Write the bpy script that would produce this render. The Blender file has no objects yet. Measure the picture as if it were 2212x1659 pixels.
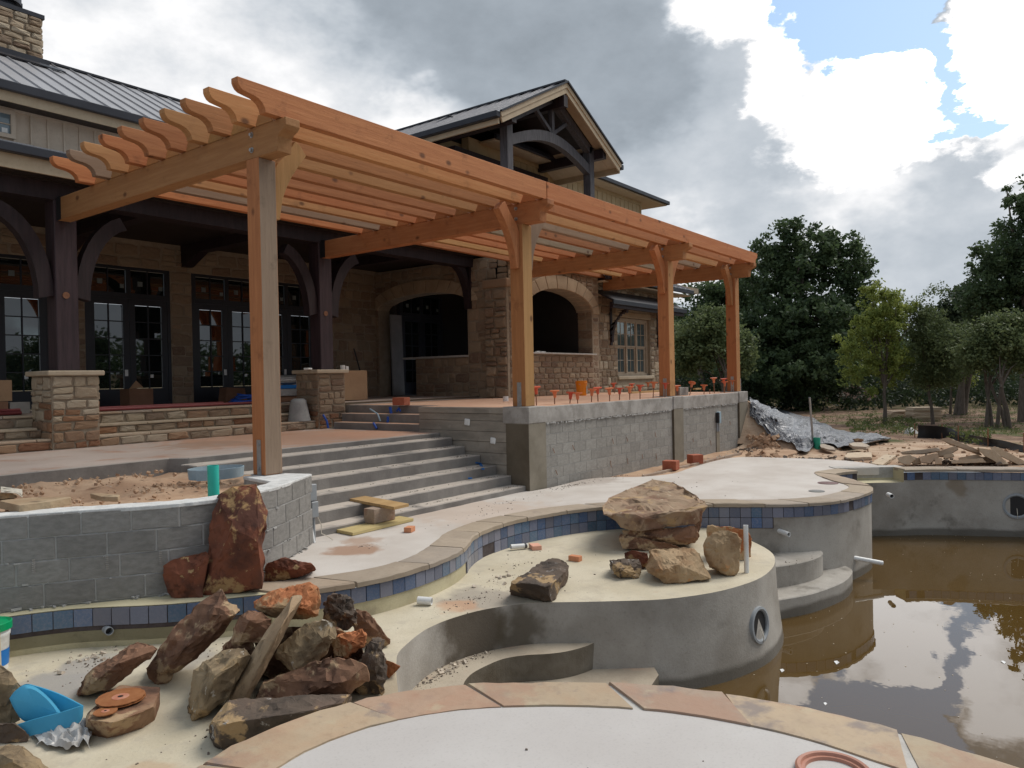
import bpy, bmesh, math, random
from mathutils import Vector, Matrix, noise as mnoise
from mathutils.geometry import delaunay_2d_cdt
R = math.radians
random.seed(7)
S = bpy.context.scene
COL = S.collection

# ------------------------------------------------------------------ camera
EYE = Vector((0, 0, 1.94)); FOC = 1650.0; PX0, PY0 = 1106.0, 829.5
_y, _p, _r = R(37.0), R(-0.43), R(1.15)
FWD = Vector((math.cos(_y) * math.cos(_p), math.sin(_y) * math.cos(_p), math.sin(_p)))
_rt = FWD.cross(Vector((0, 0, 1))).normalized(); _up = _rt.cross(FWD)
RGT = _rt * math.cos(_r) - _up * math.sin(_r)
UPV = _up * math.cos(_r) + _rt * math.sin(_r)
cam = bpy.data.cameras.new('camera'); cam.sensor_width = 36; cam.lens = 36 * FOC / 2212
cam.clip_start = 0.05; cam.clip_end = 2000
camo = bpy.data.objects.new('camera', cam); COL.objects.link(camo)
camo.matrix_world = Matrix(((RGT.x, UPV.x, -FWD.x, EYE.x), (RGT.y, UPV.y, -FWD.y, EYE.y),
                            (RGT.z, UPV.z, -FWD.z, EYE.z), (0, 0, 0, 1)))
S.camera = camo

def ray(x, y): return FWD + RGT * ((x - PX0) / FOC) - UPV * ((y - PY0) / FOC)
def atz(x, y, z): d = ray(x, y); return EYE + d * ((z - EYE.z) / d.z)
def aty(x, y, Y): d = ray(x, y); return EYE + d * (Y / d.y)
def atx(x, y, X): d = ray(x, y); return EYE + d * (X / d.x)
def atd(x, y, D): return EYE + ray(x, y) * D
def win(ox, oy, w, W=2212):                 # survey windows of the photograph: local -> image coordinates
    s = w / W / 1.30199
    return lambda x, y: (ox / 1.30199 + x * s, oy / 1.30199 + y * s)
A1 = win(0, 0, 960); A2 = win(960, 0, 960); A4 = win(0, 600, 960)
B1 = win(860, 640, 700); B2 = win(1460, 680, 700); B3 = win(2000, 700, 880); B4 = win(0, 1200, 900)
C1 = win(0, 1580, 773); C2 = win(400, 1580, 773); C3 = win(800, 1160, 800); C4 = win(1400, 1280, 800)
C5 = win(2080, 1160, 800); C6 = win(1000, 1660, 667); C7 = win(2000, 1660, 880)
Z1 = win(1140, 1080, 500); Z2 = win(1700, 1040, 500); Z3 = win(560, 1240, 400); Z4 = win(860, 1080, 400)
D1 = win(0, 1000, 400); D2 = win(780, 980, 400); D6 = win(1100, 220, 800); D7 = win(0, 1280, 300)
E1 = win(1240, 680, 540); E2 = win(1660, 760, 300, 1531)

# ------------------------------------------------------------------ world, sun, exposure
def nd(nt, typ, ins=None, **props):
    n = nt.nodes.new(typ)
    for k, v in props.items(): setattr(n, k, v)
    for k, v in (ins or {}).items():
        s = n.inputs[k]
        if isinstance(v, bpy.types.NodeSocket): nt.links.new(v, s)
        else: s.default_value = v
    return n
def mth(nt, op, a, b=0.0, c=0.0, clamp=False):
    n = nd(nt, 'ShaderNodeMath', {0: a, 1: b, 2: c}, operation=op, use_clamp=clamp); return n.outputs[0]
def vmth(nt, op, a, b=(0, 0, 0)):
    n = nd(nt, 'ShaderNodeVectorMath', {0: a, 1: b}, operation=op)
    return n.outputs['Value'] if op in ('DOT_PRODUCT', 'LENGTH', 'DISTANCE') else n.outputs[0]
def sstep(nt, x, a, b):
    n = nd(nt, 'ShaderNodeMapRange', {'Value': x, 'From Min': a, 'From Max': b}, interpolation_type='SMOOTHSTEP'); return n.outputs[0]
def mixc(nt, f, a, b, mode='MIX'):
    n = nd(nt, 'ShaderNodeMix', {0: f}, data_type='RGBA', blend_type=mode)
    for s, v in ((n.inputs[6], a), (n.inputs[7], b)):
        if isinstance(v, bpy.types.NodeSocket): nt.links.new(v, s)
        else: s.default_value = (*v, 1) if len(v) == 3 else v
    return n.outputs[2]
def mixf(nt, f, a, b):
    n = nd(nt, 'ShaderNodeMix', {0: f, 2: a, 3: b}, data_type='FLOAT'); return n.outputs[0]

SUN_AZ, SUN_EL = R(-25), R(52)            # azimuth from +X, counter-clockwise
sun = bpy.data.lights.new('sun', 'SUN'); sun.energy = 2.6; sun.angle = R(34); sun.color = (1, .95, .87)
suno = bpy.data.objects.new('sun', sun); COL.objects.link(suno)
sdir = Vector((math.cos(SUN_AZ) * math.cos(SUN_EL), math.sin(SUN_AZ) * math.cos(SUN_EL), math.sin(SUN_EL)))
suno.rotation_euler = (-sdir).to_track_quat('-Z', 'Y').to_euler()
suno.location = (0, 0, 30)

W = bpy.data.worlds.new('World'); S.world = W; W.use_nodes = True
nt = W.node_tree; nt.nodes.clear()
def build_sky():
    tc = nd(nt, 'ShaderNodeTexCoord'); d = vmth(nt, 'NORMALIZE', tc.outputs['Generated'])
    sep = nd(nt, 'ShaderNodeSeparateXYZ', {0: d})
    fx = mth(nt, 'ADD', mth(nt, 'MULTIPLY', sep.outputs[0], math.cos(_y)), mth(nt, 'MULTIPLY', sep.outputs[1], math.sin(_y)))
    fy = mth(nt, 'SUBTRACT', mth(nt, 'MULTIPLY', sep.outputs[1], math.cos(_y)), mth(nt, 'MULTIPLY', sep.outputs[0], math.sin(_y)))
    az = mth(nt, 'MULTIPLY', mth(nt, 'ARCTAN2', fy, fx), 57.2958)
    el = mth(nt, 'MULTIPLY', mth(nt, 'ARCSINE', sep.outputs[2]), 57.2958)
    base = nd(nt, 'ShaderNodeCombineXYZ', {0: az, 1: el}).outputs[0]
    def fbm(scale, det, rough=.55, off=(0, 0, 0)):
        v = vmth(nt, 'ADD', vmth(nt, 'MULTIPLY', d, (1, 1, 1.7)), off)
        return nd(nt, 'ShaderNodeTexNoise', {'Vector': v, 'Scale': scale, 'Detail': det, 'Roughness': rough})
    def warp(scale, det, amp, off):
        n = fbm(scale, det, .6, off)
        w = vmth(nt, 'MULTIPLY', vmth(nt, 'SUBTRACT', n.outputs['Color'], (.5, .5, .5)), (amp, amp, 0))
        return vmth(nt, 'ADD', base, w)
    soft = warp(5, 5, 16, (3, 1, 2)); hard = warp(13, 10, 7, (1, 7, 4))
    def blob(p, a, e, ra, re, lo, hi):
        l = vmth(nt, 'LENGTH', vmth(nt, 'MULTIPLY', vmth(nt, 'SUBTRACT', p, (a, e, 0)), (1 / ra, 1 / re, 0)))
        return mth(nt, 'SUBTRACT', 1.0, sstep(nt, l, lo, hi))
    def union(lst):
        r = lst[0]
        for b in lst[1:]: r = mth(nt, 'MAXIMUM', r, b)
        return r
    n1 = fbm(3.2, 8, .58).outputs[0]; n2 = fbm(9, 8, .6, (5, 2, 8)).outputs[0]
    L = mth(nt, 'ADD', mth(nt, 'ADD', mth(nt, 'MULTIPLY', n1, .5), mth(nt, 'MULTIPLY', n2, .22)), .12)
    dark = union([blob(soft, *b) for b in SKY_DARK])
    L = mixf(nt, mth(nt, 'MULTIPLY', dark, .93), L, mth(nt, 'ADD', .23, mth(nt, 'MULTIPLY', n2, .26)))
    glow = union([blob(soft, *b) for b in SKY_GLOW])
    L = mixf(nt, mth(nt, 'MULTIPLY', glow, .85), L, mth(nt, 'ADD', .5, mth(nt, 'MULTIPLY', n2, .95)))
    mid = union([blob(soft, *b) for b in SKY_MID])
    L = mixf(nt, mth(nt, 'MULTIPLY', mid, .85), L, mth(nt, 'ADD', .36, mth(nt, 'MULTIPLY', n2, .4)))
    bright = union([blob(hard, *b) for b in SKY_BRIGHT])
    n3 = sstep(nt, fbm(7, 7, .55, (9, 4, 1)).outputs[0], .36, .6)
    L = mixf(nt, bright, L, mth(nt, 'ADD', .72, mth(nt, 'MULTIPLY', n3, 1.35)))
    tint = mixc(nt, sstep(nt, L, .3, .95), (.84, .955, 1.08), (1, 1, 1.01))
    cl = mixc(nt, 1.0, tint, nd(nt, 'ShaderNodeCombineColor', {0: L, 1: L, 2: L}).outputs[0], 'MULTIPLY')
    cl10 = vmth(nt, 'MULTIPLY', cl, (10, 10, 10))
    sky = nd(nt, 'ShaderNodeTexSky', sky_type='NISHITA', sun_disc=False, sun_elevation=SUN_EL,
             sun_rotation=math.pi / 2 - SUN_AZ, altitude=100, air_density=1.0, dust_density=1.5, ozone_density=1.0)
    skyc = mixc(nt, .45, vmth(nt, 'MULTIPLY', sky.outputs[0], (1.5, 1.5, 1.5)), (4.6, 7.0, 9.4))
    gap = union([blob(hard, *b) for b in SKY_BLUE])
    for b in SKY_COVER: gap = mth(nt, 'MULTIPLY', gap, mth(nt, 'SUBTRACT', 1.0, blob(hard, *b)))
    far = blob(base, 0, 10, 52, 45, .95, 1.05)                                    # beyond the frame: broken cloud
    g2 = mth(nt, 'MULTIPLY', sstep(nt, n1, .56, .62), mth(nt, 'SUBTRACT', 1.0, far))
    gap = mth(nt, 'MAXIMUM', gap, g2)
    out = mixc(nt, gap, cl10, skyc)
    bg = nd(nt, 'ShaderNodeBackground', {'Color': out, 'Strength': SKY_STRENGTH})
    o = nd(nt, 'ShaderNodeOutputWorld'); nt.links.new(bg.outputs[0], o.inputs[0])
SKY_STRENGTH = .1
# azimuth left of the view axis, elevation, radii (degrees), inner / outer edge
SKY_DARK = [(5, 28, 16, 7.5, .5, 1.15), (-4, 24, 17, 7, .4, 1.15), (-9, 20, 9, 6, .3, 1.2)]
SKY_MID = [(-29, 10, 5.5, 6, .3, 1.15), (-24.5, 14.5, 1.6, 2.2, .1, 1.4), (-20, 14, 3, 4, .2, 1.2), (-14, 13.5, 8, 5, .4, 1.2), (-18, 10.5, 6, 3.6, .4, 1.2), (-17.5, 18, 4.5, 6, .5, 1.2), (-37, 14, 3, 2.5, .3, 1.2)]
SKY_GLOW = [(9, 18.5, 7.5, 3.4, .1, 1.3), (-23.5, 11.5, 5, 4.5, .3, 1.4), (-33.5, 11, 4, 5, .3, 1.3), (-14, 7, 7, 2.2, .2, 1.3), (24, 17, 16, 8, .3, 1.5), (-8, 9, 20, 5, .2, 1.4)]
SKY_BRIGHT = [(-25.5, 17, 6.4, 4.2, .7, 1.12), (-33.5, 18, 4, 6, .8, 1.1), (-16.5, 25.5, 5, 3, .4, 1.25), (-19.5, 20.5, 2.4, 3.4, .5, 1.25), (-41, 20, 6, 9, .8, 1.1)]
SKY_BLUE = [(-25, 24.5, 6.0, 5.2, .92, 1.0), (-29.5, 18, 1.8, 2.2, .9, 1.05), (-31, 15.4, 1.6, 1.0, .9, 1.05), (-24, 34, 12, 7, .92, 1.02), (-27, 20, 3.4, 2.0, .9, 1.02)]
SKY_COVER = [(-25.2, 16.2, 4.6, 4.3, .93, 1.02), (-34.5, 20, 4.2, 5.5, .93, 1.02), (-27.6, 18.0, 1.4, 1.6, .9, 1.05)]
build_sky()
S.view_settings.view_transform = 'Standard'; S.view_settings.look = 'None'
S.view_settings.exposure = 0.14; S.view_settings.gamma = 1; S.view_settings.use_curve_mapping = False
S.render.engine = 'CYCLES'
S.cycles.max_bounces = 8; S.cycles.use_denoising = True

# ------------------------------------------------------------------ materials
MATS = {}
def pm(name, cols, scale=3.0, rough=.85, bump=.25, bscale=25, vary=0.0, hue=0.0, stain=None, stretch=(1, 1, 1),
       metal=0.0, spec=.4, dust=None, contrast=(.3, .7), wet=None, island=False, detail=7, knots=None, coat=0.0, blotch=None):
    m = bpy.data.materials.new(name); m.use_nodes = True; t = m.node_tree; t.nodes.clear()
    tc = nd(t, 'ShaderNodeTexCoord'); co = tc.outputs['Object']
    rnd = None
    if vary or hue:
        if island: rnd = nd(t, 'ShaderNodeNewGeometry').outputs['Random Per Island']
        else: rnd = nd(t, 'ShaderNodeObjectInfo').outputs['Random']
        off = nd(t, 'ShaderNodeCombineXYZ', {0: mth(t, 'MULTIPLY', rnd, 91.7), 1: mth(t, 'MULTIPLY', rnd, 53.1), 2: mth(t, 'MULTIPLY', rnd, 37.3)}).outputs[0]
        co = vmth(t, 'ADD', co, off)
    cs = vmth(t, 'MULTIPLY', co, stretch)
    n = nd(t, 'ShaderNodeTexNoise', {'Vector': cs, 'Scale': scale, 'Detail': detail, 'Roughness': .6}).outputs[0]
    n = nd(t, 'ShaderNodeMapRange', {'Value': n, 'From Min': contrast[0], 'From Max': contrast[1]}).outputs[0]
    if len(cols) == 1: c = mixc(t, n, [v * .88 for v in cols[0]], [min(1, v * 1.1) for v in cols[0]])
    else:
        c = cols[0]
        k = len(cols) - 1
        for i in range(k):
            c = mixc(t, sstep(t, n, i / k, (i + 1) / k), c, cols[i + 1])
    if hue and rnd is not None:                        # palette pick per piece
        pal = hue
        r2 = mth(t, 'FRACT', mth(t, 'MULTIPLY', rnd, 7.31))
        pc = pal[0]
        for i in range(1, len(pal)):
            pc = mixc(t, mth(t, 'GREATER_THAN', r2, i / len(pal)), pc, pal[i])
        c = mixc(t, .8, c, mixc(t, mth(t, 'MULTIPLY', n, .5), pc, c))
    if vary:
        v = mth(t, 'ADD', 1 - vary, mth(t, 'MULTIPLY', rnd, 2 * vary))
        c = mixc(t, 1.0, c, nd(t, 'ShaderNodeCombineColor', {0: v, 1: v, 2: v}).outputs[0], 'MULTIPLY')
    fine = nd(t, 'ShaderNodeTexNoise', {'Vector': cs, 'Scale': bscale, 'Detail': 6, 'Roughness': .65}).outputs[0]
    c = mixc(t, mth(t, 'MULTIPLY', sstep(t, fine, .5, .8), .35), c, [0.5 * x for x in cols[0]])
    for st in ([stain] if stain and not isinstance(stain, list) else (stain or [])):
        sc, ss, lo, hi = st[:4]
        sn = nd(t, 'ShaderNodeTexNoise', {'Vector': vmth(t, 'ADD', co, (11.3 + ss, 4.1, 7.7)), 'Scale': ss, 'Detail': 8, 'Roughness': .62}).outputs[0]
        c = mixc(t, mth(t, 'MULTIPLY', sstep(t, sn, lo, hi), st[4] if len(st) > 4 else .9), c, sc)
    if blotch:                                           # marks with a place of their own: (centre, radius, colour, amount)
        for (bx, by, bz), br, bc, ba in blotch:
            wn = nd(t, 'ShaderNodeTexNoise', {'Vector': tc.outputs['Object'], 'Scale': 4.0, 'Detail': 6})
            pp = vmth(t, 'ADD', tc.outputs['Object'], vmth(t, 'MULTIPLY', vmth(t, 'SUBTRACT', wn.outputs['Color'], (.5, .5, .5)), (br * 1.3,) * 3))
            dd = vmth(t, 'LENGTH', vmth(t, 'SUBTRACT', pp, (bx, by, bz)))
            c = mixc(t, mth(t, 'MULTIPLY', mth(t, 'SUBTRACT', 1.0, sstep(t, dd, br * .55, br)), ba), c, bc)
    if knots:
        vn = nd(t, 'ShaderNodeTexVoronoi', {'Vector': vmth(t, 'MULTIPLY', co, [max(.45, x) if x < 1 else x * .55 for x in knots[2]]), 'Scale': knots[1], 'Randomness': 1.0}).outputs['Distance']
        c = mixc(t, mth(t, 'MULTIPLY', mth(t, 'SUBTRACT', 1.0, sstep(t, vn, .05, .15)), .8), c, knots[0])
    geo = nd(t, 'ShaderNodeNewGeometry')
    if dust:
        up = nd(t, 'ShaderNodeSeparateXYZ', {0: geo.outputs['Normal']}).outputs[2]
        dn = nd(t, 'ShaderNodeTexNoise', {'Vector': co, 'Scale': 2.5, 'Detail': 8}).outputs[0]
        c = mixc(t, mth(t, 'MULTIPLY', sstep(t, up, .55, .9), mth(t, 'MULTIPLY', sstep(t, dn, dust[1], dust[1] + .25), dust[2])), c, dust[0])
    rsock = rough
    if wet:                                              # damp band that the water has left
        pz = nd(t, 'ShaderNodeSeparateXYZ', {0: geo.outputs['Position']}).outputs[2]
        wn = nd(t, 'ShaderNodeTexNoise', {'Vector': co, 'Scale': 2.0, 'Detail': 6}).outputs[0]
        pz = mth(t, 'SUBTRACT', pz, mth(t, 'MULTIPLY', mth(t, 'SUBTRACT', wn, .5), wet[2]))
        f = mth(t, 'SUBTRACT', 1.0, sstep(t, pz, wet[0], wet[1]))
        c = mixc(t, mth(t, 'MULTIPLY', f, .75), c, wet[3])
        rsock = mixf(t, f, rough, .35)
    b = nd(t, 'ShaderNodeBsdfPrincipled', {'Base Color': c, 'Roughness': rsock, 'Metallic': metal, 'Specular IOR Level': spec})
    if coat: b.inputs['Coat Weight'].default_value = coat; b.inputs['Coat Roughness'].default_value = .15
    if bump:
        h = mth(t, 'ADD', mth(t, 'MULTIPLY', n, .5), mth(t, 'MULTIPLY', fine, .6))
        bn = nd(t, 'ShaderNodeBump', {'Height': h, 'Strength': bump, 'Distance': .02})
        t.links.new(bn.outputs[0], b.inputs['Normal'])
    o = nd(t, 'ShaderNodeOutputMaterial'); t.links.new(b.outputs[0], o.inputs[0])
    MATS[name] = m
    return m
def plain(name, col, rough=.5, metal=0.0, spec=.5, alpha=None):
    return pm(name, [col], scale=8, rough=rough, bump=.04, bscale=60, metal=metal, spec=spec)
def M(n): return MATS[n]

pm('white_concrete', [(.49, .44, .395), (.585, .545, .505)], scale=1.1, bump=.12, bscale=60, rough=.8,
   stain=[((.33, .2, .13), 1.3, .6, .75, .35), ((.3, .28, .25), 3.0, .68, .8, .4), ((.43, .31, .23), 9.0, .64, .74, .3)],
   blotch=[((5.9, 6.75, 0), .38, (.30, .15, .075), .75), ((6.3, 7.1, 0), .3, (.33, .18, .10), .6), ((8.6, 7.2, 0), 1.3, (.47, .34, .25), .45), ((12.2, 7.5, 0), .8, (.3, .24, .2), .5), ((4.6, 6.5, 0), .5, (.4, .28, .2), .4)])
pm('near_concrete', [(.47, .44, .42), (.53, .505, .485)], scale=.8, bump=.08, bscale=60, rough=.7,
   stain=[((.36, .33, .3), 2.2, .64, .85, .25), ((.12, .08, .06), 26, .76, .8, .7)])
pm('terrace_concrete', [(.42, .335, .285), (.5, .41, .355)], scale=.9, bump=.15, bscale=40, blotch=[((8.6, 11.6, .95), 2.6, (.5, .28, .18), .8), ((10.0, 10.8, .95), 1.3, (.52, .28, .18), .7), ((7.0, 11.6, .95), .9, (.3, .2, .14), .5)],
   stain=[((.38, .19, .11), 1.2, .52, .68, .7), ((.2, .16, .13), 4, .66, .76, .5)])
pm('dusty_terrace', [(.55, .31, .2), (.6, .38, .26)], scale=1.3, bump=.3, bscale=30, stain=((.3, .15, .09), 3, .6, .72, .6))
pm('step_concrete', [(.17, .155, .145), (.25, .232, .215)], scale=2.2, bump=.3, bscale=35, rough=.9,
   dust=((.54, .475, .41), .25, .95), stain=((.1, .09, .085), 1.8, .58, .75, .5))
pm('board_concrete', [(.22, .195, .165), (.34, .30, .25)], scale=1.5, bump=.4, bscale=28, stretch=(1, 1, 3.5), rough=.92,
   stain=[((.15, .125, .1), 1.6, .55, .72, .7), ((.42, .38, .33), 4, .62, .75, .4)])
pm('plaster_new', [(.19, .165, .125), (.25, .22, .175)], scale=2.5, bump=.2, bscale=45, rough=.9, stain=((.12, .1, .075), 1.5, .5, .8, .6))
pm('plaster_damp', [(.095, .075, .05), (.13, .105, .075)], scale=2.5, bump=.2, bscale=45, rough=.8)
pm('cap_concrete', [(.26, .24, .22), (.40, .375, .35)], scale=3.5, bump=.4, bscale=30, rough=.92, stain=((.22, .2, .18), 2.5, .52, .6, .6))
pm('mortar', [(.36, .35, .335), (.44, .43, .415)], scale=9, bump=.6, bscale=60, rough=.95)
pm('mortar_wash', [(.52, .52, .51), (.68, .68, .67)], scale=7, bump=.5, bscale=40, rough=.95, stain=((.34, .33, .32), 5, .62, .72, .7))
pm('block', [(.205, .195, .182), (.27, .258, .242)], scale=5, bump=.35, bscale=90, vary=.12, rough=.95, stain=((.25, .235, .21), 3, .62, .78, .35))
pm('block_pale', [(.25, .235, .215), (.315, .30, .275)], scale=5, bump=.3, bscale=90, vary=.1, rough=.95, stain=((.2, .19, .175), 2, .55, .75, .5))
pm('gunite', [(.27, .243, .21), (.43, .40, .36)], scale=1.1, bump=.35, bscale=40, rough=.88,
   stain=[((.12, .105, .085), 1.7, .56, .72, .65), ((.44, .42, .39), 2.8, .62, .8, .4), ((.17, .15, .125), 7, .62, .74, .4)], wet=(-1.19, -1.12, .1, (.07, .06, .045)),
   blotch=[((5.7, 4.8, -.55), .5, (.075, .055, .035), .85), ((6.1, 4.5, -.6), .35, (.09, .07, .045), .8), ((16.9, 2.0, -.3), .25, (.2, .14, .08), .6), ((14.0, 2.9, -.9), .35, (.24, .16, .09), .5)])
pm('gunite_dark', [(.10, .08, .055), (.2, .175, .14)], scale=2.5, bump=.35, bscale=40, rough=.8, wet=(-1.2, -.95, .2, (.05, .04, .025)))
pm('cream', [(.49, .43, .315), (.59, .53, .41)], scale=1.2, bump=.3, bscale=45, rough=.9,
   stain=[((.36, .31, .24), 1.6, .54, .74, .6), ((.44, .39, .31), 5.5, .52, .66, .5), ((.2, .17, .14), 21, .68, .75, .6), ((.45, .32, .2), 3, .62, .76, .4)],
   blotch=[((6.1, 5.05, -.35), .55, (.3, .26, .22), .75), ((5.8, 5.1, -.35), .3, (.5, .27, .15), .6), ((2.35, 6.35, -.35), .5, (.30, .285, .27), .85), ((2.9, 6.5, -.35), .4, (.32, .30, .285), .8), ((3.4, 6.1, -.35), .35, (.33, .31, .29), .6), ((2.1, 5.6, -.35), .35, (.36, .31, .25), .5), ((3.9, 4.0, -.35), .4, (.3, .22, .15), .5), ((2.2, 4.4, -.35), .3, (.45, .3, .18), .5)])
pm('cream_step', [(.30, .245, .185), (.44, .375, .29)], scale=1.6, bump=.3, bscale=45, rough=.9,
   stain=[((.13, .1, .085), 15, .66, .74, .8), ((.5, .3, .2), 2, .55, .7, .5)])
pm('cream_wall', [(.45, .40, .26), (.55, .50, .34)], scale=2, bump=.3, bscale=45, rough=.9, stain=((.25, .21, .15), 2, .55, .7, .6))
pm('tile', [(.09, .13, .22), (.17, .185, .25)], scale=6, bump=.05, bscale=30, vary=.22, rough=.24, spec=.55, contrast=(.36, .64),
   hue=[(.065, .12, .24), (.15, .16, .22), (.10, .145, .24), (.21, .205, .245), (.08, .15, .23), (.18, .185, .225)])
pm('grout', [(.06, .045, .045), (.09, .075, .075)], scale=12, rough=.9)
pm('coping', [(.27, .205, .15), (.40, .325, .25)], scale=2.6, bump=.35, bscale=18, vary=.1, rough=.85,
   hue=[(.35, .29, .225), (.39, .3, .22), (.33, .285, .24), (.38, .31, .23)], stain=((.22, .18, .16), 3, .62, .74, .5))
pm('flag_coping', [(.40, .25, .17), (.41, .33, .24), (.27, .205, .17)], scale=2.3, bump=.4, bscale=12, vary=.08, rough=.72, stretch=(1, 1, 3),
   hue=[(.42, .25, .17), (.41, .33, .22), (.37, .26, .2), (.43, .32, .21)], stain=[((.37, .22, .15), 1.6, .52, .62, .6), ((.2, .17, .165), 2.1, .56, .68, .75), ((.46, .39, .27), 3.1, .58, .68, .6), ((.25, .19, .16), 9, .62, .72, .5)])
pm('grout_pale', [(.42, .4, .37), (.52, .5, .47)], scale=8, rough=.9, bump=.4, bscale=50)
def cedar(n, axis, c1, c2, vary=.16):
    st = [9, 9, 9]; st[axis] = .55
    pm(n, [c1, c2], scale=2.2, bump=.25, bscale=9, stain=[([x * .6 for x in c1], 3.2, .56, .74, .55), ([x * .45 for x in c1], 11, .68, .76, .6)], vary=vary, rough=.72, stretch=st, contrast=(.25, .75), spec=.3,
       knots=((.085, .03, .012), 2.3, [2.2 if i != axis else .8 for i in range(3)]),
       hue=[[.5 * (a + b) * k for a, b, k in zip(c1, c2, kk)] for kk in ((1, 1, 1), (1.12, .95, .85), (.95, 1.08, 1.0), (1.05, 1.0, .95), (.9, .85, .85))])
for i, ax in enumerate('xyz'):
    cedar('cedar_' + ax, i, (.29, .10, .038), (.52, .225, .092))
    cedar('cedar_gold_' + ax, i, (.34, .155, .058), (.51, .275, .115))
    cedar('cedar_grey_' + ax, i, (.20, .135, .092), (.34, .25, .18), .08)
pm('dark_timber', [(.018, .011, .013), (.036, .022, .025)], scale=3, stretch=(6, 6, .6), bump=.2, bscale=12, rough=.55, spec=.4)
pm('purple_timber', [(.034, .021, .025), (.06, .037, .043)], scale=3, stretch=(6, 6, .6), bump=.25, bscale=12, rough=.5, spec=.4)
pm('ceiling_wood', [(.02, .014, .012), (.035, .024, .02)], scale=3, stretch=(6, .6, 6), bump=.2, rough=.6)
pm('gable_timber', [(.05, .046, .052), (.1, .095, .105)], scale=3, stretch=(6, 6, .8), bump=.3, bscale=16, rough=.6)
pm('roof_metal', [(.34, .335, .35), (.39, .385, .40)], scale=2, bump=.02, rough=.42, metal=.25, spec=.6)
pm('dark_metal', [(.025, .026, .034), (.035, .037, .046)], scale=2, bump=.02, rough=.4, metal=.3)
pm('tan_trim', [(.46, .36, .24), (.52, .42, .29)], scale=4, bump=.05, rough=.6)
pm('siding', [(.55, .455, .36), (.61, .515, .415)], scale=4, bump=.08, rough=.7, vary=.04)
pm('siding_gold', [(.40, .30, .17), (.46, .36, .21)], scale=4, bump=.08, rough=.7, vary=.04)
STONE_PAL = [(.31, .225, .15), (.25, .18, .12), (.33, .255, .175), (.205, .13, .085), (.28, .215, .15), (.23, .165, .12), (.17, .105, .075)]
pm('wall_stone', [(.22, .155, .105), (.33, .25, .17)], scale=4, bump=.5, bscale=20, vary=.14, rough=.9, hue=STONE_PAL)
pm('pale_stone', [(.34, .275, .2), (.45, .375, .28)], scale=4, bump=.5, bscale=20, vary=.1, rough=.9, hue=[(.41, .335, .245), (.45, .375, .28), (.37, .28, .19), (.43, .345, .24)])
pm('rust_stone', [(.23, .115, .06), (.3, .175, .1)], scale=4, bump=.5, bscale=20, vary=.16, rough=.9, hue=[(.27, .145, .08), (.21, .09, .05), (.32, .22, .14), (.25, .17, .115)])
pm('stone_mortar', [(.27, .215, .155), (.34, .275, .205)], scale=7, bump=.6, bscale=40, rough=.95)
pm('limestone_cap', [(.42, .34, .24), (.5, .415, .31)], scale=4, bump=.3, bscale=25, rough=.8)
pm('arch_stone', [(.36, .27, .18), (.44, .34, .235)], scale=3, bump=.3, bscale=25, rough=.85, vary=.08)
pm('dirt', [(.35, .215, .135), (.50, .345, .23)], scale=1.4, bump=.7, bscale=14, rough=.97, stain=[((.22, .11, .06), 2.6, .55, .7, .7), ((.48, .42, .36), 6, .66, .74, .5)])
pm('red_dirt', [(.3, .12, .055), (.42, .2, .1)], scale=1.8, bump=.7, bscale=10, rough=.97, stain=((.18, .07, .035), 3, .55, .7, .6))
pm('mulch', [(.085, .05, .04), (.15, .09, .07)], scale=5, bump=1.0, bscale=18, rough=1.0)
pm('white_plastic', [(.75, .75, .74)], scale=9, rough=.35, bump=.03, stain=((.5, .45, .4), 8, .62, .74, .5))
pm('rope', [(.55, .5, .42)], rough=.9)
pm('grey_plastic', [(.30, .32, .34)], rough=.45, bump=.03)
pm('steel', [(.34, .34, .34), (.45, .45, .45)], scale=12, rough=.42, metal=.75, bump=.08, stain=((.2, .14, .1), 6, .64, .76, .6))
pm('rusty', [(.2, .09, .05), (.28, .14, .08)], scale=20, rough=.85, bump=.3)
pm('rebar_cap', [(.6, .14, .06), (.66, .19, .08)], scale=6, rough=.45, bump=.02, vary=.1, hue=[(.62, .19, .08), (.58, .08, .055), (.64, .22, .10)])
pm('orange_plastic', [(.82, .25, .01)], rough=.4, bump=.02)
pm('green_plastic', [(.0, .30, .11)], rough=.35, bump=.02)
pm('teal_pipe', [(.03, .45, .37)], rough=.4, bump=.02)
pm('green_pipe', [(.02, .3, .19)], rough=.4, bump=.02)
pm('blue_plastic', [(.015, .08, .4)], rough=.45, bump=.05)
pm('blue_film', [(.01, .16, .5)], rough=.35, bump=.05)
pm('slate_strap', [(.27, .38, .45), (.33, .43, .5)], scale=6, rough=.55, bump=.05)
pm('plastic_film', [(.36, .35, .34), (.5, .49, .48)], scale=8, rough=.3, bump=.2, bscale=30)
pm('clay', [(.42, .2, .14)], rough=.5, bump=.05)
pm('drain_lid', [(.16, .085, .075)], rough=.6)
pm('grey_lid', [(.2, .2, .19)], rough=.7)
pm('rust_disc', [(.32, .12, .045), (.4, .17, .07)], scale=14, rough=.55, metal=.35, bump=.15, bscale=60)
pm('disc_hub', [(.42, .15, .09), (.5, .25, .17)], scale=14, rough=.5, bump=.05)
pm('brick', [(.36, .10, .055), (.42, .14, .08)], scale=9, rough=.9, bump=.3, bscale=50, vary=.1)
pm('orange_brick', [(.55, .22, .11), (.62, .28, .15)], scale=9, rough=.9, bump=.3, bscale=50)
pm('pink_brick', [(.68, .36, .26)], scale=9, rough=.9, bump=.3, bscale=50)
pm('plank', [(.38, .23, .095), (.50, .33, .15)], scale=2, stretch=(1, 9, 9), bump=.15, bscale=10, rough=.75)
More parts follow.
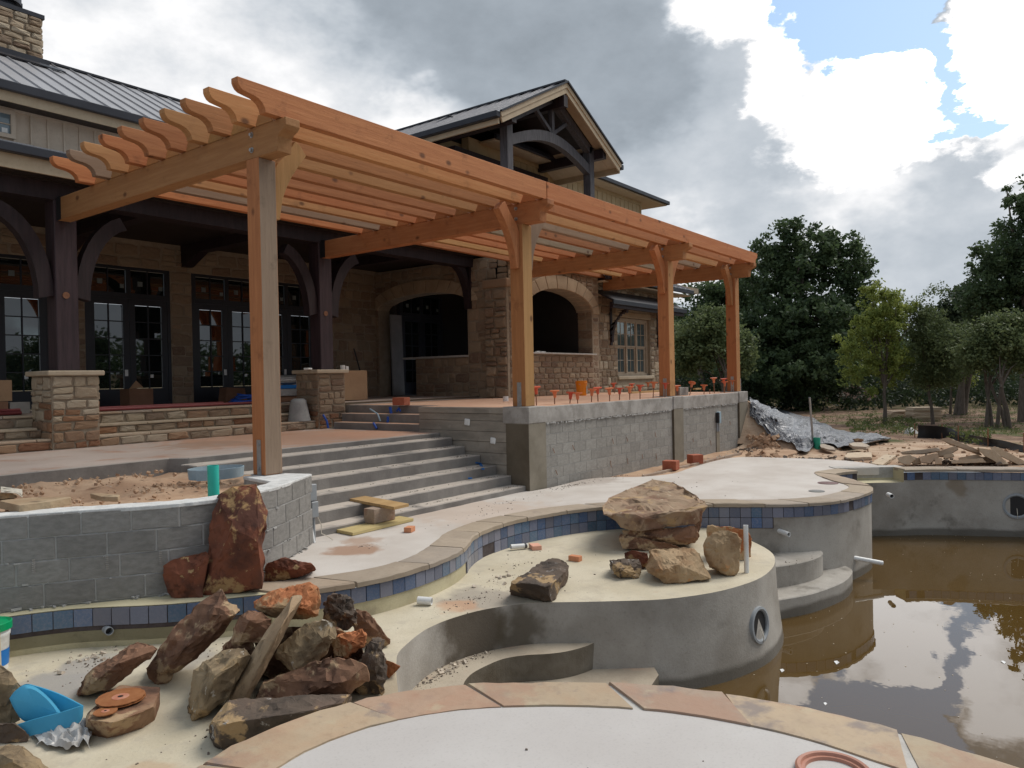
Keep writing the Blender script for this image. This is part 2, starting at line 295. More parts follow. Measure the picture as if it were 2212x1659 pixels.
pm('plank_yellow', [(.46, .36, .16), (.56, .45, .22)], scale=2, stretch=(1, 9, 9), bump=.15, bscale=10, rough=.75)
pm('dirty_block', [(.3, .22, .165), (.38, .3, .24)], scale=4, bump=.4, bscale=50, rough=.95, stain=((.22, .1, .06), 3, .55, .65, .6))
pm('cardboard', [(.33, .205, .12), (.38, .245, .145)], scale=3, rough=.9, bump=.06)
pm('kraft_dark', [(.19, .10, .06), (.24, .13, .08)], scale=3, rough=.9, bump=.06)
pm('drywall', [(.42, .42, .43)], scale=3, rough=.9, bump=.04)
pm('shaded_drywall', [(.2, .2, .205)], scale=3, rough=.9, bump=.04)  # drywall with the shade inside the arch put into its colour
pm('black_plastic', [(.02, .02, .022)], rough=.4, bump=.03)
pm('silt_cloth', [(.012, .013, .014), (.022, .024, .026)], scale=3, stretch=(1, 1, .3), rough=.6, bump=.3)
pm('sack', [(.27, .27, .265), (.34, .34, .33)], scale=5, rough=.85, bump=.35, bscale=18)
pm('cloth', [(.6, .54, .44), (.68, .62, .52)], scale=5, rough=.9, bump=.3, bscale=14)
pm('blue_cloth', [(.02, .13, .38)], rough=.8, bump=.2)
pm('red_pipe', [(.24, .05, .05)], rough=.5)
pm('flagstone', [(.40, .30, .215), (.50, .40, .30)], scale=3, bump=.35, bscale=14, vary=.12, rough=.88, hue=[(.50, .40, .29), (.42, .31, .22), (.38, .33, .28), (.52, .42, .30)])
pm('win_trim', [(.36, .28, .2), (.42, .335, .25)], scale=5, rough=.6, bump=.05)
pm('door_frame', [(.022, .025, .034)], rough=.4, bump=.02)
pm('sticker', [(.16, .19, .19)], rough=.7)
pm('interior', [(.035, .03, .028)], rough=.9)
pm('dim_plaster', [(.13, .095, .065)], rough=.9)
pm('curtain', [(.16, .19, .185), (.2, .23, .225)], scale=3, stretch=(4, 4, .3), rough=.9)

def glass(name, col, tintfac=1.0, ior=1.6, rough=.015):
    m = bpy.data.materials.new(name); m.use_nodes = True; t = m.node_tree; t.nodes.clear()
    df = nd(t, 'ShaderNodeBsdfDiffuse', {'Color': (*col, 1)})
    gl = nd(t, 'ShaderNodeBsdfGlossy', {'Color': (tintfac, tintfac, tintfac, 1), 'Roughness': rough})
    wn = nd(t, 'ShaderNodeTexNoise', {'Vector': nd(t, 'ShaderNodeTexCoord').outputs['Object'], 'Scale': 1.2, 'Detail': 1})
    bp = nd(t, 'ShaderNodeBump', {'Height': wn.outputs[0], 'Strength': .06, 'Distance': .05})
    t.links.new(bp.outputs[0], gl.inputs['Normal'])
    fr = nd(t, 'ShaderNodeFresnel', {'IOR': ior})
    mx = nd(t, 'ShaderNodeMixShader', {0: fr.outputs[0], 1: df.outputs[0], 2: gl.outputs[0]})
    o = nd(t, 'ShaderNodeOutputMaterial'); t.links.new(mx.outputs[0], o.inputs[0]); MATS[name] = m
glass('door_glass', (.008, .012, .012), 1.0, 1.95)
glass('window_glass', (.075, .095, .10), .9, 1.7)
glass('small_glass', (.16, .22, .26), .9, 1.8)

def water_mat():
    m = bpy.data.materials.new('murky_water'); m.use_nodes = True; t = m.node_tree; t.nodes.clear()
    co = nd(t, 'ShaderNodeTexCoord').outputs['Object']
    n = nd(t, 'ShaderNodeTexNoise', {'Vector': co, 'Scale': .7, 'Detail': 3}).outputs[0]
    c = mixc(t, n, (.085, .05, .014), (.11, .064, .019))
    df = nd(t, 'ShaderNodeBsdfDiffuse', {'Color': c})
    gl = nd(t, 'ShaderNodeBsdfGlossy', {'Roughness': .004})
    rp = nd(t, 'ShaderNodeTexNoise', {'Vector': co, 'Scale': 5, 'Detail': 2}).outputs[0]
    bp = nd(t, 'ShaderNodeBump', {'Height': rp, 'Strength': .006, 'Distance': .05})
    t.links.new(bp.outputs[0], gl.inputs['Normal'])
    fr = nd(t, 'ShaderNodeFresnel', {'IOR': 1.7})
    mx = nd(t, 'ShaderNodeMixShader', {0: fr.outputs[0], 1: df.outputs[0], 2: gl.outputs[0]})
    o = nd(t, 'ShaderNodeOutputMaterial'); t.links.new(mx.outputs[0], o.inputs[0]); MATS['murky_water'] = m
water_mat()

def foam_mat():
    m = bpy.data.materials.new('cyan_foam'); m.use_nodes = True; t = m.node_tree; t.nodes.clear()
    n = nd(t, 'ShaderNodeTexNoise', {'Vector': nd(t, 'ShaderNodeTexCoord').outputs['Object'], 'Scale': 9.0, 'Detail': 4}).outputs[0]
    c = mixc(t, n, (.07, .40, .62), (.13, .52, .75))
    p = nd(t, 'ShaderNodeBsdfPrincipled', {'Base Color': c, 'Roughness': .55}); tr = nd(t, 'ShaderNodeBsdfTranslucent', {'Color': (.2, .6, .8, 1)})
    mx = nd(t, 'ShaderNodeMixShader', {0: .4, 1: p.outputs[0], 2: tr.outputs[0]}); o = nd(t, 'ShaderNodeOutputMaterial'); t.links.new(mx.outputs[0], o.inputs[0]); MATS['cyan_foam'] = m
foam_mat()
def tarp_mat():
    m = bpy.data.materials.new('tarp'); m.use_nodes = True; t = m.node_tree; t.nodes.clear()
    co = nd(t, 'ShaderNodeTexCoord').outputs['Object']
    a = nd(t, 'ShaderNodeTexNoise', {'Vector': vmth(t, 'MULTIPLY', co, (1.2, 2.4, 2)), 'Scale': 2.4, 'Detail': 4, 'Roughness': .5, 'Distortion': 1.6}).outputs[0]
    h = mth(t, 'ABSOLUTE', mth(t, 'SUBTRACT', a, .5))
    bp = nd(t, 'ShaderNodeBump', {'Height': h, 'Strength': .7, 'Distance': .35})
    b = nd(t, 'ShaderNodeBsdfPrincipled', {'Base Color': (.2, .205, .225, 1), 'Roughness': .38, 'Specular IOR Level': .8, 'Metallic': .25})
    t.links.new(bp.outputs[0], b.inputs['Normal'])
    o = nd(t, 'ShaderNodeOutputMaterial'); t.links.new(b.outputs[0], o.inputs[0]); MATS['tarp'] = m
tarp_mat()

def leaf_mat(name, dark, light):
    m = bpy.data.materials.new(name); m.use_nodes = True; t = m.node_tree; t.nodes.clear()
    at = nd(t, 'ShaderNodeAttribute', attribute_name='clump').outputs['Fac']
    r = nd(t, 'ShaderNodeNewGeometry').outputs['Random Per Island']
    f = mth(t, 'ADD', mth(t, 'MULTIPLY', at, .6), mth(t, 'MULTIPLY', r, .4))
    c = mixc(t, f, dark, light)
    df = nd(t, 'ShaderNodeBsdfPrincipled', {'Base Color': c, 'Roughness': .55, 'Specular IOR Level': .3})
    tr = nd(t, 'ShaderNodeBsdfTranslucent', {'Color': mixc(t, .5, c, light)})
    mx = nd(t, 'ShaderNodeMixShader', {0: .38, 1: df.outputs[0], 2: tr.outputs[0]})
    o = nd(t, 'ShaderNodeOutputMaterial'); t.links.new(mx.outputs[0], o.inputs[0]); MATS[name] = m
leaf_mat('oak_leaf', (.038, .066, .034), (.115, .165, .072))
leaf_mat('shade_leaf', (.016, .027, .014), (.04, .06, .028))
leaf_mat('far_leaf', (.035, .055, .03), (.095, .125, .06))
leaf_mat('elm_leaf', (.13, .18, .045), (.33, .37, .09))
leaf_mat('soft_leaf', (.08, .11, .045), (.19, .23, .10))
leaf_mat('weed_leaf', (.04, .065, .018), (.13, .16, .05))
pm('bark', [(.10, .08, .065), (.17, .14, .115)], scale=6, stretch=(3, 3, .6), bump=.7, bscale=20, rough=.95)

def rockmat(name, cols, scale=1.7, lichen=None, band=(1, 1, 1), rough=.86, patch=(.40, .27, .14), plo=.56):
    st = [(tuple(x * .38 for x in cols[0]), 2.6, .56, .68, .75), (patch, 2.1, plo, plo + .045, .85), (tuple(x * .45 for x in cols[0]), 9.0, .6, .72, .6)]
    if lichen: st.append((lichen, 8.0, .63, .67, .85))
    pm(name, cols, scale=scale, bump=.6, bscale=16, rough=rough, stain=st, stretch=band, contrast=(.36, .64), detail=9)
rockmat('rock_red', [(.085, .03, .018), (.19, .06, .03), (.13, .05, .03)], patch=(.40, .25, .11), plo=.57, lichen=(.40, .27, .13))
rockmat('rock_brown', [(.115, .058, .036), (.22, .115, .068), (.29, .175, .105)], 1.5, patch=(.42, .295, .175), plo=.555)
rockmat('rock_tan', [(.28, .165, .085), (.40, .28, .165), (.36, .24, .135)], 1.6, patch=(.42, .20, .075), plo=.6)
rockmat('rock_orange', [(.36, .12, .045), (.44, .17, .07), (.40, .25, .13)], 2.2, patch=(.45, .33, .19), plo=.54)
rockmat('rock_lichen', [(.14, .10, .06), (.30, .22, .13), (.25, .19, .115)], 1.8, lichen=(.46, .42, .36))
rockmat('rock_dark', [(.06, .045, .035), (.11, .08, .06), (.15, .1, .075)], 2.0, lichen=(.36, .34, .32))
rockmat('rock_capstone', [(.20, .11, .07), (.33, .235, .155), (.30, .2, .13)], 1.4, lichen=(.42, .35, .25))
rockmat('rock_slab', [(.33, .225, .135), (.43, .325, .21)], 2.0, patch=(.36, .2, .1), plo=.62)
# ------------------------------------------------------------------ geometry helpers
WL = {}                                                    # world location of every parent
class G:
    def __init__(s): s.v = []; s.f = []; s.m = []
    def add(s, vs, fs, mi=0):
        o = len(s.v); s.v += [tuple(v) for v in vs]
        s.f += [tuple(i + o for i in f) for f in fs]; s.m += [mi] * len(fs); return s
    def box(s, a, b, mi=0):
        (x0, y0, z0), (x1, y1, z1) = a, b
        v = [(x0, y0, z0), (x1, y0, z0), (x1, y1, z0), (x0, y1, z0), (x0, y0, z1), (x1, y0, z1), (x1, y1, z1), (x0, y1, z1)]
        return s.add(v, [(0, 3, 2, 1), (4, 5, 6, 7), (0, 1, 5, 4), (1, 2, 6, 5), (2, 3, 7, 6), (3, 0, 4, 7)], mi)
    def obox(s, c, sx, sy, sz, rot=None, mi=0):            # box with centre c, full sizes, rotated
        q = rot.to_matrix() if isinstance(rot, Quaternion) else (rot or Matrix.Identity(3))
        v = [Vector(c) + q @ Vector((x * sx / 2, y * sy / 2, z * sz / 2)) for z in (-1, 1) for x, y in ((-1, -1), (1, -1), (1, 1), (-1, 1))]
        return s.add(v, [(0, 3, 2, 1), (4, 5, 6, 7), (0, 1, 5, 4), (1, 2, 6, 5), (2, 3, 7, 6), (3, 0, 4, 7)], mi)
    def beam(s, p0, p1, w, h, up=(0, 0, 1), mi=0):         # bar from p0 to p1
        p0, p1 = Vector(p0), Vector(p1); t = (p1 - p0).normalized(); u = Vector(up)
        sd = t.cross(u).normalized(); u = sd.cross(t)
        v = [p + sd * (a * w / 2) + u * (b * h / 2) for p in (p0, p1) for a, b in ((-1, -1), (1, -1), (1, 1), (-1, 1))]
        return s.add(v, [(0, 1, 2, 3), (7, 6, 5, 4), (0, 4, 5, 1), (1, 5, 6, 2), (2, 6, 7, 3), (3, 7, 4, 0)], mi)
    def cyl(s, p0, p1, r0, r1=None, n=12, caps=True, mi=0):
        r1 = r0 if r1 is None else r1
        p0, p1 = Vector(p0), Vector(p1); t = (p1 - p0).normalized()
        a = t.orthogonal().normalized(); b = t.cross(a)
        v = [p + a * (r * math.cos(6.28319 * i / n)) + b * (r * math.sin(6.28319 * i / n)) for p, r in ((p0, r0), (p1, r1)) for i in range(n)]
        f = [(i, (i + 1) % n, n + (i + 1) % n, n + i) for i in range(n)]
        if caps: f += [tuple(range(n - 1, -1, -1)), tuple(range(n, 2 * n))]
        return s.add(v, f, mi)
    def tube(s, pts, r, n=8, mi=0, caps=True):
        pts = [Vector(p) for p in pts]; v = []; a = None
        for i, p in enumerate(pts):
            t = (pts[min(i + 1, len(pts) - 1)] - pts[max(i - 1, 0)]).normalized()
            a = t.orthogonal().normalized() if a is None else (a - t * a.dot(t)).normalized()
            b = t.cross(a); rr = r[i] if isinstance(r, (list, tuple)) else r
            v += [p + a * (rr * math.cos(6.28319 * k / n)) + b * (rr * math.sin(6.28319 * k / n)) for k in range(n)]
        f = [(i * n + k, i * n + (k + 1) % n, (i + 1) * n + (k + 1) % n, (i + 1) * n + k) for i in range(len(pts) - 1) for k in range(n)]
        if caps: f += [tuple(range(n - 1, -1, -1)), tuple(range((len(pts) - 1) * n, len(pts) * n))]
        return s.add(v, f, mi)
    def prism(s, poly, z0, z1, mi=0, top=None):
        n = len(poly); top = top or poly
        v = [(p[0], p[1], z0) for p in poly] + [(p[0], p[1], z1) for p in top]
        ar = sum(poly[i][0] * poly[(i + 1) % n][1] - poly[(i + 1) % n][0] * poly[i][1] for i in range(n))
        f = [tuple(range(n, 2 * n)), tuple(range(n - 1, -1, -1))] + [(i, (i + 1) % n, n + (i + 1) % n, n + i) for i in range(n)]
        if ar < 0: f = [tuple(reversed(q)) for q in f]
        return s.add(v, f, mi)
    def lathe(s, prof, c=(0, 0, 0), n=20, mi=0):
        v = [(c[0] + r * math.cos(6.28319 * k / n), c[1] + r * math.sin(6.28319 * k / n), c[2] + z) for r, z in prof for k in range(n)]
        f = [(i * n + k, i * n + (k + 1) % n, (i + 1) * n + (k + 1) % n, (i + 1) * n + k) for i in range(len(prof) - 1) for k in range(n)]
        f += [tuple(range(n - 1, -1, -1)), tuple(range((len(prof) - 1) * n, len(prof) * n))]
        return s.add(v, f, mi)
    def extrude(s, poly, p0, u, v, n, d, mi=0):            # 2-D outline in the u,v plane at p0, thickness d along n
        p0, u, v, n_ = Vector(p0), Vector(u), Vector(v), Vector(n)
        a = [p0 + u * x + v * y for x, y in poly]; b = [p + n_ * d for p in a]; k = len(poly)
        f = [tuple(range(k)), tuple(range(2 * k - 1, k - 1, -1))] + [(i, k + i, k + (i + 1) % k, (i + 1) % k) for i in range(k)]
        return s.add(a + b, f, mi)
    def build(s, name, mats, parent=None, bevel=0, smooth=None, kind=None, jit=0, up=False):
        off = WL.get(parent, Vector()) if parent else Vector()
        me = bpy.data.meshes.new(name)
        me.from_pydata([(v[0] - off.x, v[1] - off.y, v[2] - off.z) for v in s.v], [], s.f)
        for m in ([mats] if isinstance(mats, str) else mats): me.materials.append(MATS[m])
        me.polygons.foreach_set('material_index', s.m)
        bm = bmesh.new(); bm.from_mesh(me)
        bmesh.ops.recalc_face_normals(bm, faces=bm.faces)
        if bevel: bmesh.ops.bevel(bm, geom=[e for e in bm.edges if e.is_manifold and e.calc_face_angle(0) > .5], offset=bevel, segments=1, affect='EDGES', clamp_overlap=True)
        if smooth is not None:
            for f in bm.faces: f.smooth = True
            for e in bm.edges:
                if len(e.link_faces) != 2 or e.calc_face_angle(0) > R(smooth): e.smooth = False
        if up: bmesh.ops.reverse_faces(bm, faces=[f for f in bm.faces if f.normal.z < 0])
        bm.to_mesh(me); bm.free()
        return put(name, me, parent, kind=kind)
from mathutils import Quaternion
def put(name, me, parent=None, loc=None, kind=None, mat=None):
    o = bpy.data.objects.new(name, me); COL.objects.link(o)
    if parent: o.parent = parent
    if mat is not None: o.matrix_basis = mat
    elif loc is not None: o.location = loc
    if kind: o['kind'] = kind
    pl = WL.get(parent, Vector()) if parent else Vector()
    WL[o] = pl + o.location
    return o
def thing(name, label, cat, loc=(0, 0, 0), group=None):
    o = bpy.data.objects.new(name, None); COL.objects.link(o); o.location = loc; o.empty_display_size = .1
    o['label'] = label; o['category'] = cat
    if group: o['group'] = group
    WL[o] = Vector(loc); return o
def tag(o, label, cat, group=None):
    o['label'] = label; o['category'] = cat
    if group: o['group'] = group
    return o
def struct(o): o['kind'] = 'structure'; return o
def copy_tree(src, loc=None, label=None, rotz=None):
    r = src.copy(); COL.objects.link(r); WL[r] = Vector(loc or src.location)
    if loc is not None: r.location = loc
    if rotz is not None: r.rotation_euler = (0, 0, rotz)
    if label: r['label'] = label
    for ch in list(src.children):
        c = ch.copy(); COL.objects.link(c); c.parent = r
        for g in ch.children:
            d = g.copy(); COL.objects.link(d); d.parent = c
    return r
def catmull(pts, n=6):
    P = [Vector((p[0], p[1])) for p in pts]; out = []
    for i in range(len(P) - 1):
        a, b, c, d = P[max(i - 1, 0)], P[i], P[i + 1], P[min(i + 2, len(P) - 1)]
        for k in range(n):
            t = k / n
            out.append(.5 * ((2 * b) + (c - a) * t + (2 * a - 5 * b + 4 * c - d) * t * t + (3 * b - a - 3 * c + d) * t ** 3))
    out.append(P[-1]); return out
def arclen(P):
    L = [0.0]
    for a, b in zip(P, P[1:]): L.append(L[-1] + (b - a).length)
    return L
def along(P, L, s):                                         # point and tangent at arc length s
    s = max(0, min(L[-1] - 1e-6, s))
    lo, hi = 0, len(L) - 1
    while hi - lo > 1:
        m = (lo + hi) // 2
        if L[m] <= s: lo = m
        else: hi = m
    t = (P[hi] - P[lo]).normalized(); return P[lo] + t * (s - L[lo]), t
def offset(P, d):                                           # to the left of the direction of travel
    out = []
    for i, p in enumerate(P):
        t = (P[min(i + 1, len(P) - 1)] - P[max(i - 1, 0)]).normalized(); out.append(p + Vector((-t.y, t.x)) * d)
    return out
def frame(o, x, y, z):
    return Matrix(((x[0], y[0], z[0], o[0]), (x[1], y[1], z[1], o[1]), (x[2], y[2], z[2], o[2]), (0, 0, 0, 1)))
def sheet(name, P, z0, z1, mat, kind=None, parent=None, P2=None):   # vertical strip along a polyline
    g = G(); n = len(P); Q = P2 or P
    g.add([(p[0], p[1], z0) for p in P] + [(p[0], p[1], z1) for p in Q], [(i, i + 1, n + i + 1, n + i) for i in range(n - 1)])
    o = g.build(name, mat, parent, smooth=50)
    if kind: o['kind'] = kind
    return o

# stones: a small pool of irregular unit stones, placed with their own size in mortar
def unit_stones(mat, n=9):
    out = []
    for k in range(n):
        rr = random.Random(100 + k); ring = []
        for (x, y) in ((-.5, -.5), (-.1, -.5), (.3, -.5), (.5, -.45), (.5, .1), (.5, .5), (.1, .5), (-.35, .5), (-.5, .4), (-.5, -.1)):
            ring.append((x + rr.uniform(-.05, .05) * (abs(x) < .5) - math.copysign(rr.uniform(0, .1), x), y - math.copysign(rr.uniform(0, .12), y)))
        m = len(ring); v = [(x, y, 0) for x, y in ring] + [(x, y, .6 + rr.uniform(-.1, .1)) for x, y in ring]
        v += [(x * .8 + rr.uniform(-.03, .03), y * .76 + rr.uniform(-.03, .03), 1 + rr.uniform(-.2, .2)) for x, y in ring] + [(rr.uniform(-.1, .1), rr.uniform(-.1, .1), 1.05 + rr.uniform(-.15, .25))]
        f = []
        for i in range(m):
            j = (i + 1) % m
            f += [(i, j, m + j, m + i), (m + i, m + j, 2 * m + j, 2 * m + i), (2 * m + i, 2 * m + j, 3 * m)]
        me = bpy.data.meshes.new('stone'); me.from_pydata(v, [], f); me.materials.append(MATS[mat])
        for p in me.polygons: p.use_smooth = False
        out.append(me)
    return out
STONES = {m: unit_stones(m) for m in ('wall_stone', 'pale_stone', 'rust_stone')}
def lay_stones(parent, org, u, w, h, blocked=None, mat='wall_stone', hr=(.13, .3), wr=(.17, .52), depth=.026, limit=None, seed=1, names='stone', matfn=None):
    """ irregular rubble courses on the plane org + u*x + z*y, normal to the right of u """
    rr = random.Random(seed); u = Vector(u).normalized(); n = Vector((u.y, -u.x, 0)); zz = Vector((0, 0, 1)); org = Vector(org)
    off = WL.get(parent, Vector()); y = 0; cells = []
    while y < h - .05:
        rh = rr.uniform(*hr)
        if h - (y + rh) < .1: rh = h - y
        bl = sorted(blocked(y, y + rh)) if blocked else []
        x = 0; spans = []
        for b0, b1 in bl:
            if b0 > x: spans.append((x, min(b0, w)))
            x = max(x, b1)
        if x < w: spans.append((x, w))
        for s0, s1 in spans:
            x = s0
            while x < s1 - .04:
                sw = rr.uniform(*wr)
                if s1 - (x + sw) < .14: sw = s1 - x
                if rh > .19 and sw < .45 and rr.random() < .4:
                    k = rr.uniform(.38, .62); cells.append((x, y, sw, rh * k)); cells.append((x, y + rh * k, sw, rh * (1 - k)))
                else: cells.append((x, y + rr.uniform(-.012, .012), sw, rh))
                x += sw
        y += rh
    res = []
    for (x, y, sw, sh) in cells:
        if sw < .05 or sh < .04: continue
        c = org + u * (x + sw / 2) + zz * (y + sh / 2)
        mm = matfn(x + sw / 2, y + sh / 2, rr) if matfn else mat
        me = rr.choice(STONES[mm]); a = rr.uniform(-.06, .06); flip = rr.choice((-1, 1))
        ux = (u * math.cos(a) + zz * math.sin(a)); uz = (zz * math.cos(a) - u * math.sin(a))
        M4 = frame(c - off, ux * (sw - .008) * flip, uz * (sh - .008), n * depth * rr.uniform(.7, 1.25))
        res.append(put(names, me, parent, mat=M4))
    return res

# blocks
def unit_block(mat, b=.02):
    g = G(); g.box((-.5, -.5, -.5), (.5, .5, .5))
    me = bpy.data.meshes.new('block'); me.from_pydata(g.v, [], g.f); me.materials.append(MATS[mat])
    bm = bmesh.new(); bm.from_mesh(me); bmesh.ops.recalc_face_normals(bm, faces=bm.faces)
    bmesh.ops.bevel(bm, geom=bm.edges[:], offset=b, segments=1, affect='EDGES'); bm.to_mesh(me); bm.free(); return me
BLK = unit_block('block', .018); BLKP = unit_block('block_pale', .018); TILE = unit_block('tile', .03)
def piece(name, me, parent, c, t, size, rise=(0, 0, 1), jit=0):
    off = WL.get(parent, Vector()); t = Vector((t[0], t[1], t[2] if len(t) > 2 else 0)).normalized(); z = Vector(rise); n = z.cross(t)
    if jit:
        q = Quaternion(Vector((random.uniform(-1, 1), random.uniform(-1, 1), random.uniform(-1, 1))).normalized(), random.uniform(-jit, jit))
        t, z, n = q @ t, q @ z, q @ n
    return put(name, me, parent, mat=frame(Vector(c) - off, t * size[0], n * size[1], z * size[2]))

# rocks: hull of surveyed corner points, broken up
def rock(name, label, mat, pts, seed=0, rough=.02, cuts=2, group=None, cat='rock', bev=.006, chips=9):
    pts = [Vector(p) for p in pts]; c = sum(pts, Vector()) / len(pts); zmin = min(p.z for p in pts); c.z = zmin
    bm = bmesh.new()
    for p in pts: bm.verts.new(p - c)
    r = bmesh.ops.convex_hull(bm, input=bm.verts[:])
    bmesh.ops.delete(bm, geom=[g for g in set(r['geom_interior'] + r['geom_unused']) if isinstance(g, bmesh.types.BMVert) and g.is_valid], context='VERTS')
    bmesh.ops.dissolve_limit(bm, angle_limit=R(9), verts=bm.verts[:], edges=bm.edges[:])
    rr = random.Random(seed + 500); ctr = sum((v.co for v in bm.verts), Vector()) / max(1, len(bm.verts))
    for _ in range(chips):                                  # knock off corners
        n = Vector((rr.uniform(-1, 1), rr.uniform(-1, 1), rr.uniform(-.5, 1))).normalized()
        sup = max((v.co - ctr).dot(n) for v in bm.verts); r = bmesh.ops.bisect_plane(bm, geom=bm.verts[:] + bm.edges[:] + bm.faces[:], plane_co=ctr + n * sup * rr.uniform(.92, .985), plane_no=n, clear_outer=True)
        ed = [e for e in r['geom_cut'] if isinstance(e, bmesh.types.BMEdge)]
        if len(ed) > 2: bmesh.ops.contextual_create(bm, geom=ed)
    bmesh.ops.bevel(bm, geom=bm.edges[:], offset=bev, segments=1, affect='EDGES', clamp_overlap=True)
    bmesh.ops.triangulate(bm, faces=bm.faces[:])
    size = max((v.co.length for v in bm.verts), default=1)
    tgt = max(.02, size / 22)
    for _ in range(5):
        es = [e for e in bm.edges if e.calc_length() > tgt * 1.7]
        if not es: break
        bmesh.ops.subdivide_edges(bm, edges=es, cuts=1); bmesh.ops.triangulate(bm, faces=[f for f in bm.faces if len(f.verts) > 3])
    bm.normal_update(); so = Vector((seed * 3.7, seed * 1.3, seed * 2.1)); mv = {}
    for v in bm.verts:
        p = v.co + so
        d = mnoise.noise(p * 2.6 / max(size, .2)) * 1.0 + mnoise.noise(p * 7 / max(size, .25)) * .7 + abs(mnoise.noise(p * 13 / max(size, .3))) * -1.1 + mnoise.noise(p * 34) * .25
        cr = mnoise.cell(p * 5.5 / max(size, .25)); d += (cr - .5) * .6 + (mnoise.cell(p * 11 / max(size, .25)) - .5) * .3
        lay = mnoise.noise(Vector((p.x * 1.5, p.y * 1.5, p.z * 22))) * .35
        mv[v] = v.co + v.normal * (d + lay) * rough * size * 1.35
    for v, q in mv.items(): v.co = q
    bm.normal_update()
    for f in bm.faces: f.smooth = True
    for e in bm.edges:
        if len(e.link_faces) == 2 and e.calc_face_angle(0) > R(17): e.smooth = False
    me = bpy.data.meshes.new(name); bm.to_mesh(me); bm.free(); me.materials.append(MATS[mat])
    o = bpy.data.objects.new(name, me); COL.objects.link(o); o.location = c; WL[o] = c.copy()
    return tag(o, label, cat, group)
def outline_rock(name, label, mat, win_, outline, D, thick, ridge=(), back=.8, shift=(0, 0, 0), lean=0, **k):
    """ rock from its surveyed outline at distance D (camera depth), ridge points stand nearer, the back is smaller """
    pts = []; cx = sum(p[0] for p in outline) / len(outline); cy = sum(p[1] for p in outline) / len(outline); ys = [p[1] for p in outline]
    for (x, y) in outline:
        t = (y - min(ys)) / max(1, max(ys) - min(ys))
        dd = D + lean * (1 - t)
        pts.append(atd(*win_(x, y), dd))
        bx, by = cx + (x - cx) * back, cy + (y - cy) * back
        pts.append(atd(*win_(bx, by), dd + thick) + Vector(shift))
    for (x, y, d) in ridge: pts.append(atd(*win_(x, y), D + d))
    return rock(name, label, mat, pts, **k)
def slab(name, label, mat, poly3, th, seed=0, cat='slab', group=None, rough=.006):
    """ flat stone slab from the corners of its top face """
    P = [Vector(p) for p in poly3]
    n = Vector()
    for i in range(len(P)):
        a, b = P[i], P[(i + 1) % len(P)]; n += a.cross(b)
    n.normalize()
    if n.z < 0: n = -n
    return rock(name, label, mat, P + [p - n * th for p in P], seed=seed, rough=rough, cat=cat, group=group, bev=.004, chips=4)
def depth_at(win_, x, y, z):                               # camera depth where the pixel meets height z
    p = atz(*win_(x, y), z); return (p - EYE).dot(FWD)
# ------------------------------------------------------------------ ground, pool, decks
ZL, ZW, ZB = -.35, -1.28, -.76                             # ledge, water, bench levels
PL_A = [(2.57, 7.36), (2.71, 7.29), (2.85, 7.21), (2.98, 7.12), (3.1, 7.01), (3.22, 6.88), (3.33, 6.75), (3.45, 6.62), (3.62, 6.46), (3.9, 6.27), (4.26, 6.03)]
PL_B = [(4.26, 6.03), (4.5, 5.85), (4.8, 5.68), (5.1, 5.58), (5.54, 5.53), (6.0, 5.56), (6.41, 5.65), (6.75, 5.79), (7.04, 5.97), (7.31, 6.1), (7.6, 6.19), (8.01, 6.24), (8.46, 6.23),
        (8.98, 6.13), (9.44, 5.98), (9.87, 5.75), (10.3, 5.34), (10.6, 4.93), (10.84, 4.53), (11.1, 4.08), (11.36, 3.64), (11.65, 3.3), (12.05, 3.03), (12.55, 2.89), (13.08, 2.82),
        (13.5, 2.82), (13.84, 2.92), (14.27, 3.18), (14.69, 3.47), (15.0, 3.72), (15.25, 3.84), (15.52, 3.78), (15.88, 3.58)]
IN_B = [(4.1, 6.6), (4.66, 6.22), (5.22, 5.96), (5.57, 5.9), (5.92, 5.93), (6.3, 6.06), (6.76, 6.28), (7.15, 6.48), (7.74, 6.62), (8.29, 6.62), (9.07, 6.52), (9.74, 6.25), (10.18, 5.97), (10.75, 5.35),
        (11.2, 4.69), (11.5, 4.2), (11.83, 3.74), (12.23, 3.44), (12.71, 3.27), (13.44, 3.2), (13.83, 3.32), (14.27, 3.68), (14.85, 4.06), (15.28, 4.24), (15.62, 4.16), (16.1, 3.98)]
PL_C = [(16.42, 2.86), (16.74, 2.43), (17.02, 1.81), (17.38, .98), (17.6, .1), (17.7, -1.2), (17.5, -3), (16.6, -5.2), (14.8, -7.2), (12, -8.4), (8, -8.6), (3.5, -7.5)]
SB = catmull(PL_B, 5); SA = catmull(PL_A, 4); SC = catmull(PL_C, 6)
OFF = .035                                                 # tile face stands behind the coping nose
BACK = [(10.62, 7.63), (11.22, 7.58), (12.3, 7.62), (12.85, 7.35), (13.2, 6.85), (13.9, 6.55), (14.9, 6.62), (16.2, 6.68), (17.1, 6.6), (17.5, 6.2), (17.62, 5.5), (17.72, 4.8), (17.55, 4.05), (17.1, 3.5), (16.6, 3.35)]

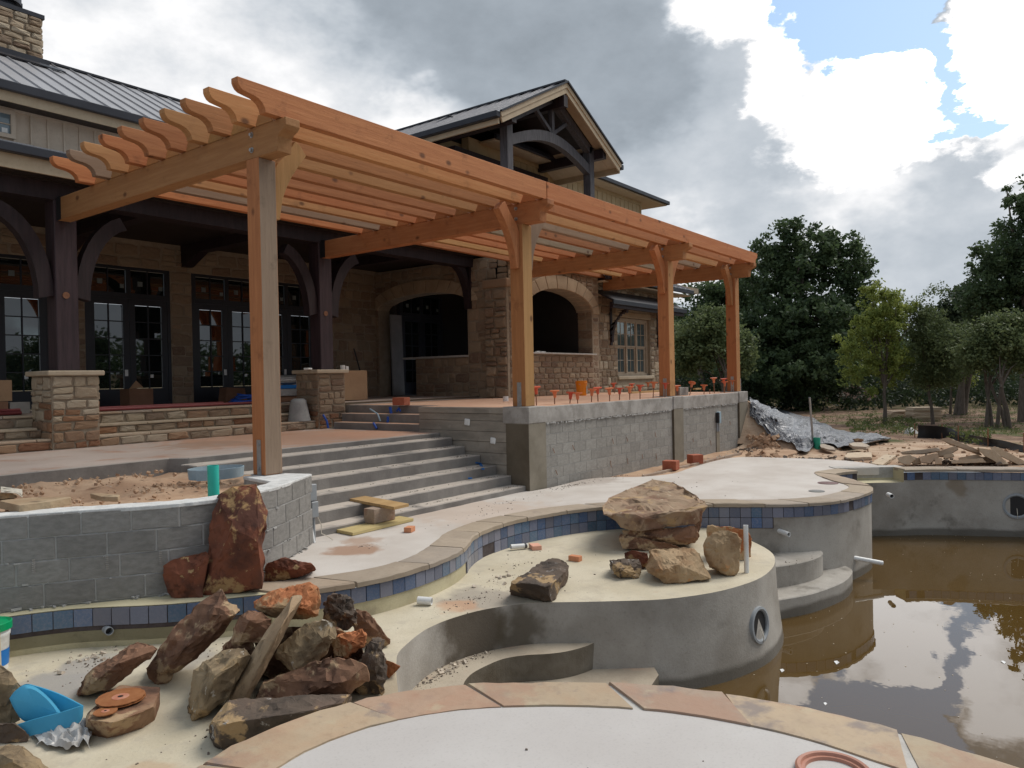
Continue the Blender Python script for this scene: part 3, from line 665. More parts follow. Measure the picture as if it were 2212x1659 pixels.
def rnd_ground(x, y):
    v = .05 * mnoise.noise(Vector((x * .35, y * .35, 1))) + .025 * mnoise.noise(Vector((x * 1.3, y * 1.3, 4))) + .012 * mnoise.noise(Vector((x * 4, y * 4, 9)))
    return v
def berm(x, y):                                            # heap of fill against the end of the platform
    dx = max(0, x - 21.7) / 6.4 + max(0, 21.3 - x) / 1.1; dy = max(0, 7.95 - y) / 2.25
    t = math.sqrt(dx ** 2 + dy ** 2)
    if x < 20.0: return 0
    h = 1.42 * max(0, 1 - t) ** 1.05 * (1 if y < 12.5 else max(0, 1 - (y - 12.5) / 2))
    return h + (.07 * mnoise.noise(Vector((x * 2, y * 2, 3))) if h > .02 else 0)
def ground_z(x, y):
    z = -.1 + rnd_ground(x, y) + berm(x, y)
    r_ = math.hypot(x, y); z -= .03 * max(0, min(r_ - 20, 28))
    d = math.hypot(x - 10, y)
    if d > 24: z += (d - 24) * .004 + .15 * mnoise.noise(Vector((x * .06, y * .06, 5))) * min(1, (d - 24) / 20)
    if d > 80: z += (d - 80) * .01
    return z
hole = [(16.95, 3.2), (17.1, 2.6), (17.3, 1.9), (17.65, 1.05), (17.85, .1), (17.95, -1.2), (17.75, -3.1), (16.8, -5.4), (14.9, -7.45), (12, -8.7), (8, -8.9), (3.4, -7.8), (-3, -6), (-6, -2), (-6, 16), (8, 20), (16, 20), (20.4, 16),
        (20.4, 7.5), (18.2, 7.3), (17.2, 6.3), (17.35, 5.5), (17.4, 4.8), (17.2, 4.1), (16.95, 3.55)]
def inside(p, poly):
    c = False; j = len(poly) - 1
    for i in range(len(poly)):
        if (poly[i][1] > p[1]) != (poly[j][1] > p[1]) and p[0] < (poly[j][0] - poly[i][0]) * (p[1] - poly[i][1]) / (poly[j][1] - poly[i][1]) + poly[i][0]: c = not c
        j = i
    return c
def make_ground():
    pts = [Vector(p) for p in hole]; nh = len(pts)
    edges = [(i, (i + 1) % nh) for i in range(nh)]
    b = 420; box = [(-b, -b), (b, -b), (b, b), (-b, b)]; pts += [Vector(p) for p in box]
    edges += [(nh + i, nh + (i + 1) % 4) for i in range(4)]
    rr = random.Random(3)
    def scatter(x0, x1, y0, y1, st):
        x = x0
        while x < x1:
            y = y0
            while y < y1:
                p = (x + rr.uniform(-.3, .3) * st, y + rr.uniform(-.3, .3) * st)
                if not inside(p, hole): pts.append(Vector(p))
                y += st
            x += st
    scatter(16.8, 30, -4, 12, .27); scatter(30, 62, -22, 26, 1.0); scatter(-60, 130, -80, 110, 5); scatter(-400, 400, -400, 400, 40)
    v, e, f, *_ = delaunay_2d_cdt(pts, edges, [], 0, 1e-4)
    ff = []
    for t in f:
        c = sum((v[i] for i in t), Vector((0, 0))) / 3
        if not inside(c, hole): ff.append(tuple(t))
    g = G(); g.add([(p.x, p.y, ground_z(p.x, p.y)) for p in v], ff)
    return g.build('ground', 'ground_mix', smooth=60, kind='structure')
# ground colour: bare reddish fill near the pool, thin grass and litter further out
def ground_mat():
    m = bpy.data.materials.new('ground_mix'); m.use_nodes = True; t = m.node_tree; t.nodes.clear()
    co = nd(t, 'ShaderNodeTexCoord').outputs['Object']
    def ns(s, d=7, o=0): return nd(t, 'ShaderNodeTexNoise', {'Vector': vmth(t, 'ADD', co, (o, o * 2, 0)), 'Scale': s, 'Detail': d, 'Roughness': .62}).outputs[0]
    dirt = mixc(t, sstep(t, ns(.9), .35, .65), (.37, .24, .16), (.53, .40, .29))
    dirt = mixc(t, mth(t, 'MULTIPLY', sstep(t, ns(4, 8, 3), .55, .7), .6), dirt, (.22, .105, .055))
    litter = mixc(t, sstep(t, ns(1.4, 8, 5), .4, .62), (.14, .085, .06), (.27, .18, .125))
    grass = mixc(t, sstep(t, ns(2.5, 8, 8), .4, .65), (.05, .068, .022), (.15, .145, .06))
    d = nd(t, 'ShaderNodeVectorMath', {0: co, 1: (14, 2, 0)}, operation='DISTANCE').outputs['Value']
    d = mth(t, 'ADD', d, mth(t, 'MULTIPLY', mth(t, 'SUBTRACT', ns(.35, 5, 2), .5), 14))
    c = mixc(t, sstep(t, d, 10, 17), dirt, litter)
    gm = mth(t, 'MULTIPLY', sstep(t, ns(.28, 6, 12), .5, .62), sstep(t, d, 9, 15))
    c = mixc(t, gm, c, grass)
    c = mixc(t, sstep(t, d, 38, 60), c, mixc(t, .5, grass, litter))
    h = mth(t, 'ADD', ns(6, 8, 1), mth(t, 'MULTIPLY', ns(28, 6, 4), .5))
    b = nd(t, 'ShaderNodeBsdfPrincipled', {'Base Color': c, 'Roughness': .97, 'Specular IOR Level': .2})
    bp = nd(t, 'ShaderNodeBump', {'Height': h, 'Strength': .9, 'Distance': .05}); t.links.new(bp.outputs[0], b.inputs['Normal'])
    o = nd(t, 'ShaderNodeOutputMaterial'); t.links.new(b.outputs[0], o.inputs[0]); MATS['ground_mix'] = m
ground_mat(); make_ground()
# dirt strip between platform and deck
g = G()
nx, ny = 46, 10
vs = [(10.5 + 10.6 * i / nx, 5.9 + 2.0 * j / ny, -.105 + rnd_ground((10.5 + 10.6 * i / nx) * 2, (5.9 + 2 * j / ny) * 2) * .9 + .02 * j / ny) for i in range(nx + 1) for j in range(ny + 1)]
g.add(vs, [(i * (ny + 1) + j, (i + 1) * (ny + 1) + j, (i + 1) * (ny + 1) + j + 1, i * (ny + 1) + j + 1) for i in range(nx) for j in range(ny)])
g.build('dirt_strip', 'dirt', smooth=60, kind='structure')

# pool deck (walkway and promontory)
deck_poly = [tuple(p) for p in catmull(IN_B, 4)] + BACK[::-1][0:0]
inner = catmull(IN_B, 4); back = catmull(BACK, 4)
poly = [(p.x, p.y) for p in inner] + [(p.x, p.y) for p in reversed(back)] + [(10.62, 9.0), (5.6, 9.0), (5.4, 7.3), (4.9, 6.95), (4.4, 6.72), (4.0, 6.7)]
g = G(); g.prism(poly, -.14, 0)
deck = struct(g.build('pool_deck', 'white_concrete'))
# shell: promontory body, tile backing, notch
def shell():
    root = struct(put('pool_shell', None) if False else thing('pool_shell', 'x', 'x')); del root['label']; del root['category']
    SBo = offset(SB, OFF); SAo = offset(SA, .0); SCo = offset(SC, OFF)
    # coping bed under the deck edge
    sheet('pool_wall', [p for p in SBo if p.x > 10.2], -1.6, -.05, 'gunite', parent=root, P2=None)
    sheet('pool_wall', [p for p in SBo if p.x <= 10.32], ZL - .05, -.05, 'cream_wall', parent=root)
    sheet('pool_wall', SAo, ZL - .05, .0, 'cream_wall', parent=root)
    sheet('pool_wall', SCo, -1.6, -.05, 'gunite', parent=root)
    # return wall at far left
    g = G(); g.box((-.2, 0, 0), (0, .9, .36)); 
    a, b2 = Vector((2.57, 7.36)), Vector((2.16, 6.55)); t = (b2 - a).normalized(); n = Vector((t.y, -t.x))
    g = G(); g.prism([a, b2, b2 + n * .3, a + n * .3], ZL - .05, .0); g.build('pool_wall', 'cream_wall', root)
    # notch for the spillway
    A, B = SBo[-1], SCo[0]; d = (B - A).normalized(); nn = Vector((-d.y, d.x))
    A2, B2_ = A + nn * .42, B + nn * .42
    g = G()
    g.add([(*A, -.24), (*B, -.24), (*B2_, -.24), (*A2, -.24), (*A2, .0), (*B2_, .0), (*A, 0), (*B, 0), (*A, -1.6), (*B, -1.6)],
          [(0, 1, 2, 3), (3, 2, 5, 4), (0, 3, 4, 6), (1, 7, 5, 2)])
    g.build('spillway', 'cream_wall', root)
    g = G(); g.add([(*A, -1.6), (*B, -1.6), (*B, -.24), (*A, -.24)], [(0, 1, 2, 3)]); g.build('pool_wall', 'gunite', root)
    g = G(); g.prism([A2 - d * .25, B2_ + d * .2, B2_ + d * .2 + nn * .3, A2 - d * .25 + nn * .3], -.2, .012); g.build('spillway_lip', 'grout_pale', root)
    return root
SHELL = shell()
# ledge: cream floor between the tile line and its own edge, solid down to the pool
LEDGE = [(2.0, 6.6), (2.57, 7.36)] + [(p.x, p.y) for p in SA] + [(p.x, p.y) for p in offset(SB, OFF) if p.x < 10.75]
edge = [(10.95, 4.25), (10.62, 4.0), (10.3, 3.72), (9.98, 3.42), (9.66, 3.2), (9.3, 3.06), (8.95, 2.98), (8.49, 2.95), (8.05, 3.02), (7.6, 3.18), (7.14, 3.48), (6.82, 3.85), (6.55, 4.2), (6.33, 4.5), (6.1, 4.68), (5.85, 4.81), (5.63, 4.87), (5.39, 4.9), (5.16, 4.89), (4.98, 4.85),
        (4.76, 4.77), (4.52, 4.66), (4.36, 4.52), (4.2, 4.36), (3.92, 4.05)]
edge = [(p.x, p.y) for p in catmull(edge, 3)]
near_o = [(1.4, 3.35), (2.09, 3.63), (2.41, 3.7), (2.76, 3.67), (2.95, 3.63), (3.17, 3.55), (3.33, 3.46), (3.51, 3.33), (3.68, 3.18), (3.87, 2.93), (4.07, 2.65), (4.28, 2.28), (4.43, 1.87), (4.51, 1.46), (4.53, 1.07), (4.5, .75), (4.44, .4), (4.3, -.1), (4.05, -.65), (3.6, -1.3), (3.0, -1.85)]
near_i = [(1.65, 3.02), (2.05, 3.22), (2.33, 3.28), (2.55, 3.3), (2.75, 3.28), (2.93, 3.23), (3.08, 3.16), (3.23, 3.07), (3.42, 2.91), (3.59, 2.71), (3.79, 2.42), (3.96, 2.1), (4.07, 1.76), (4.12, 1.41), (4.12, 1.11), (4.07, .8), (4.0, .45), (3.86, 0), (3.62, -.5), (3.2, -1.1), (2.65, -1.6)]
NO = catmull(near_o, 4); NI = catmull(near_i, 4)
ledge_poly = LEDGE + edge + [(3.7, 3.2), (3.3, 3.2), (2.9, 3.4), (2.4, 3.45), (1.4, 3.1), (.6, 3.4), (.9, 5.2)]
g = G(); g.prism(ledge_poly, ZL - .12, ZL); g.build('ledge_floor', 'cream', SHELL)
skirt = []
for i, (x, y) in enumerate(edge):                           # the foot of the wall flares a little
    a = edge[max(i - 1, 0)]; b = edge[min(i + 1, len(edge) - 1)]; t = Vector((b[0] - a[0], b[1] - a[1])).normalized(); skirt.append((x + t.y * -.0 - t.y * .0, y))
EV = [Vector(p) for p in edge]; foot = offset(EV, .10)
g = G(); n = len(EV); rows = [(0, ZL), (.004, ZL - .04), (.02, -.7), (.06, -1.1), (.13, -1.6)]
ring = [offset(EV, r) for r, _ in rows]
g.add([(p.x, p.y, z) for P_, (_, z) in zip(ring, rows) for p in P_], [(k * n + i, k * n + i + 1, (k + 1) * n + i + 1, (k + 1) * n + i) for k in range(len(rows) - 1) for i in range(n - 1)])
g.build('ledge_wall', 'gunite', SHELL, smooth=60)
# benches in the alcove
b1 = catmull([(4.75, 4.1), (4.95, 4.32), (5.12, 4.46), (5.33, 4.54), (5.57, 4.55), (5.79, 4.52), (5.98, 4.4), (6.13, 4.24), (6.3, 4.12), (6.5, 4.05), (6.68, 4.03), (6.8, 4.06)], 4)
g = G(); g.prism([(p.x, p.y) for p in b1] + [(6.86, 4.3), (6.3, 4.75), (5.5, 5.1), (4.6, 4.95), (4.0, 4.4), (3.6, 3.9), (3.6, 3.3), (4.2, 3.2)], -1.6, ZB, mi=0)
bench = g.build('bench', ['gunite_dark', 'cream_step'], SHELL)
for p in bench.data.polygons:
    if p.normal.z > .9: p.material_index = 1
g = G(); g.prism([(6.35, 4.35), (6.75, 4.05), (7.0, 3.86), (7.1, 3.62), (6.85, 3.42), (6.3, 3.3), (5.6, 3.6), (5.2, 4.2), (5.5, 4.7)], -1.6, -1.02)
st = g.build('lower_bench', ['gunite_dark', 'cream_step'], SHELL)
for p in st.data.polygons:
    if p.normal.z > .9: p.material_index = 1
g = G(); g.prism([(4.3, 3.4), (5.2, 3.2), (6.3, 3.3), (6.85, 3.42), (6.6, 2.6), (5.6, 1.9), (4.2, 2.2)], -1.9, -1.5); g.build('pool_floor', 'gunite_dark', SHELL)
# entry steps beside the promontory
for zt, P_ in ((-.72, [(10.5, 4.3), (10.2, 3.72), (10.46, 3.5), (10.75, 3.32), (11.14, 3.17), (11.5, 3.12), (11.75, 3.16), (11.9, 3.25), (11.5, 3.9)]),
               (-1.02, [(10.4, 4.3), (9.75, 3.42), (10.1, 3.2), (10.5, 2.99), (10.95, 2.86), (11.4, 2.78), (11.85, 2.79), (12.15, 2.85), (12.3, 2.97), (11.6, 3.8)])):
    c_ = catmull(P_[1:-1], 4)
    g = G(); g.prism([P_[0]] + [(p.x, p.y) for p in c_] + [P_[-1]], -1.6, zt); g.build('entry_step', 'gunite', SHELL, bevel=.012)
# near deck, round end
g = G(); g.prism([(p.x, p.y) for p in NI] + [(-2.5, -4), (-4, 0), (-1.5, 2.6)], -.2, -.004); struct(g.build('near_deck', 'near_concrete'))
g = G(); g.prism([(p.x, p.y) for p in offset(NO, .05)] + [(2.2, -1.2)] + [(p.x, p.y) for p in reversed(NI)], -1.7, -.06); g.build('near_wall', 'gunite', SHELL)
# water
wp = [(4.1, 4.3), (4.0, 3.3), (4.3, 2.3), (4.5, 1), (4.0, -.8), (2.8, -2.3), (-1.0, -4.5), (-1, -7.5), (3.5, -7.7)] + [(p.x + .03, p.y + .03) for p in reversed(SC)] + [(15.88, 3.75), (15.25, 3.95), (14.2, 3.3), (13.5, 3.0), (12.5, 3.1), (11.2, 4.3), (10.4, 4.3), (8, 4.4), (6, 5)]
g = G(); g.add([(x, y, ZW) for x, y in wp], [tuple(range(len(wp)))]); struct(g.build('water', 'murky_water', up=True))

# coping stones ---------------------------------------------------
def coping_run(P, Q, parent, mat, z1, th, lo, hi, seed, nose=.0, grout='grout_pale', gapw=.012, s_start=0):
    rr = random.Random(seed); L = arclen(P); LQ = arclen(Q); s = s_start; T = L[-1]
    while s < T - .05:
        w = rr.uniform(lo, hi)
        if T - (s + w) < lo * .6: w = T - s
        n = max(2, int(w / .09)); a = []; b = []; sk = rr.uniform(-.05, .05)
        for i in range(n + 1):
            u = s + gapw + (w - 2 * gapw) * i / n
            p, t = along(P, L, u); q, _ = along(Q, LQ, max(0, min(T, u + sk)) / T * LQ[-1])
            p = p + Vector((t.y, -t.x)) * (nose + rr.uniform(-.008, .008)); q = q + (p - q).normalized() * rr.uniform(0, .012)
            a.append(p); b.append(q)
        dz = rr.uniform(-.006, .006); g = G(); m = n + 1
        vs = [(p.x, p.y, z1 - th) for p in a] + [(p.x, p.y, z1 + dz - .012 + rr.uniform(-.003, .003)) for p in a]
        a2 = [p + (q - p).normalized() * .018 for p, q in zip(a, b)]
        vs += [(p.x, p.y, z1 + dz + rr.uniform(-.003, .004)) for p in a2] + [(q.x, q.y, z1 + dz) for q in b] + [(q.x, q.y, z1 - th) for q in b]
        f = [(r * m + i, r * m + i + 1, (r + 1) * m + i + 1, (r + 1) * m + i) for r in range(4) for i in range(n)]
        f += [(0, m, 2 * m, 3 * m, 4 * m), (m - 1, 5 * m - 1, 4 * m - 1, 3 * m - 1, 2 * m - 1)]
        g.add(vs, f); g.build('coping_stone', mat, parent, smooth=35)
        s += w
    g = G(); n = len(P)                                         # mortar bed in the joints
    Q2 = [along(Q, LQ, LQ[-1] * l / T)[0] for l in L]
    Pi = [p + (q - p) * .06 for p, q in zip(P, Q2)]
    g.add([(p.x, p.y, z1 - .012) for p in Pi] + [(q.x, q.y, z1 - .010) for q in Q2] + [(p.x, p.y, z1 - th + .004) for p in Pi], [(i, i + 1, n + i + 1, n + i) for i in range(n - 1)] + [(2 * n + i, 2 * n + i + 1, i + 1, i) for i in range(n - 1)])
    g.build('mortar_bed', grout, parent)
SBc = [p for p in SB if p.x >= 4.25]
coping_run(SBc, catmull(IN_B, 4), deck, 'coping', .012, .055, .5, .95, 5)
# far coping
SCb = offset(SC, .42)
coping_run(SC, SCb, deck, 'coping', .02, .06, .7, 1.3, 9)
near = bpy.data.objects['near_deck']
coping_run(NO, NI, near, 'flag_coping', .004, .06, .55, 1.05, 12, gapw=.012)

# tiles -----------------------------------------------------------
def tile_run(P, s0, s1, rows, z_top, skip=(), pitch=.155, out=.006):
    L = arclen(P); s = s0 + pitch / 2; k = 0
    while s < min(s1, L[-1]) - pitch / 2 + 1e-6:
        p, t = along(P, L, s)
        for r in range(rows):
            if (k, r) in skip: continue
            c = (p.x + t.y * out, p.y - t.x * out, z_top - (r + .5) * pitch)
            piece('tile', TILE, SHELL, c, t, (pitch - .008, .014, pitch - .008))
        s += pitch; k += 1
    return k
SAt = [p for p in SA]
tile_run(SAt, .02, 2.35, 1, -.005, pitch=.158)
SBo = offset(SB, OFF); LB = arclen(SBo)
def s_at(P, L, x):
    for p, l in zip(P, L):
        if p.x >= x: return l
    return L[-1]
sA, sB, sC = 0.1, s_at(SBo, LB, 6.86), s_at(SBo, LB, 11.33)
n0 = int((sB - sA) / .155); sB = sA + n0 * .155
tile_run(SBo, sA, sB, 1, -.048)
hole_k = int((s_at(SBo, LB, 7.62) - sB) / .155)
tile_run(SBo, sB, sC, 2, -.048, skip={(hole_k, 1), (hole_k + 1, 1)})
n1 = int((sC - sB) / .155)
tile_run(SBo, sB + n1 * .155, LB[-1] - .02, 1, -.048, skip={(9, 0)})
SCo = offset(SC, OFF); LC = arclen(SCo)
tile_run(SCo, .06, 9.0, 1, -.048, skip={(1, 0)})
for P_, a, b in ((SAt, .0, 2.4), (SBo, 0, LB[-1]), (SCo, 0, LC[-1])):   # dark setting bed behind the tiles
    L_ = arclen(P_); Q_ = [p + Vector((0, 0)) for p, l in zip(P_, L_) if a <= l <= b]
    Q_ = offset(Q_, -.003)
    sheet('tile_bed', Q_, -.05 - .15, -.05 if P_ is not SAt else -.006, 'grout', parent=SHELL)
q = [p for p, l in zip(SBo, LB) if sB - .1 <= l <= sC]; sheet('tile_bed', offset(q, -.003), -.05 - .312, -.05, 'grout', parent=SHELL)

# terrace and steps ------------------------------------------------
ZT, ZP = .95, 1.43
g = G()
g.prism([(-3, 9.92), (3.4, 9.95), (4.6, 9.96), (5.45, 9.97), (5.62, 9.75), (10.6, 9.69), (10.64, 13.3), (-3, 13.3)], .35, ZT)
terr = struct(g.build('terrace', ['step_concrete', 'terrace_concrete'], bevel=.012))
for p in terr.data.polygons:
    if p.normal.z > .9: p.material_index = 1
flight = thing('concrete_steps', 'broad flight of bare grey concrete steps rising from the pool deck to the terrace', 'steps', (8.3, 8.6, 0))
tops = [(7.72, .09), (8.03, .25), (8.35, .41), (8.72, .575), (9.06, .72), (9.37, .87)]
lefts = [6.0, 5.95, 5.95, 5.75, 5.6, 5.5]
for i, ((y, z), xl) in enumerate(zip(tops, lefts)):
    g = G(); y2 = tops[i + 1][0] + .06 if i < 5 else 9.76
    rr = random.Random(i); n = 24
    fr = [(xl + (10.585 - xl) * k / n, y + rr.uniform(-.012, .012)) for k in range(n + 1)]
    g.prism(fr + [(10.585, y2), (xl, y2)], -.1, z); g.build('step', 'step_concrete', flight, bevel=.014)
# platform (raised patio) -----------------------------------------
plat = thing('raised_patio', 'raised patio with grey block retaining walls carrying the pergola posts', 'patio', (15.8, 9, 0))
g = G(); g.prism([(10.66, 7.74), (21.12, 7.74), (21.12, 12.6), (16.3, 12.6), (16.3, 17.1), (11.26, 17.1), (11.26, 10.24), (10.66, 10.24)], .9, ZP)
pf = g.build('patio_floor', ['cap_concrete', 'dusty_terrace'], plat)
for p in pf.data.polygons:
    if p.normal.z > .9: p.material_index = 1
def wob(pts, a, seed, n=14):                                   # unevenly trowelled edge
    rr = random.Random(seed); out = []
    for i in range(len(pts) - 1):
        p, q = Vector(pts[i]), Vector(pts[i + 1])
        for k in range(n): t = p + (q - p) * k / n; out.append(t + Vector((rr.uniform(-a, a), rr.uniform(-a, a))))
    return out + [Vector(pts[-1])]
g = G()
for x0, x1, y0 in ((11.11, 16.34, 7.665), (16.85, 20.5, 7.665)):
    g.box((x0, y0, 1.13), (x1, 7.95, ZP - .002))
for x0, x1 in ((10.585, 11.115), (16.335, 16.855), (20.495, 21.15)): g.box((x0, 7.635, 1.15), (x1, 8.2, ZP + .012))
g.build('bond_beam', 'cap_concrete', plat, bevel=.012)
for a_, b_ in (((10.59, 7.64, -.15), (11.11, 8.14, 1.15)), ((16.34, 7.64, -.2), (16.85, 8.1, 1.15)), ((20.5, 7.64, -.2), (21.145, 12.5, 1.15))):
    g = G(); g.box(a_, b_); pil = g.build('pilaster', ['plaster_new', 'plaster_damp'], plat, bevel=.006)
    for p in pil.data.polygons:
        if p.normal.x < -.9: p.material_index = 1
# drips of mortar under the bond beam
g = G(); rr = random.Random(5); x = 11.2
while x < 20.4:
    if not 16.3 < x < 16.9: g.obox((x, 7.668, 1.125 + rr.uniform(-.012, .01)), rr.uniform(.02, .1), .02, rr.uniform(.012, .035))
    x += rr.uniform(.04, .12)
g.build('mortar_drips', 'mortar', plat); bpy.data.objects['mortar_drips']['kind'] = 'stuff'
g = G(); g.box((10.9, 7.696, -.25), (20.6, 7.9, 1.14)); g.build('wall_core', 'mortar', plat)
for k in range(7):
    zt = 1.13 - k * .2; zc = zt - .1
    x = 11.115 + (0 if k % 2 else -.2); c0 = x
    while x < 20.5:
        x1 = x + .4
        for a, b in ((11.115, 16.335), (16.86, 20.495)):
            u0, u1 = max(x, a), min(x1, b)
            if u1 - u0 > .04: piece('block', BLKP, plat, ((u0 + u1) / 2, 7.735, zc), (1, 0), (u1 - u0 - .008, .09, .192), jit=.004)
        x = x1
# board marked wall towards the steps
g = G(); bz = [.0, .2, .42, .62, .82, 1.0, 1.19, 1.32]
for i, z in enumerate(bz):
    z1 = bz[i + 1] if i + 1 < len(bz) else ZP
    o = [.0, .012, .004, .016, .006, .014, .02, .0][i]
    g.box((10.588 + o, 8.13, z), (10.9, 10.24, z1 - .004))
g.build('board_marked_wall', 'board_concrete', plat, bevel=.006)
g = G()
for (y, z, s) in ((9.02, 1.16, .13), (8.43, .84, .12)):
    g = G(); g.obox((10.59, y, z), .03, s, s * .95, Quaternion((1, 0, 0), .1)); g.build('foam_plug', 'white_plastic', plat, bevel=.015)
g = G(); g.cyl((10.60, 9.05, 1.13), (10.585, 9.05, 1.13), .03, n=8)
# nail stubs and ties on the block face
g = G(); rr = random.Random(8)
for (x, y) in [(75, 1130), (285, 1100), (470, 1050), (275, 840), (630, 780), (100, 855), (1320, 880), (1560, 640), (1100, 850), (640, 1040)]:
    p = aty(*Z2(x, y), 7.68); g.cyl(p, p + Vector((rr.uniform(-.02, .02), -.02, -rr.uniform(.08, .14))), .006, n=5)
for (x, y) in [(1835, 800), (2080, 760), (1870, 1070)]:
    p = aty(*Z1(x, y), 7.68); g.cyl(p, p + Vector((.03, -.02, -.09)), .006, n=5)
g.build('wall_tie', 'rusty', plat)
# patio side steps up from the terrace
ps = thing('patio_steps', 'three short concrete steps dusted with red dirt between stone pier and raised patio', 'steps', (10.9, 11.5, ZT))
for i, (x, z) in enumerate(((10.62, 1.09), (10.93, 1.26), (11.24, ZP - .004))):
    g = G(); g.prism([(x, 10.25), (11.6, 10.25), (11.6, 12.75 + .1 * i), (x, 12.75 + .1 * i)], ZT - .05, z)
    o = g.build('step', ['step_concrete', 'dusty_terrace'], ps, bevel=.01)
    for p in o.data.polygons:
        if p.normal.z > .9: p.material_index = 1
# low curved block wall -------------------------------------------
lw = thing('low_block_wall', 'low curved grey block wall with white mortar top round the dirt bed', 'wall', (4.0, 7, 0))
WLN = catmull([(1.0, 8.75), (1.6, 8.2), (2.15, 7.78), (2.6, 7.5), (3.0, 7.27), (3.35, 7.03), (3.68, 6.82), (4.02, 6.7), (4.42, 6.7), (4.9, 6.87), (5.38, 7.15), (5.86, 7.46)], 6)
LW_ = arclen(WLN)
GM = G()
for k in range(4):
    s = .2 * (k % 2) + (.1 if k > 1 else 0) - .1
    while s < LW_[-1] - .02:
        s0, s1 = max(s, 0), min(s + .405, LW_[-1])
        if s1 - s0 > .06:
            p0, _ = along(WLN, LW_, s0); p1, _ = along(WLN, LW_, s1); c = (p0 + p1) / 2; t = (p1 - p0)
            nrm = Vector((-t.y, t.x)).normalized()
            c = c + nrm * .094
            GM.obox((c.x + nrm.x * .004, c.y + nrm.y * .004, .015 + k * .203 + .1), t.length + .014, .192, .206, frame((0, 0, 0), Vector((t.x, t.y, 0)).normalized(), Vector((nrm.x, nrm.y, 0)), (0, 0, 1)).to_3x3())
            piece('block', BLK, lw, (c.x, c.y, .015 + k * .203 + .1), (t.x, t.y, 0), (t.length - .014, .2, .190), jit=.005)
        s += .405
GM.build('mortar_joints', 'mortar', lw)['kind'] = 'stuff'
Wc = offset(WLN, .03); Wb = offset(WLN, .19)
g = G(); g.prism([(p.x, p.y) for p in Wc] + [(p.x, p.y) for p in reversed(Wb)], -.02, .815); g.build('mortar_core', 'mortar', lw)
rr = random.Random(2)
Wd = [p + Vector((rr.uniform(-.006, .006), rr.uniform(-.008, .008))) for p in offset(WLN, -.004)]; We = [p + Vector((0, rr.uniform(-.03, .03))) for p in offset(WLN, .24)]
g = G(); g.prism([(p.x, p.y) for p in Wd] + [(5.86, 7.5), (5.74, 7.86), (5.3, 8.02)] + [(p.x, p.y) for p in reversed(We) if p.x < 5.2], .80, .84); g.build('mortar_cap', 'mortar_wash', lw, bevel=.006)
g = G(); g.prism([(5.2, 7.2), (5.84, 7.5), (5.73, 7.86), (5.3, 8.0)], .3, .815); g.build('post_pad', 'cap_concrete', lw)
g = G(); rr = random.Random(21)                                # lumps of squeezed mortar along the foot and joints
for i in range(70):
    s = rr.uniform(1.5, LW_[-1] - .3); p, t = along(WLN, LW_, s); k = rr.choice((0, 0, 0, 0, 1, 2, 3))
    q = p - Vector((-t.y, t.x)) * rr.uniform(-.005, .03 if k == 0 else .004)
    g.obox((q.x, q.y, .01 + k * .203 + rr.uniform(-.01, .015)), rr.uniform(.02, .08), rr.uniform(.008, .02), rr.uniform(.006, .018), Quaternion((0, 0, 1), rr.uniform(0, 3)))
g.build('mortar_drips', 'mortar', lw)['kind'] = 'stuff'
g = G()
for (x, y) in ((232, 965), (738, 940), (1110, 905)):            # corrugated masonry ties hanging from the joints
    a = atz(*B4(x, y), .3); s_ = min(range(len(WLN)), key=lambda i: (WLN[i] - Vector(((a.x), (a.y)))).length if False else abs((WLN[i].y * ray(*B4(x, y)).x - WLN[i].x * ray(*B4(x, y)).y)))
    p = WLN[s_]; d = ray(*B4(x, y)); D_ = (Vector((p.x, p.y)).length) / Vector((d.x, d.y)).length; q = EYE + d * (D_ * .994)
    for j in range(7): g.obox((q.x, q.y, q.z + .055 - j * .018), .026, .008, .011)
g.build('masonry_tie', 'steel', lw)
g = G(); n = 40                                                # cream bed between block wall and tiles
Wf = [p for p in WLN if 2.3 < p.x < 4.4]
g.prism([(p.x, p.y) for p in Wf] + [(4.4, 6.1)] + [(p.x, p.y) for p in reversed(SA)], -.3, .0); g.build('wall_footing', 'cream_wall', SHELL)
# planting bed of dirt
g = G(); nx, ny = 60, 34; vs = []
for i in range(nx + 1):
    for j in range(ny + 1):
        x = 0.2 + 5.6 * i / nx; lo = min((p.y for p in WLN if abs(p.x - x) < .12), default=7.4) + .1; y = lo + (9.99 - lo) * j / ny
        z = .73 + .11 * mnoise.noise(Vector((x * .9, y * .9, 2))) + .05 * mnoise.noise(Vector((x * 3, y * 3, 6))) + .025 * mnoise.noise(Vector((x * 9, y * 9, 6)))
        z += .05 * max(0, min(1, (y - 8.6) / 1.2)) * (1 if x < 5 else 0)
        vs.append((x, y, min(z, .835) if j > 3 else min(z, .79)))
g.add(vs, [(i * (ny + 1) + j, (i + 1) * (ny + 1) + j, (i + 1) * (ny + 1) + j + 1, i * (ny + 1) + j + 1) for i in range(nx) for j in range(ny)])
struct(g.build('planting_bed', 'dirt', smooth=60))
g = G(); rr = random.Random(31)
for i in range(420):
    x, y = rr.uniform(1.8, 5.2), rr.uniform(7.7, 9.9); s = rr.choice((.008, .012, .018, .03))
    if y > 7.5: g.obox((x, y, .77 + .08 * mnoise.noise(Vector((x * .9, y * .9, 2))) + (.04 if y > 9 else 0)), s * 1.4, s, s, Quaternion(Vector((rr.random(), rr.random(), rr.random())).normalized(), rr.uniform(0, 3)))
g.build('clods', 'dirt')['kind'] = 'stuff'
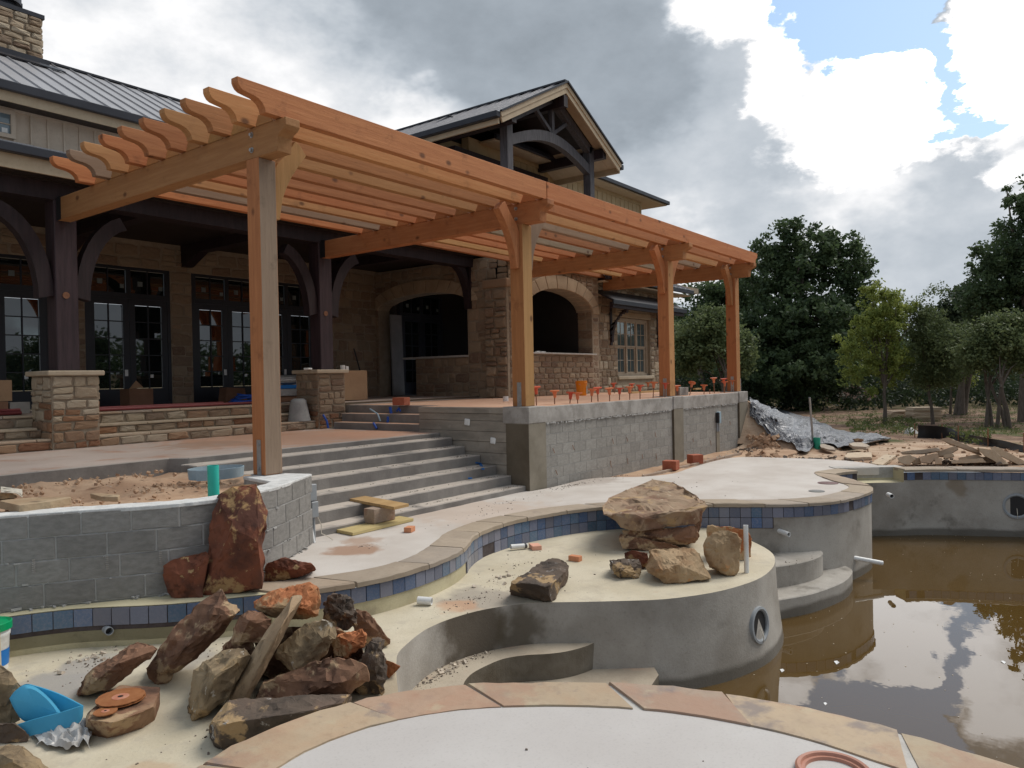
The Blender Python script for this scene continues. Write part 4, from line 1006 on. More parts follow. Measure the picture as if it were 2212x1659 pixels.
# ------------------------------------------------------------------ stone piers, porch, house
def pier(x0, y0, label, seed, rust):
    w = .72; p = thing('stone_pier', label, 'pier', (x0 + w / 2, y0 + w / 2, ZT))
    g = G(); g.box((x0, y0, ZT - .1), (x0 + w, y0 + w, 2.13)); g.build('mortar_core', 'stone_mortar', p)
    fn = lambda x, y, r: 'rust_stone' if y < rust + r.uniform(-.15, .15) else ('pale_stone' if seed == 1 else 'wall_stone')
    lay_stones(p, (x0, y0, ZT), (1, 0, 0), w, 1.17, mat='pale_stone', hr=(.1, .2), wr=(.14, .36), seed=seed, matfn=fn)
    lay_stones(p, (x0, y0 + w, ZT), (0, -1, 0), w, 1.17, mat='pale_stone', hr=(.1, .2), wr=(.14, .34), seed=seed + 40, matfn=fn)
    lay_stones(p, (x0 + w, y0, ZT), (0, 1, 0), w, 1.17, hr=(.14, .24), wr=(.2, .36), seed=seed + 60, matfn=fn)
    g = G(); g.box((x0 - .075, y0 - .075, 2.125), (x0 + w + .075, y0 + w + .075, 2.205)); g.build('cap', 'limestone_cap', p, bevel=.014)
    return p
pier(5.24, 13.03, 'stone pier at left under the nearer purple timber post', 1, .62)
pier(10.42, 12.98, 'stone pier beside the patio side steps with white cups on its cap', 2, .3)

def porch_post(xc, label, seed):
    y0 = 13.22; w = .345; p = thing('porch_post', label, 'post', (xc, y0 + w / 2, 2.2))
    g = G(); g.box((xc - w / 2, y0, 2.2), (xc + w / 2, y0 + w, 5.0)); g.build('shaft', 'purple_timber', p, bevel=.012)
    for sx in (-1, 1):                                        # curved knee braces along the beam
        o = []; i_ = []
        for k in range(9):
            t = k / 8; a = t * 1.35
            o.append((sx * (w / 2 + .95 * (1 - math.cos(a)) + .0), 3.42 + 1.42 * math.sin(a) / math.sin(1.35)))
            i_.append((sx * (w / 2 + .22 + .95 * (1 - math.cos(a)) * .86), 3.42 + 1.42 * math.sin(a) / math.sin(1.35) - .05 - .15 * t))
        g = G(); poly = o + i_[::-1]
        for k in range(8):
            q = [o[k], o[k + 1], i_[k + 1], i_[k]]
            g.extrude(q, (xc, y0 + .07, 0), (1, 0, 0), (0, 0, 1), (0, 1, 0), .2)
        g.build('knee_brace', 'dark_timber', p)
    g = G(); g.cyl((xc - .02, y0 - .012, 3.43 + .0), (xc - .02, y0 + .02, 3.43), .055, n=10); g.build('knot_plug', 'rusty', p)
    return p
porch_post(5.59, 'purple brown timber post on the left stone pier', 1)
porch_post(10.88, 'purple brown timber post on the stone pier by the patio side steps', 2)

house = thing('house', 'tan two storey stone house with dark metal roof, deep porch and french doors', 'house', (8, 17, 1.5))
FZ = 1.5                                                    # porch floor
g = G(); g.prism([(-3, 13.8), (11.1, 13.8), (11.1, 13.1), (16.4, 13.1), (16.4, 17.4), (-3, 17.4)], .9, FZ - .02); g.prism([(11.3, 12.7), (16.4, 12.7), (16.4, 13.1), (11.3, 13.1)], .9, ZP + .004)
pfl = g.build('porch_floor', ['dim_plaster', 'terrace_concrete'], house)
for p in pfl.data.polygons:
    if p.normal.z > .9: p.material_index = 1
# stone steps up to the porch at left
for i, (y, z, ov) in enumerate(((13.08, 1.13, 0), (13.4, 1.30, .03), (13.72, FZ - .005, .02))):
    z0 = (ZT, 1.13, 1.30)[i]
    g = G(); g.box((-3, y, ZT - .05), (5.26, y + .5, z - .035)); g.box((5.94, y, ZT - .05), (10.44, y + .5, z - .035))
    g.build('stair_core', 'stone_mortar', house)
    for a, b in ((2.5, 5.24), (5.96, 10.42)):
        lay_stones(house, (a, y, z0), (1, 0, 0), b - a, z - .035 - z0, hr=(.2, .2), wr=(.22, .5), seed=70 + i + int(a), mat='wall_stone', depth=.035, names='riser_stone',
                   matfn=lambda x, yy, r: r.choice(('rust_stone', 'wall_stone', 'pale_stone')))
        x = a; rr = random.Random(i + int(a))
        while x < b - .1:
            w = min(rr.uniform(.5, 1.1), b - x); g = G(); g.obox((x + w / 2, y + .17 - ov / 2, z - .018), w - .012, .38 + ov, .036 + rr.uniform(-.004, .006), Quaternion((1, 0, 0), rr.uniform(-.01, .01)))
            g.build('tread_stone', 'limestone_cap' if i == 1 else 'flagstone', house, bevel=.006); x += w
# back wall
DOORS = [(4.95, 6.88, 2), (7.55, 9.46, 2), (9.99, 13.67, 4)]; DT = 4.6
segs = []; x = 2.0
for a, b, _ in DOORS: segs.append((x, a)); x = b
segs.append((x, 16.4))
g = G()
for a, b in segs: g.box((a, 17.05, FZ - .1), (b, 17.35, DT))
g.box((2.0, 17.05, DT), (16.4, 17.35, 5.6)); g.build('back_wall', 'stone_mortar', house)
for k, (a, b) in enumerate(segs):
    if k: lay_stones(house, (a, 17.05, FZ), (1, 0, 0), b - a, DT - FZ, hr=(.17, .32), wr=(.25, .5), seed=80 + k)
lay_stones(house, (4.0, 17.05, DT), (1, 0, 0), 12.4, .52, hr=(.2, .3), wr=(.3, .6), seed=90)
# french doors
def door_unit(x0, x1, n, idx, parent=None, y=17.06):
    parent = parent or house; g = G(); T = FZ; tz = 3.95
    g.box((x0, y, T), (x0 + .07, y + .12, DT)); g.box((x1 - .07, y, T), (x1, y + .12, DT)); g.box((x0 + .07, y, DT - .07), (x1 - .07, y + .12, DT))
    g.box((x0 + .07, y - .01, tz - .06), (x1 - .07, y + .12, tz + .06)); g.box((x0 + .07, y - .02, T), (x1 - .07, y + .12, T + .05))
    w = (x1 - x0 - .14) / n; panes = []
    for i in range(n):
        a = x0 + .07 + i * w; b = a + w; s = .135
        g.box((a + .004, y + .01, T + .05), (a + s, y + .07, tz - .06)); g.box((b - s, y + .01, T + .05), (b - .004, y + .07, tz - .06))
        g.box((a + s, y + .01, T + .05), (b - s, y + .07, T + .38)); g.box((a + s, y + .01, tz - .2), (b - s, y + .07, tz - .06))
        g.box((a, y + .005, tz + .06), (a + .05, y + .08, DT - .07)); g.box((b - .05, y + .005, tz + .06), (b, y + .08, DT - .07))
        pa, pb, pz0, pz1 = a + s, b - s, T + .38, tz - .2
        for r in range(5):
            for c in range(2):
                u0 = pa + (pb - pa) * c / 2; u1 = pa + (pb - pa) * (c + 1) / 2; v0 = pz0 + (pz1 - pz0) * r / 5; v1 = pz0 + (pz1 - pz0) * (r + 1) / 5
                panes.append((u0 + .008, u1 - .008, v0 + .008, v1 - .008))
        g.box(((pa + pb) / 2 - .011, y + .022, pz0), ((pa + pb) / 2 + .011, y + .06, pz1))
        for r in range(1, 5):
            v = pz0 + (pz1 - pz0) * r / 5; g.box((pa, y + .024, v - .011), ((pa + pb) / 2 - .011, y + .058, v + .011)); g.box(((pa + pb) / 2 + .011, y + .024, v - .011), (pb, y + .058, v + .011))
        ta, tb = a + .05, b - .05
        for c in range(2):
            u0 = ta + (tb - ta) * c / 2; u1 = ta + (tb - ta) * (c + 1) / 2; panes.append((u0 + .006, u1 - .006, tz + .066, DT - .076))
        g.box(((ta + tb) / 2 - .011, y + .02, tz + .06), ((ta + tb) / 2 + .011, y + .06, DT - .07))
    d = g.build('french_door', 'door_frame', parent)
    rr = random.Random(idx)
    for u0, u1, v0, v1 in panes:
        q = G(); yy = y + .045; e = rr.uniform(-.0035, .0035); e2 = rr.uniform(-.002, .002)
        q.add([(u0, yy - e, v0), (u1, yy + e, v0), (u1, yy + e + e2, v1), (u0, yy - e + e2, v1), (u0, yy - e + .006, v0), (u1, yy + e + .006, v0), (u1, yy + e + e2 + .006, v1), (u0, yy - e + e2 + .006, v1)], [(0, 1, 2, 3), (7, 6, 5, 4), (0, 4, 5, 1), (1, 5, 6, 2), (2, 6, 7, 3), (3, 7, 4, 0)]); q.build('pane', 'door_glass', d)
    for i in range(n):
        a = x0 + .07 + i * w
        for fx, z, s in ((.25, 4.18, .11), (.8, 4.12, .09)):
            q = G(); q.box((a + w * fx, y + .036, z), (a + w * fx + s, y + .042, z + s)); q.build('sticker', 'sticker', d)
    for i in range(n):
        a = x0 + .07 + (i + (.9 if i % 2 == 0 else .55)) * w
        q = G(); q.box((a - .04, y - .004, 2.16 if i % 2 == 0 else 2.12), (a + .03, y + .004, 2.30 if i % 2 == 0 else 2.19)); q.build('sticker', 'white_plastic', d)
for i, (a, b, n) in enumerate(DOORS): door_unit(a, b, n, i)
# porch timbers and ceiling
g = G(); g.box((1.5, 13.2, 4.95), (15.95, 13.56, 5.22)); g.build('porch_beam', 'dark_timber', house)
g = G(); g.box((1.5, 13.1, 5.22), (17.0, 17.3, 5.28)); g.build('porch_ceiling', 'ceiling_wood', house)
for xb in (4.3, 7.2, 9.86, 13.9):
    g = G(); g.box((xb - .13, 13.56, 5.0), (xb + .13, 17.03, 5.22)); g.build('ceiling_beam', 'dark_timber', house)
    g = G(); g.extrude([(0, 5.0), (0, 4.72), (-.12, 4.72), (-.75, 5.0)], (xb - .12, 17.03, 0), (0, 1, 0), (0, 0, 1), (1, 0, 0), .24); g.build('corbel', 'dark_timber', house)
g = G(); g.box((-.6, 13.3, FZ - .1), (-.3, 17.3, 5.5)); g.build('added_end_wall', 'stone_mortar', house)  # unseen end wall, added to keep side light out of the porch
g = G(); o_ = []                                            # brace at the wing wall
for k in range(9):
    t = k / 8; a = t * 1.4; o_.append((15.2 + .62 * math.sin(a), 4.95 - 1.05 * (1 - math.cos(a)) / (1 - math.cos(1.4))))
for k in range(8):
    p, q = o_[k], o_[k + 1]; t0, t1 = k / 8, (k + 1) / 8
    g.extrude([p, q, (q[0] + .05 + .16 * (1 - t1), q[1] + .16 * (1 - t1) + .02), (p[0] + .05 + .16 * (1 - t0), p[1] + .16 * (1 - t0) + .02)] if k else [p, q, (q[0] + .05 + .16 * (1 - t1), q[1] + .16 * (1 - t1)), (p[0] + .16, 4.95)], (0, 13.28, 0), (1, 0, 0), (0, 0, 1), (0, 1, 0), .2)
g.box((15.82, 13.27, 3.84), (15.9, 13.49, 4.95)); g.build('knee_brace', 'dark_timber', house)
# porch roof, fascia, gutter
x0, x1 = .5, 16.6
def roof_plane(parent, x0, x1, y0, z0, y1, z1, pitch=.42, th=.06, mat='roof_metal', seams=True, xoff=0):
    g = G(); g.add([(x0, y0, z0), (x1, y0, z0), (x1, y1, z1), (x0, y1, z1), (x0, y0, z0 - th), (x1, y0, z0 - th), (x1, y1, z1 - th), (x0, y1, z1 - th)],
                   [(0, 1, 2, 3), (7, 6, 5, 4), (0, 4, 5, 1), (1, 5, 6, 2), (2, 6, 7, 3), (3, 7, 4, 0)])
    r = g.build('roof', mat, parent)
    if seams:
        d = Vector((0, y1 - y0, z1 - z0)).normalized(); n = Vector((0, -d.z, d.y)); x = x0 + pitch * .6 + xoff
        while x < x1:
            g = G(); a = Vector((x, y0, z0)) + n * .016; b = Vector((x, y1, z1)) + n * .016; g.beam(a, b, .022, .034, up=n); g.build('seam', 'roof_metal', r); x += pitch
    return r
roof_plane(house, x0, x1, 12.72, 5.58, 16.85, 6.75)
g = G(); g.box((x0, 12.66, 5.44), (x1, 12.78, 5.585)); g.build('gutter', 'dark_metal', house, bevel=.015)
g = G(); g.box((x0, 12.79, 5.23), (x1, 12.83, 5.45)); g.build('fascia', 'tan_trim', house)
g = G(); g.box((x0, 12.83, 5.24), (x1, 13.2, 5.27)); g.build('soffit', 'ceiling_wood', house)
# upper storey
UY = 16.8
g = G(); g.box((1.0, UY + .03, 5.6), (16.6, UY + .3, 7.75)); g.build('upper_wall', 'siding', house)
bx = 3.74
k = 0
while bx < 9.2:
    if not (5.2 < bx + .3 < 6.2) and not (5.2 < bx < 6.2):
        g = G(); g.box((bx + .02, UY + .005, 6.3), (bx + .285, UY + .03, 7.55)); g.build('siding_board', 'siding', house)
    g = G(); g.box((bx - .02, UY - .02, 6.3), (bx + .02, UY + .03, 7.55)); g.build('batten', 'siding', house)
    bx += .307; k += 1
g = G(); g.box((1.0, UY - .035, 7.38), (16.6, UY + .03, 7.6)); g.build('frieze', 'siding', house)
wf = G(); X0, X1, Z0, Z1_ = 5.28, 6.21, 6.83, 7.38
wf.box((X0, UY - .05, Z0), (X0 + .08, UY + .03, Z1_)); wf.box((X1 - .08, UY - .05, Z0), (X1, UY + .03, Z1_)); wf.box((X0 + .08, UY - .05, Z0), (X1 - .08, UY + .03, Z0 + .08)); wf.box((X0 + .08, UY - .05, Z1_ - .08), (X1 - .08, UY + .03, Z1_))
wf.box((X0 + .08, UY - .02, 7.09), (X1 - .08, UY + .02, 7.11)); wf.box((5.735, UY - .018, Z0 + .08), (5.755, UY + .02, 7.09)); wf.box((5.735, UY - .018, 7.11), (5.755, UY + .02, Z1_ - .08))
w_ = wf.build('window', 'siding', house)
for a, b in ((X0 + .08, 5.735), (5.755, X1 - .08)):
    for c, d in ((Z0 + .08, 7.09), (7.11, Z1_ - .08)):
        q = G(); q.box((a, UY + .0, c), (b, UY + .006, d)); q.build('pane', 'small_glass', w_)
q = G(); q.box((5.98, UY - .004, 6.93), (6.08, UY + 0, 7.02)); q.build('sticker', 'white_plastic', w_)
rf = roof_plane(house, -1.0, 16.2, 16.2, 7.73, 20.0, 9.78, xoff=.12)
g = G(); g.add([(-1, 20, 9.78), (16.2, 20, 9.78), (16.2, 23.8, 7.73), (-1, 23.8, 7.73)], [(0, 1, 2, 3)]); g.build('rear_roof', 'roof_metal', house)
g = G(); g.beam((-1, 20, 9.8), (16.2, 20, 9.8), .16, .05); g.build('ridge_cap', 'dark_metal', rf)
g = G(); g.box((-1.0, 16.13, 7.56), (16.2, 16.25, 7.735)); g.build('gutter', 'dark_metal', house, bevel=.015)
g = G(); g.box((-1.0, 16.26, 7.38), (16.2, 16.3, 7.58)); g.build('fascia', 'tan_trim', house)
g = G(); g.box((-1.0, 16.3, 7.42), (16.2, UY + .03, 7.45)); g.build('soffit', 'ceiling_wood', house)
ch = G(); ch.box((5.9, 19.6, 9.0), (7.86, 20.7, 10.62)); chim = ch.build('chimney', 'stone_mortar', house)
lay_stones(chim, (5.9, 19.6, 9.45), (1, 0, 0), 1.96, 1.17, hr=(.12, .2), wr=(.25, .55), seed=120, mat='pale_stone', depth=.05, matfn=lambda x, y, r: r.choice(('pale_stone', 'wall_stone')))
lay_stones(chim, (7.86, 19.6, 9.7), (0, 1, 0), 1.1, .92, hr=(.12, .2), wr=(.25, .5), seed=121, mat='pale_stone', depth=.05)
g = G(); g.box((5.86, 19.56, 10.62), (7.92, 20.74, 10.72)); g.build('chimney_cap', 'dark_metal', house)
g = G(); g.cyl((7.2, 19.95, 10.86), (7.2, 19.95, 11.6), .36, n=18); g.cyl((7.2, 19.95, 10.72), (7.2, 19.95, 10.86), .25, n=18); g.cyl((7.55, 19.85, 10.72), (7.55, 19.85, 10.95), .015, n=6); g.build('flue', 'dark_metal', house, smooth=40)
g = G(); a = Vector((0, 19.62, 9.575)); d = Vector((0, 3.8, 2.05)).normalized()
g.box((5.8, 19.5, 9.5), (7.98, 19.6, 9.66)); g.beam((5.6, 19.2, 9.40), (8.15, 19.2, 9.40), .3, .02, up=(0, -d.z, d.y)); g.build('flashing', 'dark_metal', house)

# ------------------------------------------------------------------ gabled kitchen wing
wing = thing('gabled_wing', 'stone outdoor kitchen wing with arched openings and a timber gable balcony above', 'building', (18.5, 12.2, 1.43))
KX, KY, KR = 15.9, 12.05, 20.15
def arch_block(x0, x1, zs, rise, z0=0.0, zend=9):
    cx, hw = (x0 + x1) / 2, (x1 - x0) / 2
    def f(v0, v1):
        v = (v0 + v1) / 2
        if v < z0: return []
        if v <= zs: return [(x0, x1)]
        if v < zs + rise: k = math.sqrt(max(0, 1 - ((v - zs) / rise) ** 2)) * hw; return [(cx - k, cx + k)]
        return []
    return f
def arch_wall(parent, org, u, w, h, x0, x1, zs, rise, sill, th, mat='stone_mortar', n=14):
    """ mortar wall with an arched opening, its thickness behind the face """
    u = Vector(u); nb = Vector((-u.y, u.x, 0)); g = G(); cx, hw = (x0 + x1) / 2, (x1 - x0) / 2
    A = [(cx - hw * math.cos(math.pi * i / n), zs + rise * math.sin(math.pi * i / n)) for i in range(n + 1)]
    def q(poly): g.extrude(poly, org, u, (0, 0, 1), nb, th)
    q([(0, 0), (x0, 0), (x0, h), (0, h)]); q([(x1, 0), (w, 0), (w, h), (x1, h)])
    if sill: q([(x0, 0), (x1, 0), (x1, sill), (x0, sill)])
    for i in range(n): q([A[i], A[i + 1], (A[i + 1][0], h), (A[i][0], h)])
    g.build('wall_core', mat, parent)
    return A
def arch_ring(parent, org, u, x0, x1, zs, rise, wd, depth, n=11, inner=.5):
    cx, hw = (x0 + x1) / 2, (x1 - x0) / 2; u = Vector(u); nf = Vector((u.y, -u.x, 0))
    for i in range(n):
        a0, a1 = math.pi * i / n + .006, math.pi * (i + 1) / n - .006
        P = lambda a, d: (cx - (hw + d) * math.cos(a), zs + (rise + d) * math.sin(a))
        am = (a0 + a1) / 2
        g = G(); g.extrude([P(a0, 0), P(am, 0), P(a1, 0), P(a1, wd), P(am, wd), P(a0, wd)], Vector(org) - nf * inner, u, (0, 0, 1), nf, depth + inner)
        g.build('arch_stone', 'arch_stone', parent, bevel=.008)
# front wall with serving hatch
AX0, AX1, AZS, AR = .82, 4.22, 2.42, .62                      # along X from KX; heights above 1.43
H0 = 1.43
arch_wall(wing, (KX, KY, H0), (1, 0, 0), KR - KX + .35, 3.75, AX0, AX1, AZS, AR, 1.16, .55)
ab = arch_block(AX0 - .02, AX1 + .02, AZS, AR + .42, 1.16)
lay_stones(wing, (KX, KY, H0), (1, 0, 0), KR - KX, 3.7, blocked=ab, hr=(.15, .3), wr=(.2, .48), seed=200)
arch_ring(wing, (KX, KY, H0), (1, 0, 0), AX0, AX1, AZS, AR, .38, .05)
lay_stones(wing, (KX + AX1, KY + .0, H0 + 1.2), (0, 1, 0), .01, .01, seed=1) if False else None
# jamb of the hatch at right (faces left)
lay_stones(wing, (KX + AX1, KY + .55, H0 + 1.2), (0, -1, 0), .55, AZS - 1.1, hr=(.2, .34), wr=(.25, .55), depth=.015, seed=203)
g = G(); g.box((KX + AX0 - .06, KY - .13, H0 + 1.16), (KX + AX1 + .04, KY + .5, H0 + 1.205)); g.build('counter', 'grout_pale', wing, bevel=.008)
# side wall towards the porch
SX = KX; SW = 17.05 - KY
arch_wall(wing, (SX, 17.05, H0), (0, -1, 0), SW, 3.75, .12, 3.6, 2.62, .36, 0, .45)
g = G(); g.box((SX + .02, 13.45, H0), (SX + .4, 15.45, H0 + 1.12)); g.build('counter_wall', 'stone_mortar', wing)
lay_stones(wing, (SX + .02, 15.45, H0), (0, -1, 0), 2.0, 1.12, hr=(.16, .28), wr=(.2, .45), seed=206)
g = G(); g.box((SX - .06, 13.45, H0 + 1.12), (SX + .45, 15.9, H0 + 1.17)); g.build('counter', 'grout_pale', wing)
lay_stones(wing, (SX, 17.05, H0), (0, -1, 0), SW, 3.7, blocked=arch_block(.10, 3.62, 2.62, .76), hr=(.18, .32), wr=(.22, .5), seed=204)
arch_ring(wing, (SX, 17.05, H0), (0, -1, 0), .12, 3.6, 2.62, .36, .38, .04, n=13)
lay_stones(wing, (SX - .1, 12.75, H0), (0, -1, 0), .72, 2.85, hr=(.18, .3), wr=(.2, .4), seed=216, depth=.06)
g = G(); g.box((SX - .1, 12.03, H0), (SX, 12.75, H0 + 2.9)); g.build('pilaster_core', 'stone_mortar', wing)
g = G(); g.box((SX - .16, 11.98, H0 + 2.9), (SX + .02, 12.8, H0 + 3.12)); g.build('pilaster_cap', 'rust_stone', wing, bevel=.02)
# inner room
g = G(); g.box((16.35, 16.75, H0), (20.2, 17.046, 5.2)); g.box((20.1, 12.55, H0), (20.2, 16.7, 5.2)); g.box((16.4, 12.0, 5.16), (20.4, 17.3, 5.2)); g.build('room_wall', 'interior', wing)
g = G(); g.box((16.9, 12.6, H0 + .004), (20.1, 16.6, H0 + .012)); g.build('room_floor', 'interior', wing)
door_unit(16.5, 18.4, 2, 7, wing, 16.62)
# window wall to the right
WY = 12.4; WXR = 25.7; wx0, wx1, wz0, wz1 = 22.3, 24.65, 1.94, 3.9
g = G(); h1 = 5.2
g.box((KR + .3, WY, .2), (wx0, WY + .5, h1)); g.box((wx1, WY, .2), (WXR, WY + .5, h1)); g.box((wx0, WY, .2), (wx1, WY + .5, wz0)); g.box((wx0, WY, wz1), (wx1, WY + .5, h1))
g.box((KR, KY + .02, .9), (KR + .34, WY + .3, h1)); g.build('wall_core', 'stone_mortar', wing)
blk = lambda v0, v1: [(wx0 - KR - .02, wx1 - KR + .02)] if v1 > wz0 - H0 - .04 and v0 < wz1 - H0 + .2 else []
lay_stones(wing, (KR + .34, WY, H0), (1, 0, 0), WXR - KR - .34, 3.75, blocked=lambda a, b: [(s - .34, e - .34) for s, e in blk(a, b)], hr=(.16, .3), wr=(.2, .46), seed=210, mat='wall_stone', matfn=lambda x, y, r: r.choice(('wall_stone', 'wall_stone', 'pale_stone')))
lay_stones(wing, (KR, KY + .02, H0), (1, 0, 0), .34, 3.7, hr=(.16, .3), wr=(.17, .34), seed=212)
lay_stones(wing, (KR + .34, KY + .02, H0), (0, 1, 0), .36, 3.7, hr=(.2, .3), wr=(.17, .34), seed=213)
wn = G(); y = WY + .1
wn.box((wx0, y, wz0), (wx0 + .09, y + .12, wz1)); wn.box((wx1 - .09, y, wz0), (wx1, y + .12, wz1)); wn.box((wx0 + .09, y, wz1 - .1), (wx1 - .09, y + .12, wz1)); wn.box((wx0 + .09, y, wz0), (wx1 - .09, y + .12, wz0 + .09))
panes = []; uw = (wx1 - wx0 - .18) / 3; zm = (wz0 + wz1) / 2 - .0
for i in range(3):
    a = wx0 + .09 + i * uw; b = a + uw
    if i: wn.box((a - .045, y, wz0 + .09), (a + .045, y + .12, wz1 - .1))
    a += .045; b -= .045
    for (c, d, yy, st) in ((zm, wz1 - .1, y + .02, .04), (wz0 + .09, zm, y + .05, .055)):
        wn.box((a, yy, c), (a + st, yy + .04, d)); wn.box((b - st, yy, c), (b, yy + .04, d)); wn.box((a + st, yy, c), (b - st, yy + .04, c + .05)); wn.box((a + st, yy, d - .05), (b - st, yy + .04, d))
        m = (a + b) / 2; wn.box((m - .009, yy + .008, c + .05), (m + .009, yy + .03, d - .05)); k = (c + d) / 2; wn.box((a + st, yy + .009, k - .009), (m - .009, yy + .029, k + .009)); wn.box((m + .009, yy + .009, k - .009), (b - st, yy + .029, k + .009))
        for u0, u1 in ((a + st, m - .009), (m + .009, b - st)):
            for v0, v1 in ((c + .05, k - .009), (k + .009, d - .05)): panes.append((u0, u1, v0, v1, yy + .02))
win_ = wn.build('window', 'win_trim', wing)
for u0, u1, v0, v1, yy in panes:
    q = G(); q.box((u0 + .002, yy, v0 + .002), (u1 - .002, yy + .005, v1 - .002)); q.build('pane', 'window_glass', win_)
g = G(); g.box((wx0 - .06, WY - .07, wz0 - .12), (wx1 + .2, WY + .16, wz0)); g.build('sill', 'limestone_cap', win_, bevel=.02)
g = G(); g.box((wx0 - .05, WY - .02, wz1), (wx1 + .05, WY + .2, wz1 + .2)); g.build('lintel', 'arch_stone', win_, bevel=.01)
# awning
aw = roof_plane(wing, 20.62, 25.95, 11.6, 4.3, 12.4, 4.72, seams=False, mat='dark_metal', th=.05)
g = G(); g.box((20.6, 11.56, 4.16), (25.97, 11.62, 4.31)); g.build('awning_edge', 'dark_metal', aw, bevel=.01)
g = G(); g.box((20.7, 11.64, 4.06), (25.9, 11.76, 4.24)); g.build('awning_beam', 'dark_timber', aw)
for xb in (21.75, 25.15):
    g = G(); pr = []
    for k in range(9):
        t = k / 8; a = t * 1.5; pr.append((.05 + .62 * (1 - math.cos(a)), 3.05 + 1.05 * math.sin(a)))
    for k in range(8):
        p, q = pr[k], pr[k + 1]; g.extrude([(-p[0], p[1]), (-q[0], q[1]), (-q[0] + .04, q[1] - .14), (-p[0] + .14, p[1] - .02)], (xb, WY - .05, 0), (0, 1, 0), (0, 0, 1), (1, 0, 0), .13)
    g.box((xb, WY - .06, 2.95), (xb + .13, WY - .03, 4.2)); g.build('bracket', 'dark_timber', aw)
# lower roof edge beyond the pergola
roof_plane(wing, 20.5, 26.9, 11.75, 5.08, 14.6, 6.4)
g = G(); g.box((20.5, 11.7, 4.93), (26.95, 11.8, 5.085)); g.build('gutter', 'dark_metal', wing, bevel=.012)
g = G(); g.box((20.5, 11.82, 4.86), (26.9, 12.45, 4.9)); g.build('soffit', 'tan_trim', wing)
g = G(); g.box((16.5, 12.15, 5.1), (28.4, 12.35, 5.3)); g.build('wall_core', 'stone_mortar', wing)
# upper right storey: siding wall and eave
g = G(); g.box((17.5, 14.62, 5.3), (28.4, 14.9, 9.15)); g.build('upper_wall', 'siding_gold', wing)
x = 19.4; i = 0
while x < 28.3:
    g = G(); g.box((x - .02, 14.585, 6.5), (x + .02, 14.62, 8.95)); g.build('batten', 'siding_gold', wing)
    if x < 28: g = G(); g.box((x + .022, 14.6, 6.5), (x + .325, 14.62, 8.95)); g.build('siding_board', 'siding_gold', wing)
    x += .347
g = G(); g.box((28.36, 14.58, 6.4), (28.44, 14.66, 9.0)); g.build('corner_board', 'siding_gold', wing)
er = G(); er.add([(18, 14.0, 9.24), (29.75, 14.0, 9.24), (27.6, 16.2, 10.4), (18, 16.2, 10.4), (29.75, 18.4, 9.24)], [(0, 1, 2, 3), (1, 4, 2)]); er.build('roof', 'roof_metal', wing)
g = G(); g.box((18, 13.95, 9.1), (29.82, 14.06, 9.245)); g.box((29.72, 14.06, 9.1), (29.82, 18.3, 9.245)); g.build('gutter', 'dark_metal', wing, bevel=.012)
g = G(); g.box((18, 14.06, 9.06), (29.72, 14.64, 9.11)); g.box((28.44, 14.64, 9.06), (29.72, 18.3, 9.11)); g.build('soffit', 'tan_trim', wing)
g = G(); g.box((19.4, 14.57, 8.93), (28.4, 14.62, 9.07)); g.build('frieze', 'siding_gold', wing)
